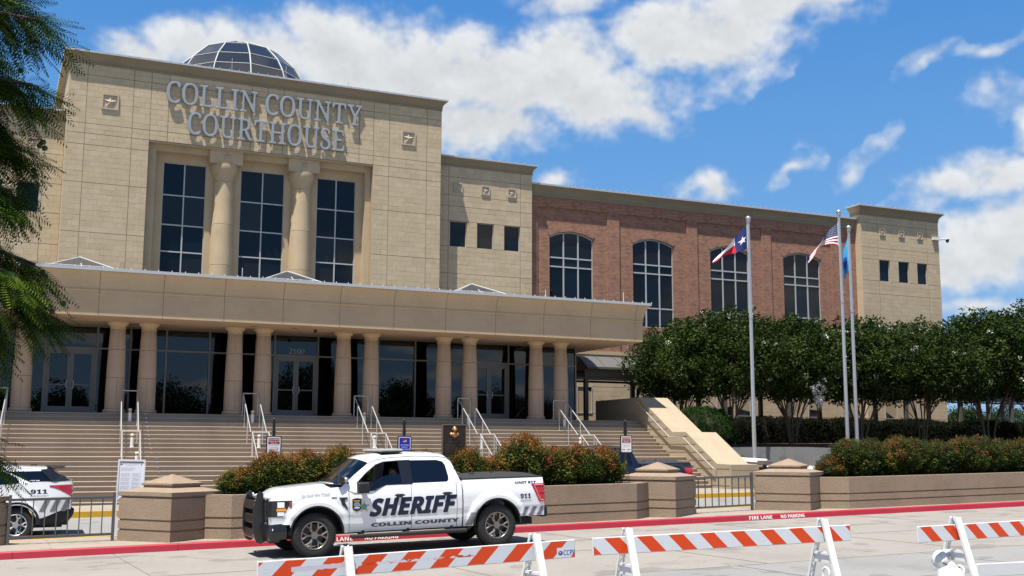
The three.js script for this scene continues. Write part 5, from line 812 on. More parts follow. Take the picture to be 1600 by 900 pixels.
  // hood, cowl, roof, rear of the cab
  P('hood', [grid(40, 30, (u, v) => { const x = lerp(-0.95, 0.50, u), q = lerp(-1, 1, v), y0 = belt(x), w = W(x, y0); const crown = 0.075 * sstep(0, 0.35, u) * (1 - Math.pow(Math.abs(q), 3)) + 0.02 * (1 - q * q) + 0.02 * sstep(0.62, 0.55, Math.abs(q)) * sstep(0.05, 0.3, u); return [x - 0.05 * (1 - q * q) * (1 - u), y0 + crown - 0.05 * Math.pow(1 - u, 6), q * w]; })], paint, t);
  P('cowl', [grid(1, 16, (u, v) => { const q = lerp(-0.86, 0.86, v); return [lerp(0.30 - 0.06 * (1 - q * q), 0.56, u), lerp(1.335, 1.315, u) - 0.03 * q * q + 0.004, q]; })], M.black, t);
  const rt = x => { const k = [[1.06, 1.70], [1.22, 1.765], [1.5, 1.80], [2.0, 1.815], [2.45, 1.80], [2.68, 1.765], [2.76, 1.68]]; for (let i = 0; i + 1 < k.length; i++) if (x <= k[i + 1][0]) return lerp(k[i][1], k[i + 1][1], (x - k[i][0]) / (k[i + 1][0] - k[i][0])); return 1.68; };
  const rz = y => 0.963 - (y - 1.265) * 0.40;
  P('roof', grid(34, 20, (u, v) => { const x = lerp(1.06, 2.76, u), q = lerp(-1, 1, v), y = rt(x); return [x - 0.14 * (1 - q * q) * (1 - u) * (1 - u) + 0.03 * (1 - q * q) * u * u, y + 0.085 * (1 - Math.pow(Math.abs(q), 2.6)), q * rz(y)]; }), paint, t);
  P('windshield', grid(12, 16, (u, v) => { const q = lerp(-1, 1, v), y = lerp(1.30, 1.70, u); return [lerp(0.54 - 0.16 * (1 - q * q), 1.06 - 0.14 * (1 - q * q), u), y + lerp(0.03, 0.085, u) * (1 - Math.pow(Math.abs(q), 2.6)) - 0.005, q * (rz(y) - 0.012)]; }), M.tintGlass, t);
  P('rear_wall', grid(10, 12, (u, v) => { const q = lerp(-1, 1, v), y = lerp(1.2, 1.70, u); return [lerp(2.93, 2.75, u) + 0.03 * (1 - q * q), y + 0.08 * u * (1 - Math.pow(Math.abs(q), 2.6)), q * (rz(y) - 0.01)]; }), paint, t);
  P('rear_glass', grid(4, 6, (u, v) => { const q = lerp(-0.8, 0.8, v), y = lerp(1.32, 1.68, u); return [lerp(2.895, 2.77, u) + 0.03 * (1 - q * q) + 0.012, y, q * (rz(y) - 0.01)]; }), M.carGlass, t);
  P('bed_cover', [grid(24, 16, (u, v) => { const x = lerp(2.955, 4.70, u), q = lerp(-1, 1, v); return [x, 1.335 + 0.055 * (1 - Math.pow(Math.abs(q), 4)) + 0.035 * sstep(0, 0.6, u) * (1 - Math.pow(Math.abs(q), 4)) - 0.05 * Math.pow(u, 10), q * 0.915]; }), RB(1.76, 0.05, 0.05, 3.83, 1.325, 0.885, 0.01), RB(1.76, 0.05, 0.05, 3.83, 1.325, -0.885, 0.01), RB(0.10, 0.02, 0.05, 3.35, 1.42, 0.45, 0.006), RB(0.06, 0.02, 0.05, 3.85, 1.435, 0.3, 0.006)], police ? M.blackMatte : std([0.022, 0.026, 0.035], { roughness: 0.6 }), t);
  P('tailgate', [RB(0.05, 0.74, 1.80, 4.715, 0.935, 0, 0.02)], paint, t); P('tailgate_handle', B(4.735, 4.75, 1.10, 1.16, -0.15, 0.15), M.black, t);
  P('rear_bumper', [RB(0.14, 0.20, 1.88, 4.74, 0.62, 0, 0.03), RB(0.5, 0.06, 1.5, 4.5, 0.56, 0, 0.02)], M.black, t);
  // front end
  P('grille', [RB(0.06, 0.42, 1.26, -0.985, 0.87, 0, 0.02), ...[0.74, 0.82, 0.90, 0.98].map(y => RB(0.03, 0.03, 1.2, -1.02, y, 0, 0.008)), RB(0.3, 0.5, 1.5, -0.83, 0.85, 0, 0.02)], M.blackGloss, t);
  P('nose_panel', [grid(14, 6, (u, v) => { const q = lerp(-1, 1, u), y = lerp(0.60, 0.76, v), w = W(-0.95, y); return [-0.955 - 0.06 * (1 - q * q), y, q * w]; }), grid(14, 4, (u, v) => { const q = lerp(-1, 1, u), y = lerp(1.05, 1.10, v), w = W(-0.95, y); return [-0.955 - 0.055 * (1 - q * q), y, q * w]; })], paint, t);
  P('front_bumper', [grid(30, 8, (u, v) => { const a = lerp(-1, 1, u), y = lerp(0.34, 0.625, v), bul = 0.035 * Math.sin(v * Math.PI); const q = clamp(a * 1.45, -1, 1), back = clamp((Math.abs(a) - 0.69) / 0.31, 0, 1); return [-0.975 - 0.07 * (1 - q * q) - bul * (1 - back) + 0.40 * back, y + 0.02 * back, q * (0.90 + bul + 0.035 * back)]; }), RB(0.3, 0.16, 1.5, -0.82, 0.36, 0, 0.03)], M.blackGloss, t);
  if (police) P('fog_light', [RB(0.03, 0.05, 0.16, -0.92, 0.53, 0.86, 0.01), RB(0.03, 0.05, 0.16, -0.92, 0.53, -0.86, 0.01)], M.lens, t);
  // underbody and cab interior
  P('chassis', [B(-0.85, 4.65, 0.36, 0.50, -0.52, 0.52), B(0.55, 3.1, 0.44, 0.50, -0.86, 0.86), cyl(0.06, 0.06, 1.5, 0, 0, 0, 12).rotateX(Math.PI / 2).translate(0, 0.41, -0.75), cyl(0.08, 0.08, 1.5, 0, 0, 0, 12).rotateX(Math.PI / 2).translate(RX, 0.41, -0.75), bar([0.6, 0.42, 0.3], [4.5, 0.46, 0.45], 0.035)], M.blackMatte, t);
  P('engine_bay', B(-0.75, 0.62, 0.5, 1.0, -0.56, 0.56), M.blackMatte, t); P('bed_box', [B(2.97, 4.69, 0.6, 0.66, -0.5, 0.5), B(2.97, 4.69, 0.95, 1.0, -0.9, 0.9)], M.blackMatte, t);
  if (police) {
    P('cab_trim', [B(0.65, 2.90, 0.50, 0.53, -0.88, 0.88), ...[1, -1].map(s => B(0.66, 2.88, 0.52, 1.14, s * 0.90 - 0.02, s * 0.90 + 0.02)), B(2.80, 2.86, 0.5, 1.55, -0.85, 0.85)], M.blackMatte, t);
    P('dashboard', [RB(0.42, 0.30, 1.66, 0.72, 1.06, 0, 0.06), RB(0.3, 0.5, 0.25, 0.98, 0.8, 0, 0.03)], M.blackMatte, t);
    for (const z of [0.40, -0.40]) P('seat', [RB(0.52, 0.16, 0.54, 1.50, 0.80, z, 0.06), RB(0.15, 0.60, 0.52, 1.92, 1.08, z, 0.05), RB(0.09, 0.20, 0.28, 1.93, 1.48, z, 0.04)], M.blackMatte, t);
    P('partition', B(2.03, 2.05, 0.6, 1.72, -0.72, 0.72), M.blackMatte, t);
    const sw = new THREE.TorusGeometry(0.19, 0.016, 10, 36); sw.rotateY(Math.PI / 2); sw.rotateZ(0.45); sw.translate(1.08, 1.20, 0.40); P('steering_wheel', [sw, bar([1.08, 1.20, 0.40], [0.85, 1.09, 0.40], 0.03), beam([1.08, 1.20, 0.23], [1.08, 1.20, 0.57], 0.03, 0.02), beam([1.08, 1.20, 0.40], [1.15, 1.04, 0.40], 0.03, 0.02)], M.black, t);
    P('rear_view_mirror', RB(0.03, 0.06, 0.22, 0.98, 1.66, 0, 0.01), M.black, t);
    // push bumper
    const bb = part('push_bumper', t, 'black steel push bumper'), side = z => move(extr([[-1.10, 0.27], [-0.98, 0.31], [-0.98, 0.62], [-1.02, 0.70], [-1.03, 1.18], [-1.10, 1.22], [-1.18, 1.16], [-1.25, 0.97], [-1.28, 0.72], [-1.27, 0.46], [-1.20, 0.30]], 0.07, [], 0.006), 0, 0, z - 0.035);
    for (const z of [0.46, -0.46]) P('upright', side(z), M.blackGloss, bb); P('cross_bar', [0.45, 0.72, 0.98].map(y => RB(0.06, 0.17, 0.86, -1.225, y, 0, 0.02)), M.blackGloss, bb);
    P('bumper_lamp', [1, -1].map(s => [cyl(0.035, 0.035, 0.03, 0, 0, 0, 14).rotateZ(Math.PI / 2).translate(-1.02, 1.14, s * 0.42)]), M.lens, bb);
    // roof light bar, antennas, spotlight
    const lb = part('light_bar', t, 'low roof light bar'); P('base', [RB(0.42, 0.04, 1.15, 1.62, 1.905, 0, 0.015), RB(0.12, 0.05, 0.1, 1.62, 1.89, 0.5, 0.01), RB(0.12, 0.05, 0.1, 1.62, 1.89, -0.5, 0.01)], M.black, lb); P('lens', RB(0.46, 0.04, 1.20, 1.60, 1.934, 0, 0.018), std([0.34, 0.36, 0.36], { roughness: 0.35 }), lb);
    P('antenna', [RB(0.16, 0.03, 0.07, 2.22, 1.905, 0, 0.012), cyl(0.012, 0.01, 0.05, 2.5, 1.895, 0.1, 8), RB(0.2, 0.02, 0.1, 2.66, 1.86, -0.2, 0.008)], M.black, t);
    P('spotlight', [bar([0.66, 1.30, 0.88], [0.58, 1.38, 0.97], 0.018), cyl(0.055, 0.075, 0.10, 0, 0, 0, 18).rotateZ(Math.PI / 2 - 0.2).translate(0.52, 1.385, 0.97)], M.blackGloss, t); P('spotlight_rim', move(new THREE.SphereGeometry(0.05, 12, 10), 0.565, 1.40, 0.97), M.steel, t);
    for (const s of [1, -1]) {
      decal(t, 'county_name', W, 1.03, 2.86, 0.482, 0.592, s, tCounty, 0.0085); decal(t, 'sheriff_name', W, 0.99, 2.90, 0.665, 1.06, s, tSheriff, 0.010);
      decal(t, 'badge', W, 0.66, 1.03, 0.74, 1.065, s, tBadge); decal(t, 'unit_number', W, 4.06, 4.56, 1.19, 1.262, s, tUnit, 0.004); decal(t, 'emergency_number', W, 4.17, 4.44, 0.83, 1.02, s, t911); decal(t, 'motto', W, -0.30, 0.26, 1.055, 1.165, s, tTrust, 0.05);
      decal(t, 'slash_stripes', W, 4.14, 4.70, 0.565, 0.74, s, tSlash); decal(t, 'slash_stripe', W, 2.97, 3.22, 0.43, 0.68, s, inkText(64, 64, g => { g.fillStyle = '#77757c'; g.beginPath(); g.moveTo(32, 0); g.lineTo(64, 0); g.lineTo(38, 64); g.lineTo(2, 64); g.fill(); }));
    }
  }
  t.traverse(m => { if (m.isMesh && !/wheel|tyre|rim|tread|brake/.test(m.name + (m.parent ? m.parent.name : ''))) { const p = m.geometry.attributes.position; for (let i = 0; i < p.count; i++) if (p.getX(i) < -0.5) p.setX(i, -0.5 + (p.getX(i) + 0.5) * 0.74); m.geometry.computeVertexNormals(); } });
  return t;
}
const TP = [5.62, 0.125, -22.0], TR = 0.026;
makePickup('white sheriff pickup truck with black push bumper driving past the planter', TP, TR, M.whitePaint, true);
makePickup('dark navy pickup truck parked behind the bushes before the steps', [14.62, 0.33, -30.2], 0.016, M.navyPaint, false);

function personField(bones, lo, hi, res, k = 0.03) { // smooth union of tapered capsules on a grid
    const mc = new MarchingCubes(res, new THREE.MeshBasicMaterial(), false, false, 200000), n = mc.size, c = lo.map((v, i) => (v + hi[i]) / 2), h = Math.max(...lo.map((v, i) => (hi[i] - v) / 2));
    mc.isolation = 0;
    for (let z = 0; z < n; z++) for (let y = 0; y < n; y++) for (let x = 0; x < n; x++) {
      const p = [c[0] + (x - n / 2) / (n / 2) * h, c[1] + (y - n / 2) / (n / 2) * h, c[2] + (z - n / 2) / (n / 2) * h]; let d = 9;
      for (const [a, b, ra, rb] of bones) { const ab = [b[0] - a[0], b[1] - a[1], b[2] - a[2]], ap = [p[0] - a[0], p[1] - a[1], p[2] - a[2]], L = ab[0] ** 2 + ab[1] ** 2 + ab[2] ** 2, t = L ? clamp((ap[0] * ab[0] + ap[1] * ab[1] + ap[2] * ab[2]) / L, 0, 1) : 0; const e = Math.hypot(ap[0] - ab[0] * t, ap[1] - ab[1] * t, ap[2] - ab[2] * t) - lerp(ra, rb, t); const q = clamp(0.5 + 0.5 * (d - e) / k, 0, 1); d = lerp(d, e, q) - k * q * (1 - q); }
      mc.field[x + y * n + z * n * n] = -d;
    }
    mc.update(); const m = mc.count, pos = new Float32Array(m * 3), nor = new Float32Array(m * 3);
    for (let i = 0; i < m; i++) for (let q = 0; q < 3; q++) { pos[i * 3 + q] = c[q] + mc.positionArray[i * 3 + q] * h; nor[i * 3 + q] = mc.normalArray[i * 3 + q]; }
    const g = new THREE.BufferGeometry(); g.setAttribute('position', new THREE.BufferAttribute(pos, 3)); g.setAttribute('normal', new THREE.BufferAttribute(nor, 3)); return g;
  }

{ // driver of the sheriff pickup: one continuous body from joints with tapering radii
  const o = thing('person', 'person in a dark uniform driving the sheriff pickup, both hands on the wheel', 'person', TP); o.rotation.z = TR;
  const field = personField;
  const Z = 0.40, hip = [1.66, 0.90, Z], chest = [1.77, 1.16, Z], neck = [1.75, 1.32, Z];
  const arms = [], sleeves = [], hands = [], legs = [];
  for (const s of [1, -1]) { const sh = [1.765, 1.265, Z + s * 0.19], el = [1.49, 1.09, Z + s * 0.25], wr = [1.19, 1.235, Z + s * 0.185], kn = [1.18, 0.93, Z + s * 0.12], an = [0.98, 0.62, Z + s * 0.12];
    sleeves.push([sh, el, 0.062, 0.05]); arms.push([el, wr, 0.044, 0.031]); legs.push([[1.66, 0.89, Z + s * 0.09], kn, 0.095, 0.068], [kn, an, 0.062, 0.045], [an, [0.86, 0.58, Z + s * 0.13], 0.048, 0.035]);
    const pm = [1.13, 1.25, Z + s * 0.183]; hands.push([wr, pm, 0.030, 0.033]);
    for (let f = 0; f < 4; f++) { const y = 1.275 - f * 0.021, a = [1.105, y, Z + s * 0.192], l = [1, 1.1, 1.05, 0.85][f]; hands.push([pm, a, 0.012, 0.010], [a, [1.072, y + 0.002, Z + s * 0.178], 0.010, 0.0095], [[1.072, y + 0.002, Z + s * 0.178], [1.080, y, Z + s * (0.178 - 0.028 * l)], 0.0095, 0.008]); }
    hands.push([pm, [1.112, 1.285, Z + s * 0.160], 0.014, 0.011], [[1.112, 1.285, Z + s * 0.160], [1.088, 1.292, Z + s * 0.150], 0.011, 0.009]); }
  const headB = [[[1.720, 1.475, Z], [1.705, 1.495, Z], 0.083, 0.080], [[1.695, 1.420, Z], [1.675, 1.395, Z], 0.062, 0.046], [[1.618, 1.465, Z], [1.604, 1.442, Z], 0.008, 0.013], [[1.632, 1.485, Z - 0.03], [1.632, 1.485, Z + 0.03], 0.012, 0.012], [[1.627, 1.408, Z - 0.018], [1.627, 1.408, Z + 0.018], 0.010, 0.010], [[1.720, 1.450, Z + 0.083], [1.725, 1.480, Z + 0.088], 0.010, 0.014], [[1.720, 1.450, Z - 0.083], [1.725, 1.480, Z - 0.088], 0.010, 0.014], [[1.74, 1.41, Z], neck, 0.056, 0.058]];
  const skin = std([0.40, 0.22, 0.15], { roughness: 0.6 }), cloth = std([0.03, 0.03, 0.035], { roughness: 0.9 });
  const all = field([...arms, ...headB, ...sleeves.map(([a, b]) => [a, b, 0.05, 0.044]), [hip, chest, 0.13, 0.14], [chest, neck, 0.12, 0.055], ...legs.map(([a, b, p, q]) => [a, b, p - 0.008, q - 0.008])], [0.8, 0.5, 0.0], [1.97, 1.7, 0.8], 96, 0.02);
  const hd = field(hands, [1.0, 1.08, 0.14], [1.28, 1.40, 0.66], 120, 0.007);
  P('body', [all, hd], skin, o);
  P('uniform', field([...sleeves, [hip, chest, 0.145, 0.155], [chest, [1.76, 1.28, Z], 0.135, 0.075], [[1.76, 1.25, Z - 0.17], [1.76, 1.25, Z + 0.17], 0.062, 0.062], ...legs], [0.8, 0.5, 0.0], [1.97, 1.5, 0.8], 84, 0.03), cloth, o);
  P('hair', field([[[1.735, 1.52, Z], [1.72, 1.52, Z], 0.078, 0.074], [[1.755, 1.48, Z], [1.755, 1.46, Z], 0.070, 0.062]], [1.60, 1.37, 0.28], [1.87, 1.64, 0.52], 48, 0.02), std([0.03, 0.02, 0.015], { roughness: 0.9 }), o);
}
{ // white police car seen from behind its left fence panel
  const t = thing('police_car', 'white police utility vehicle before the steps, cut off by the left edge', 'police car', [0.62, 0.015, -29.3]); t.rotation.z = 0.012;
  const AR = 0.44, AY = 0.385, FX = -3.02;
  const W = (x, y) => { let w = 0.975; if (y < 0.55) w -= 0.05 * Math.pow((0.55 - y) / 0.25, 1.4); if (y > 0.95) w -= 0.05 * (y - 0.95) / 0.35; if (x > 0.5) w -= 0.15 * Math.pow((x - 0.5) / 0.75, 2.2); if (x < -3.2) w -= 0.16 * Math.pow((-3.2 - x) / 0.75, 2); for (const cx of [0, FX]) { const d = Math.hypot(x - cx, y - AY); if (d < AR + 0.16) w += 0.03 * (1 - sstep(AR + 0.04, AR + 0.15, d)); } return w; };
  const ylo = x => { let y = x > 0.4 ? lerp(0.5, 0.70, sstep(0.4, 1.1, x)) : 0.36; for (const cx of [0, FX]) { const dx = Math.abs(x - cx); if (dx < AR) y = Math.max(y, AY + Math.sqrt(AR * AR - dx * dx)); } return y; };
  const belt = x => x < -2.2 ? lerp(1.0, 1.17, clamp((x + 3.9) / 1.7, 0, 1)) : lerp(1.17, 1.325, clamp((x + 2.2) / 2.6, 0, 1));
  const zt = (y, s) => s * (0.925 - (y - 1.3) * 0.42);
  const bend = (g, s, o = 0) => { const p = g.attributes.position; for (let i = 0; i < p.count; i++) { const x = p.getX(i); let y = p.getY(i); if (y > 1.33) { y = 1.33 + (y - 1.33) * 0.83; p.setY(i, y); } p.setZ(i, zt(y, s) + s * o - s * (x > 0.5 ? 0.15 * Math.pow((x - 0.5) / 0.75, 2.2) : 0)); } g.computeVertexNormals(); return g; };
  const rt0 = x => x < -1.6 ? lerp(1.62, 1.70, clamp((x + 2.0) / 0.4, 0, 1)) : x < -0.4 ? lerp(1.70, 1.73, (x + 1.6) / 1.2) : lerp(1.73, 1.685, clamp((x + 0.4) / 1.1, 0, 1)), rt = x => rt0(x) - 0.07;
  for (const s of [1, -1]) {
    P('side_panel', [[-3.92, -2.0], [-1.99, -1.0], [-0.99, -0.33], [-0.32, 1.16]].map(([a, b]) => grid(70, 12, (u, v) => { const x = lerp(a, b, u), y = lerp(ylo(x), belt(x), v); return [x, y, s * W(x, y)]; })), M.whitePaint, t);
    const q = [[-0.22, 1.625], [0.50, 1.63], [0.74, 1.345], [0.26, 1.325]], f1 = [[-1.05, 1.62], [-0.30, 1.63], [-0.02, 1.46], [0.05, 1.30], [-1.05, 1.24]], f2 = [[-1.95, 1.50], [-1.6, 1.61], [-1.12, 1.62], [-1.12, 1.235], [-2.2, 1.19]];
    P('upper_frame', bend(prep(new THREE.ShapeGeometry(shapeOf([[-2.75, 1.14], [-2.0, 1.62], [-1.6, 1.70], [-0.4, 1.73], [0.7, 1.685], [0.90, 1.50], [1.10, 1.34], [0.4, 1.32], [-2.2, 1.165]], [q, f1, f2]))), s), M.whitePaint, t);
    for (const w of [q, f1, f2]) P('window', bend(prep(new THREE.ShapeGeometry(shapeOf(w))), s, -0.006), M.carGlass, t);
    P('rear_pillar', bend(prep(new THREE.ShapeGeometry(shapeOf([[0.47, 1.66], [0.70, 1.70], [0.92, 1.50], [1.13, 1.36], [0.80, 1.332], [0.72, 1.34]]))), s, 0.022), M.blackGloss, t);
    P('arch_trim', [0, FX].map(cx => grid(28, 1, (u, v) => { const a = Math.PI * u, r = AR + 0.07 * (1 - v) - 0.02 * v; return [cx + Math.cos(a) * r, AY + Math.sin(a) * r, s * (W(cx, AY + AR) + 0.006 - 0.01 * v)]; })), M.black, t);
    for (const cx of [0, FX]) P('wheel_arch', grid(20, 1, (u, v) => { const a = Math.PI * u; return [cx + Math.cos(a) * AR, AY + Math.sin(a) * AR, s * (0.97 - 0.4 * v)]; }), M.blackMatte, t);
    P('sill', B(FX + 0.5, -0.45, 0.26, 0.40, s * 0.86, s * 0.975), M.black, t);
    P('tail_light', [grid(10, 6, (u, v) => { const x = lerp(0.68, 1.165, u), y = lerp(lerp(1.215, 0.99, Math.pow(u, 1.5)), 1.25 + 0.01 * u, v); return [x, y, s * (W(x, y) + 0.008)]; })], M.redLens, t);
    P('door_handle', RB(0.18, 0.035, 0.03, -0.55, 1.15, s * (W(-0.5, 1.15) + 0.02), 0.012), M.black, t);
    makeWheel(t, 0, s * 0.85, 0.385, 0.25, 0.245, s, 5, M.rimSilver); makeWheel(t, FX, s * 0.85, 0.385, 0.25, 0.245, s, 5, M.rimSilver);
    decal(t, 'emergency_number', W, 0.27, 0.68, 0.985, 1.18, s, t911); decal(t, 'slash_stripes', W, 0.42, 1.13, 0.66, 0.95, s, tSlash);
    const un = inkText(256, 40, g => { g.fillStyle = '#e6e8ee'; g.font = 'bold 34px serif'; g.fillText('UNIT 840', 4, 31, 248); }), um = bend(grid(6, 2, (u, v) => [lerp(0.24, 0.60, s > 0 ? u : 1 - u), lerp(1.345, 1.39, v), 0]), s, 0.003); const mm = new THREE.Mesh(prep(um), std([1, 1, 1], { map: un, alphaTest: 0.5 })); mm.name = 'unit_number'; t.add(mm);
  }
  P('roof', grid(30, 16, (u, v) => { const x = lerp(-2.0, 0.72, u), q = lerp(-1, 1, v), y = rt(x); return [x, y + 0.06 * (1 - Math.pow(Math.abs(q), 2.6)) * sstep(0, 0.2, u + 0.05), q * (zt(y, 1) - (x > 0.5 ? 0.15 * Math.pow((x - 0.5) / 0.75, 2.2) : 0))]; }), M.whitePaint, t);
  P('hood', grid(12, 12, (u, v) => { const x = lerp(-3.92, -2.6, u), q = lerp(-1, 1, v), y = belt(x); return [x, y + 0.06 * (1 - q * q), q * W(x, y)]; }), M.whitePaint, t);
  P('windshield', grid(4, 8, (u, v) => { const q = lerp(-1, 1, v), y = lerp(1.13, 1.63, u); return [lerp(-2.75, -2.0, u) - 0.1 * (1 - q * q), y + 0.05 * (1 - q * q), q * Math.abs(zt(y, 1))]; }), M.carGlass, t);
  P('rear_window', grid(6, 10, (u, v) => { const q = lerp(-1, 1, v), y = lerp(1.36, 1.635, u), x = lerp(1.12, 0.72, u); return [x + 0.05 * (1 - q * q), y, q * (Math.abs(zt(y, 1)) - 0.15 * Math.pow((x - 0.5) / 0.75, 2.2))]; }), M.carGlass, t);
  P('tailgate', grid(6, 10, (u, v) => { const q = lerp(-1, 1, v), y = lerp(0.60, 1.36, u), x = 1.14 + 0.06 * Math.sin(u * 2.4); return [x + 0.04 * (1 - q * q), y, q * (W(1.15, y) - 0.005)]; }), M.whitePaint, t);
  P('spoiler', [grid(8, 10, (u, v) => { const q = lerp(-1, 1, v); return [lerp(0.60, 1.0, u) + 0.04 * (1 - q * q), lerp(1.67, 1.655, u) + 0.03 * (1 - q * q), q * 0.74]; }), grid(8, 10, (u, v) => { const q = lerp(-1, 1, v); return [lerp(0.60, 1.0, u) + 0.04 * (1 - q * q), 1.63, q * 0.74]; })], M.black, t);
  P('rear_bumper', [grid(24, 6, (u, v) => { const a = lerp(-1, 1, u), y = lerp(0.42, 0.70, v), q = clamp(a * 1.5, -1, 1), b = clamp((Math.abs(a) - 0.66) / 0.34, 0, 1); return [1.24 - 0.75 * b + 0.04 * Math.sin(v * 3.1) - 0.12 * (1 - v), lerp(y, lerp(0.36, 0.62, v), b), q * (0.845 + 0.10 * b)]; }), B(0.5, 1.1, 0.34, 0.5, -0.8, 0.8)], M.black, t);
  P('underbody', [B(-3.8, 1.0, 0.28, 0.5, -0.55, 0.55), B(FX + 0.5, -0.5, 0.3, 1.0, -0.85, 0.85)], M.blackMatte, t);
  P('front_bumper', RB(0.2, 0.5, 1.7, -3.93, 0.62, 0, 0.06), M.black, t);
  P('antenna', [RB(0.15, 0.045, 0.06, 0.35, 1.715, 0.1, 0.02), cyl(0.05, 0.04, 0.05, -0.05, 1.715, 0.2, 10), cyl(0.01, 0.008, 0.12, -0.05, 1.73, 0.2, 6)], M.black, t);
}

{ // person standing in the lobby behind the glass
  const o = thing('person', 'person in dark clothes standing behind the lobby glass left of the centre doors', 'person', [9.02, FL, -46.6]); o.rotation.y = 0.3;
  const Hh = 1.72, b = [], cl = [], sk = [];
  for (const s of [1, -1]) {
    cl.push([[s * 0.09, 0.93, 0], [s * 0.10, 0.50, 0.01], 0.088, 0.062], [[s * 0.10, 0.50, 0.01], [s * 0.10, 0.09, -0.01], 0.060, 0.048], [[s * 0.17, 1.40, 0], [s * 0.225, 1.13, -0.02], 0.060, 0.048], [[s * 0.225, 1.13, -0.02], [s * 0.21, 0.90, 0.08], 0.046, 0.036]);
    const w = [s * 0.21, 0.89, 0.085], pm = [s * 0.208, 0.82, 0.105]; sk.push([w, pm, 0.027, 0.032]);
    for (let f = 0; f < 4; f++) { const a = [s * 0.207, 0.785, 0.135 - f * 0.02], l = [0.06, 0.07, 0.066, 0.052][f]; sk.push([pm, a, 0.012, 0.0095], [a, [s * 0.200, 0.785 - l * 0.6, 0.135 - f * 0.02], 0.009, 0.0085], [[s * 0.200, 0.785 - l * 0.6, 0.135 - f * 0.02], [s * 0.186, 0.785 - l, 0.134 - f * 0.02], 0.0085, 0.0075]); }
    sk.push([pm, [s * 0.197, 0.80, 0.145], 0.013, 0.011], [[s * 0.197, 0.80, 0.145], [s * 0.19, 0.765, 0.155], 0.011, 0.009]);
    b.push([[s * 0.10, 0.05, -0.03], [s * 0.11, 0.035, 0.15], 0.045, 0.038]);
  }
  cl.push([[0, 0.95, 0], [0, 1.22, 0.0], 0.135, 0.145], [[0, 1.22, 0], [0, 1.42, 0], 0.14, 0.075], [[-0.15, 1.41, 0], [0.15, 1.41, 0], 0.065, 0.065]);
  const hd = [[[0, 1.60, 0], [0, 1.62, 0.01], 0.082, 0.078], [[0, 1.55, 0.03], [0, 1.52, 0.05], 0.060, 0.045], [[0, 1.585, 0.095], [0, 1.565, 0.112], 0.008, 0.013], [[-0.03, 1.605, 0.08], [0.03, 1.605, 0.08], 0.012, 0.012], [[-0.018, 1.53, 0.085], [0.018, 1.53, 0.085], 0.010, 0.010], [[0.083, 1.57, 0], [0.088, 1.60, -0.004], 0.010, 0.013], [[-0.083, 1.57, 0], [-0.088, 1.60, -0.004], 0.010, 0.013], [[0, 1.53, -0.01], [0, 1.40, -0.01], 0.055, 0.06]];
  P('body', [personField([...hd, ...cl.map(([p, q, r1, r2]) => [p, q, r1 * 0.85, r2 * 0.85])], [-0.45, -0.05, -0.45], [0.45, 1.75, 0.45], 110, 0.02), personField(sk.filter(k => k[0][0] > 0), [0.12, 0.68, 0.0], [0.28, 0.94, 0.22], 56, 0.006), personField(sk.filter(k => k[0][0] < 0), [-0.28, 0.68, 0.0], [-0.12, 0.94, 0.22], 56, 0.006)], std([0.38, 0.21, 0.14], { roughness: 0.6 }), o);
  P('clothes', personField(cl, [-0.45, 0, -0.45], [0.45, 1.6, 0.45], 96, 0.025), std([0.012, 0.012, 0.016], { roughness: 0.9 }), o);
  P('shoes', personField(b, [-0.25, -0.05, -0.15], [0.25, 0.15, 0.25], 48, 0.02), M.black, o);
  P('hair', personField([[[0, 1.645, -0.012], [0, 1.64, 0.0], 0.080, 0.076], [[0, 1.60, -0.03], [0, 1.57, -0.03], 0.070, 0.06]], [-0.13, 1.48, -0.15], [0.13, 1.76, 0.12], 44, 0.02), std([0.02, 0.015, 0.012], { roughness: 0.9 }), o);
}

// ---------------------------------------------------------------- vegetation
const Q = mulberry(4242), qr = (a, b) => a + (b - a) * Q();
function rdir() { const z = qr(-1, 1), a = qr(0, Math.PI * 2), s = Math.sqrt(1 - z * z); return V(s * Math.cos(a), z, s * Math.sin(a)); }
function leafClump(n, rad, len, wid, flat = 0.35) { // n folded leaves spread through a small ball
  const pos = [];
  for (let i = 0; i < n; i++) {
    const d = rdir(), c = d.clone().multiplyScalar(rad * Math.cbrt(Q())), ax = rdir().add(d.clone().multiplyScalar(0.9)); ax.y -= flat * Q(); ax.normalize();
    const up = V(0, 1, 0).addScaledVector(rdir(), 0.8).normalize(), sd = ax.clone().cross(up).normalize(), nn = sd.clone().cross(ax).normalize(), l = len * qr(0.7, 1.25), w = wid * qr(0.8, 1.2);
    const tip = c.clone().addScaledVector(ax, l), ml = c.clone().addScaledVector(ax, l * 0.45).addScaledVector(sd, w).addScaledVector(nn, w * 0.25), mr = c.clone().addScaledVector(ax, l * 0.45).addScaledVector(sd, -w).addScaledVector(nn, w * 0.25);
    for (const v of [c, ml, tip, c, tip, mr]) pos.push(v.x, v.y, v.z);
  }
  const g = new THREE.BufferGeometry(); g.setAttribute('position', new THREE.Float32BufferAttribute(pos, 3)); g.computeVertexNormals(); g.setAttribute('uv', new THREE.Float32BufferAttribute(new Float32Array(pos.length / 3 * 2), 2)); return g;
}
const leafMat = (o = {}) => new THREE.MeshPhysicalMaterial({ color: 0xffffff, roughness: 0.7, transmission: 0.25, thickness: 0, side: THREE.DoubleSide, specularIntensity: 0.18, ...o });
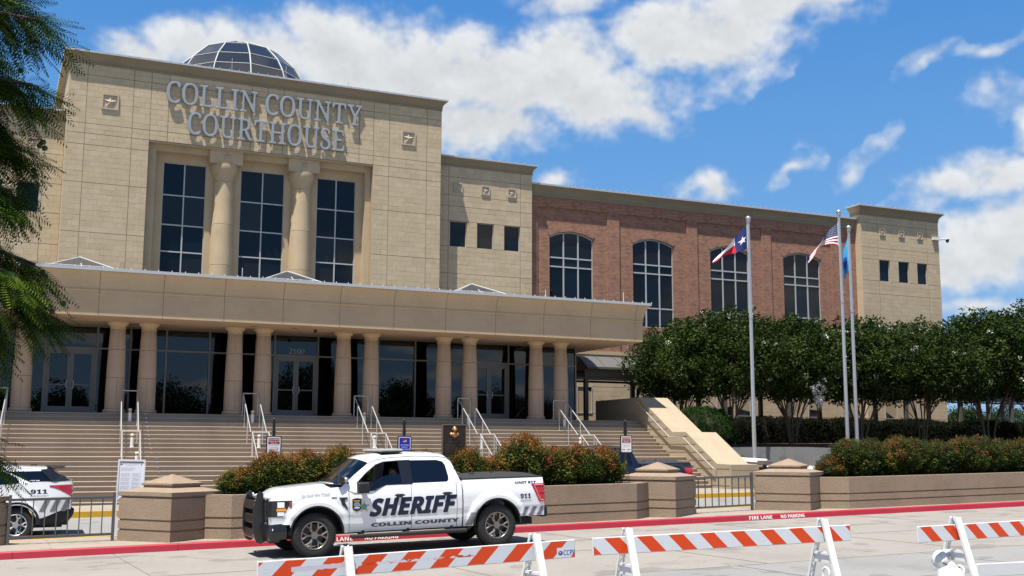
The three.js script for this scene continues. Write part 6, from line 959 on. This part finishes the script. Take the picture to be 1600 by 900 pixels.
function instances(name, geo, mat, list, parent) { // list: [x, y, z, scale, color, (quaternion)]
  const m = new THREE.InstancedMesh(geo, mat, list.length), q = new THREE.Quaternion(), mt = new THREE.Matrix4();
  list.forEach(([x, y, z, s, c, rot], i) => { if (rot) q.copy(rot); else q.setFromEuler(new THREE.Euler(qr(-0.5, 0.5), qr(0, 6.28), qr(-0.5, 0.5))); mt.compose(V(x, y, z), q, typeof s === 'number' ? V(s, s, s) : V(...s)); m.setMatrixAt(i, mt); m.setColorAt(i, c); });
  m.name = name; m.userData.kind = 'stuff'; m.castShadow = m.receiveShadow = true; parent.add(m); return m;
}
const col = (r, g, b) => new THREE.Color().setRGB(r, g, b);
const LM = leafMat();
const petalMat = std([1, 1, 1], { roughness: 0.8, side: THREE.DoubleSide });
const clumpA = [leafClump(40, 0.30, 0.13, 0.042), leafClump(40, 0.32, 0.135, 0.044)], petals = leafClump(26, 0.10, 0.045, 0.022, 0), clumpFar = leafClump(60, 0.75, 0.24, 0.09);

// crepe myrtles: several smooth stems fanning out under a broad crown with white blossom
function myrtle(seed, rx, h, n) {
  const o = new THREE.Group(), stems = [], tips = [];
  for (let i = 0; i < 6; i++) { const a = i / 6 * 6.28 + qr(-0.4, 0.4), sp = qr(0.5, 1.15), h1 = h * qr(0.40, 0.5); const b = [Math.cos(a) * 0.16, 0, Math.sin(a) * 0.16], m = [Math.cos(a) * sp * 0.42, h1 * 0.5, Math.sin(a) * sp * 0.42], t = [Math.cos(a) * sp, h1, Math.sin(a) * sp];
    stems.push(tube([[b[0], -0.4, b[2]], b, m, t], 0.034, 10, 6)); for (let k = 0; k < 4; k++) { const a2 = a + qr(-0.9, 0.9), e = [t[0] + Math.cos(a2) * qr(0.4, 1.3), t[1] + qr(0.5, h * 0.42), t[2] + Math.sin(a2) * qr(0.4, 1.3)]; stems.push(bar(t, e, 0.022, 5, 0.010)); tips.push(e); if (Q() < 0.7) stems.push(bar(m, [lerp(m[0], e[0], 0.8), lerp(m[1], e[1], 0.75), lerp(m[2], e[2], 0.8)], 0.022, 5, 0.009)); } }
  mesh('trunk', stems, M.bark, o);
  const lv = [[], []], fl = [], cy = h * 0.655, ry = h * 0.355;
  let guard = 0; while (lv[0].length + lv[1].length < n && guard++ < 60000) {
    const d = rdir(), rad = Math.pow(Q(), 0.42), x = d.x * rad, y = d.y * rad, z = d.z * rad; if (y < -0.76) continue;
    const lump = fbm(d.x * 2.1 + seed, d.y * 2.1, d.z * 2.1 + seed, 2) * 0.34; const k = 1 + lump + (y > 0 ? 0 : 0.08);
    const px = x * rx * k, py = cy + y * ry * (1 + lump * 0.5), pz = z * rx * 0.95 * k;
    if (fbm(px * 0.95 + seed, py * 1.1, pz * 0.95, 2) < -0.13) continue; // gaps where the sky shows through
    const t = Q(), b = qr(0.75, 1.25); lv[Math.floor(Q() * 2)].push([px, py, pz, qr(0.75, 1.2), col(lerp(0.018, 0.046, t) * b, lerp(0.040, 0.074, t) * b, lerp(0.006, 0.012, t) * b)]);
    if (rad > 0.88 && Q() < 0.14) fl.push([px * 1.05, py + 0.06, pz * 1.05, qr(0.5, 1.15), col(0.80, 0.79, 0.76)]);
  }
  lv.forEach((l, i) => instances('crown', clumpA[i], LM, l, o)); instances('blossom', petals, petalMat, fl, o); return o;
}
{
  const kinds = [myrtle(1, 2.65, 6.2, 1020), myrtle(7, 2.8, 6.3, 1060), myrtle(15, 2.5, 6.0, 980)];
  const bedY = z => lerp(2.2, 3.0, sstep(-37, -46, z));
  const spots = [[29.1, -45.0, 0, 'leftmost crepe myrtle, reaching in front of the portico corner'], [29.6, -41.6, 1, 'crepe myrtle behind the left flagpole'], [32.9, -41.6, 2, 'crepe myrtle with white blossom low on its crown, between the flagpoles'], [36.8, -41.6, 0, 'crepe myrtle behind the two right flagpoles'], [40.7, -41.6, 1, 'crepe myrtle in front of the end tower'], [44.9, -41.6, 2, 'crepe myrtle rising against the sky right of the end tower'], [48.3, -41.6, 1, 'crepe myrtle at the right edge of the view'], [52.3, -41.6, 0, 'last crepe myrtle, partly beyond the right edge of the view']];
  const usedKind = {};
  spots.forEach(([x, z, k, label], i) => { let o; if (!usedKind[k]) { o = usedKind[k] = kinds[k]; o.name = numbered('crepe_myrtle'); scene.add(o); } else { o = kinds[k].clone(); o.name = numbered('crepe_myrtle'); scene.add(o); } o.position.set(x, i ? 2.27 - (i > 4 ? 0.08 : 0) : 2.5, z); o.rotation.y = i * 1.9; const s = i >= 5 ? 1.10 : i === 0 ? 0.88 : 0.95; o.scale.set(s * ((i ? 1.14 : 1.0) + 0.06 * Math.sin(i * 2.6)), s * (i >= 5 ? 1.05 : 1.01 + 0.03 * Math.sin(i * 4.1)), s * 1.08); tag(o, label, 'tree', 'crepe myrtles in the bed before the wing'); });
  // a heavy white truss low on the middle tree
  const fl = []; for (let i = 0; i < 46; i++) { const t = Q(), a = qr(0, 6.28), w = 0.12 + 0.5 * t * Q(); fl.push([Math.cos(a) * w + 0.25 * t, -0.45 + 1.1 * t, Math.sin(a) * w * 0.6, qr(0.5, 1.2), col(0.74, 0.73, 0.70)]); } const bl = new THREE.Group(); instances('blossom', petals, petalMat, fl, bl); const m = bl.children[0]; m.position.set(-0.2, 2.15, 2.1); const host = scene.getObjectByName('crepe_myrtle_002'); if (host) { m.position.applyAxisAngle(V(0, 1, 0), -host.rotation.y); host.add(m); }
}
function foliageBox(o, name, list, geo, mat) { return instances(name, geo, mat, list, o); }
const clumpHedge = leafClump(46, 0.17, 0.055, 0.02), clumpNan = leafClump(36, 0.15, 0.085, 0.017, -0.3);
{ // clipped dark hedge under the trees
  const o = thing('clipped_hedge', 'dark clipped hedge running under the crepe myrtles', 'hedge', [0, 0, 0]); const l = [];
  for (let i = 0; i < 3600; i++) { const x = qr(29.2, 64), top = Q() < 0.45; const y = top ? 3.60 + 0.06 * Math.sin(x * 1.3) + qr(-0.08, 0.05) : qr(2.4, 3.58), z = top ? qr(-46.6, -45.7) : -45.65 + qr(-0.1, 0.06); const b = qr(0.7, 1.25); l.push([x, y, z, qr(0.8, 1.3), col(0.009 * b, 0.016 * b, 0.005 * b)]); }
  P('core', B(29.3, 64, 2.5, 3.52, -46.6, -45.78), M.soil, o); instances('foliage', clumpHedge, LM, l, o);
}
{ // rounded evergreen shrub beside the stepped wall
  const o = thing('round_shrub', 'rounded bright green clipped shrub behind the stepped side wall', 'shrub', [27.55, 2.9, -41.0]); const l = [];
  for (let i = 0; i < 1500; i++) { const d = rdir(); if (d.y < -0.35) continue; const k = 1 + 0.05 * fbm(d.x * 2, d.y * 2, d.z * 2, 2), r = Math.pow(Q(), 0.12), b = qr(0.75, 1.3); l.push([d.x * 1.55 * r * k, d.y * 1.05 * r * k, d.z * 1.35 * r * k, qr(0.7, 1.1), col(0.022 * b, 0.060 * b, 0.010 * b)]); }
  P('core', new THREE.SphereGeometry(1, 16, 12).scale(1.38, 0.92, 1.2), M.soil, o); instances('foliage', clumpHedge, LM, l, o);
}
// planter bushes: fine leaves, new growth copper red
function bush(seed, red) {
  const o = new THREE.Group(), stems = [], l = [];
  for (let i = 0; i < 9; i++) { const a = qr(0, 6.28); stems.push(bar([Math.cos(a) * 0.1, -0.2, Math.sin(a) * 0.1], [Math.cos(a) * 0.4, 0.7, Math.sin(a) * 0.4], 0.012, 5)); }
  mesh('stem', stems, M.barkDark, o);
  for (let i = 0; i < 520; i++) { const d = rdir(), rad = Math.pow(Q(), 0.35); const lump = fbm(d.x * 1.9 + seed, d.y * 1.9, d.z * 1.9, 2) * 0.35, k = 1 + lump; const y = 0.52 + d.y * 0.48 * rad * (1 + lump * 0.8); if (y < 0.02) continue;
    const young = rad > 0.72 && d.y > 0.0 && fbm(d.x * 3 + seed * 2, d.y * 3, d.z * 3, 2) > 0.06 && Q() < 0.25 + (0.04 + 0.36 * d.y) * red, b = qr(0.7, 1.3), t = Q(); const c = young ? (Q() < 0.7 ? col(0.26 * b, lerp(0.065, 0.12, t) * b, 0.026 * b) : col(0.20 * b, 0.16 * b, 0.03 * b)) : (Q() < 0.45 * (0.4 + 0.6 * red) ? col(0.095 * b, 0.108 * b, 0.014 * b) : col(0.026 * b, 0.048 * b, 0.010 * b));
    l.push([d.x * 0.52 * rad * k, y, d.z * 0.52 * rad * k, qr(0.65, 1.0), c]); }
  for (let i = 0; i < 70; i++) { const a = qr(0, 6.28), r = qr(0.0, 0.42), b = qr(0.8, 1.25); l.push([Math.cos(a) * r, 0.98 - r * r * 0.9 + qr(0, 0.14), Math.sin(a) * r, [0.42, 1.0, 0.42], Q() < 0.55 * red ? col(0.30 * b, 0.105 * b, 0.036 * b) : col(0.13 * b * (0.4 + 0.6 * red), 0.125 * b * (0.5 + 0.5 * red), 0.02 * b)]); }
  instances('foliage', clumpNan, LM, l, o); return o;
}
{
  const kinds = [bush(1, 1), bush(5, 0.9), bush(9, 1), bush(13, 0.12), bush(17, 0.32), bush(21, 0.1)], first = [1, 1, 1, 1, 1, 1];
  const place = (x, z, w, top, label, group, i) => { const k = i % 3 + (x > 20 ? 3 : 0); let o; if (first[k]) { o = kinds[k]; first[k] = 0; } else o = kinds[k].clone(); o.name = numbered('planter_bush'); scene.add(o); const y = 0.86 * (1.085 + 0.0155 * x - kerbTop(x)) + kerbTop(x) - 0.02; o.position.set(x, y, z); o.rotation.y = i * 2.3; o.scale.set(w, (top - y) / 1.13, w * 0.95); tag(o, label, 'shrub', group); };
  const left = [[5.02, 1.68, 0.95, 'low copper tipped bush at the left end of the left planter'], [5.70, 2.02, 1.05, 'copper tipped bush under the left parking notice'], [6.45, 2.03, 1.1, 'green and copper bush right of the left parking notice, above the pickup hood'], [7.22, 2.12, 1.1, 'tallest copper tipped bush just before the pickup windshield'], [8.1, 1.92, 1.0, 'bush hidden behind the pickup cab, left of the blue sign'], [9.25, 2.02, 1.05, 'reddish bush showing over the pickup roof left of the plaque'], [10.35, 2.10, 1.05, 'copper tipped bush just right of the bronze plaque'], [11.05, 1.93, 1.0, 'low bush between the plaque bush and the tallest bush'], [11.85, 2.42, 1.3, 'tallest bush of the left planter, above the pickup bed'], [12.62, 2.15, 1.1, 'bush right of the tallest one in the left planter'], [13.35, 2.19, 1.15, 'second bush from the right end of the left planter'], [13.98, 2.15, 1.0, 'bush at the right end of the left planter, before the dark pickup']];
  left.forEach(([x, t, w, lb], i) => place(x, -25.25 + 0.12 * Math.sin(i * 3.1), w, t, lb, 'copper tipped bushes in the left planter', i));
  const right = [[21.35, 1.92, 0.8, 'small round bush at the left end of the right planter'], [22.0, 2.38, 1.25, 'tall bush second from the left in the right planter, below the flagpoles']]; right.forEach(([x, t, w, lb], i) => place(x, -25.35, w, t, lb, 'bushes of the right planter', i + 1));
  const names = ['third', 'fourth', 'fifth', 'sixth', 'seventh', 'eighth', 'ninth', 'tenth', 'eleventh', 'twelfth', 'thirteenth']; for (let i = 0; i < 11; i++) place(22.85 + i * 0.85, -25.4 + 0.1 * Math.sin(i * 2), 1.18, 2.40 + 0.06 * Math.sin(i * 1.7) + 0.012 * i, 'bush of the right planter hedge, ' + names[i] + ' from its left end', 'bushes of the right planter', i);
}
{ // bald cypress: feathery drooping branches reaching in from the left
  const o = thing('cypress_tree', 'cypress tree with drooping feathery branches and round cones at the left edge', 'tree', [0, 0, 0]);
  P('trunk', [tube([[-1.9, 0, -6.4], [-1.88, 2, -6.4], [-1.84, 4, -6.35], [-1.8, 7, -6.3]], 0.14, 20, 10)], M.bark, o);
  const spray = (() => { const pos = [], n = 13, L = 0.26; const tri = (a, b, c) => pos.push(...a, ...b, ...c); for (let i = 0; i < n; i++) for (const s of [1, -1]) { const t = (i + (s > 0 ? 0.5 : 0)) / n, x = t * L, l = 0.052 * Math.sin(Math.PI * Math.min(1, t * 0.86 + 0.14)) + 0.008, dr = -0.02 * t * t; const w = 0.0048, e = [x + l * 0.62, dr - 0.012, s * l * 0.85], m1 = [x + l * 0.36 - w, dr - 0.003, s * l * 0.40], m2 = [x + l * 0.30 + w, dr - 0.003, s * l * 0.36]; tri([x, dr, 0], m1, m2); tri(m1, e, m2); } tri([0, 0, -0.0012], [0, 0, 0.0012], [L, -0.02, 0]); const g = new THREE.BufferGeometry(); g.setAttribute('position', new THREE.Float32BufferAttribute(pos, 3)); g.computeVertexNormals(); g.setAttribute('uv', new THREE.Float32BufferAttribute(new Float32Array(pos.length / 3 * 2), 2)); return g; })();
  const limbs = [ // start near the trunk, tip in view: [y0, tip x, tip y, tip z, droop]
    [4.5, 0.10, 4.40, -6.1, 0.10], [4.35, 0.25, 4.22, -5.9, 0.18], [4.15, 0.02, 4.02, -6.2, 0.12], [4.05, 0.23, 3.88, -5.9, 0.16], [3.95, 0.12, 3.70, -6.1, 0.2], [3.8, 0.20, 3.58, -6.0, 0.22], [3.7, 0.06, 3.42, -6.2, 0.2], [3.55, 0.17, 3.34, -5.9, 0.2], [3.45, 0.02, 3.16, -6.2, 0.2], [3.4, 0.30, 3.0, -6.0, 0.16], [3.25, 0.20, 2.92, -5.8, 0.2], [3.15, 0.33, 2.80, -6.1, 0.15], [3.0, 0.10, 2.72, -6.1, 0.2], [2.9, -0.02, 2.58, -6.0, 0.2], [2.55, 0.05, 2.20, -6.0, 0.16], [2.5, 0.14, 2.08, -6.1, 0.12], [4.7, -0.1, 4.55, -6.3, 0.1], [3.9, -0.2, 3.6, -6.3, 0.2], [4.2, -0.15, 4.1, -5.9, 0.2], [3.3, -0.2, 3.1, -6.2, 0.2], [4.6, 0.02, 4.46, -5.7, 0.12], [3.6, -0.08, 3.30, -5.7, 0.2]];
  const tw = [], sp = []; const X = V(1, 0, 0);
  for (let i = 0; i < 22; i++) { const y = lerp(4.5, 2.7, (i + Q()) / 22); limbs.push([y + qr(0.1, 0.3), qr(-0.36, 0.0), y, qr(-6.5, -5.7), 0.2]); }
  for (const [y0, tx0, ty, tz, dr] of limbs) { const tx = tx0 - 0.155;
    const c = new THREE.CatmullRomCurve3([V(-1.85, y0, -6.35), V(lerp(-1.85, tx, 0.45), lerp(y0, ty, 0.3) + 0.06, lerp(-6.35, tz, 0.5)), V(lerp(-1.85, tx, 0.8), lerp(y0, ty, 0.65), lerp(-6.35, tz, 0.85)), V(tx, ty, tz)]);
    tw.push(tube(c.getPoints(14), 0.009, 18, 5));
    for (let k = 0; k < 30; k++) { const t = 0.36 + 0.64 * (k + Q()) / 30, p = c.getPoint(Math.min(1, t)), tan = c.getTangent(Math.min(1, t)), s = k % 2 ? 1 : -1, L = qr(0.14, 0.40) * (1.28 - 0.95 * t); const dir = tan.clone().multiplyScalar(0.75).add(V(qr(-0.3, 0.3), qr(-0.7, 0.25), s * qr(0.1, 0.9))).normalize(), e = p.clone().addScaledVector(dir, L).add(V(0, -L * qr(0.3, 1.0), 0)), mid = p.clone().addScaledVector(dir, L * 0.55); tw.push(bar(p, mid, 0.0032, 4, 0.002), bar(mid, e, 0.002, 4, 0.001));
      for (let j = 0; j < 10; j++) { const u = (j + Q()) / 10, b = u < 0.55 ? p.clone().lerp(mid, u / 0.55) : mid.clone().lerp(e, (u - 0.55) / 0.45), d2 = dir.clone().add(V(qr(-0.5, 0.6), qr(-0.85, -0.05), (j % 2 ? 1 : -1) * qr(0.2, 0.9))).normalize(), rot = new THREE.Quaternion().setFromUnitVectors(X, d2); rot.multiply(new THREE.Quaternion().setFromAxisAngle(X, qr(-0.7, 0.7))); const br = qr(0.7, 1.3), y = Q() < 0.3; sp.push([b.x, b.y, b.z, qr(0.6, 1.05), y ? col(0.095 * br, 0.150 * br, 0.016 * br) : col(0.026 * br, 0.058 * br, 0.008 * br), rot]); } }
  }
  stuff(P('twigs', tw, M.barkDark, o)); instances('needles', spray, leafMat({ transmission: 0.2, specularIntensity: 0.08, roughness: 0.9 }), sp, o);
  for (const [x0, y, z] of [[0.09, 4.17, -6], [0.115, 4.15, -6.02], [0.0, 4.16, -6], [0.07, 4.08, -6], [0.05, 3.98, -6], [0.16, 3.605, -6], [0.185, 3.60, -6.02], [0.175, 3.62, -5.98], [0.14, 3.475, -6], [0.15, 3.45, -6], [0.265, 2.775, -6], [0.315, 2.815, -6], [0.21, 2.965, -6], [0.225, 2.95, -6.01]]) P('cone', move(new THREE.IcosahedronGeometry(0.0145, 2), x0 - 0.03, y, z), std([0.06, 0.085, 0.035], { map: stoneTex, roughness: 0.9 }), o);
}
// distant trees beyond the building, and the tree line across the lot whose image shows in the lobby glass
function farTree(seed, w, h) {
  const o = new THREE.Group(); mesh('trunk', [bar([0, -0.5, 0], [0, h * 0.5, 0], 0.28, 8, 0.16), bar([0, h * 0.35, 0], [w * 0.4, h * 0.65, 0.3], 0.1, 6, 0.05), bar([0, h * 0.3, 0], [-w * 0.4, h * 0.6, -0.3], 0.1, 6, 0.05)], M.barkDark, o);
  const l = []; for (let i = 0; i < 420; i++) { const d = rdir(), rad = Math.pow(Q(), 0.4), lump = 1 + 0.4 * fbm(d.x * 1.8 + seed, d.y * 1.8, d.z * 1.8, 2), b = qr(0.7, 1.25); if (d.y * rad < -0.7) continue; l.push([d.x * w * rad * lump, h * 0.58 + d.y * h * 0.42 * rad * lump, d.z * w * rad * lump, qr(0.8, 1.35), col(0.032 * b, 0.058 * b, 0.018 * b)]); }
  instances('crown', clumpFar, LM, l, o); return o;
}
{
  const a = farTree(3, 4.2, 8.5), b = farTree(8, 5.0, 10); let fa = 1, fb = 1;
  const put = (k, x, y, z, s, rot, label, group) => { let o; if (k ? fb : fa) { o = k ? b : a; if (k) fb = 0; else fa = 0; } else o = (k ? b : a).clone(); o.name = numbered('distant_tree'); scene.add(o); o.position.set(x, y, z); o.scale.setScalar(s); o.rotation.y = rot; tag(o, label, 'tree', group); };
  const nm = ['first', 'second', 'third', 'fourth', 'fifth', 'sixth', 'seventh', 'eighth']; const far = [[104, -100, 0, 0.72], [113, -102, 1, 0.66], [121, -98, 0, 0.75], [130, -100, 1, 0.70], [139, -97, 0, 0.78], [148, -99, 1, 0.7], [157, -95, 0, 0.8]];
  far.forEach(([x, z, k, s], i) => put(k, x, 1.0, z, s, i * 1.7, 'distant dark green tree beyond the end tower, ' + nm[i] + ' from the left', 'distant trees beyond the end tower'));
  for (let i = 0; i < 13; i++) put(i % 2, -12 + i * 9.5 + qr(-1.5, 1.5), gy(-12 + i * 9.5), 44 + qr(-4, 4), qr(0.8, 1.15), qr(0, 6), 'leafy tree across the lot, seen only as a reflection in the lobby glass', 'trees behind the viewer');
}

camera.updateMatrixWorld();
renderer.render(scene, camera);
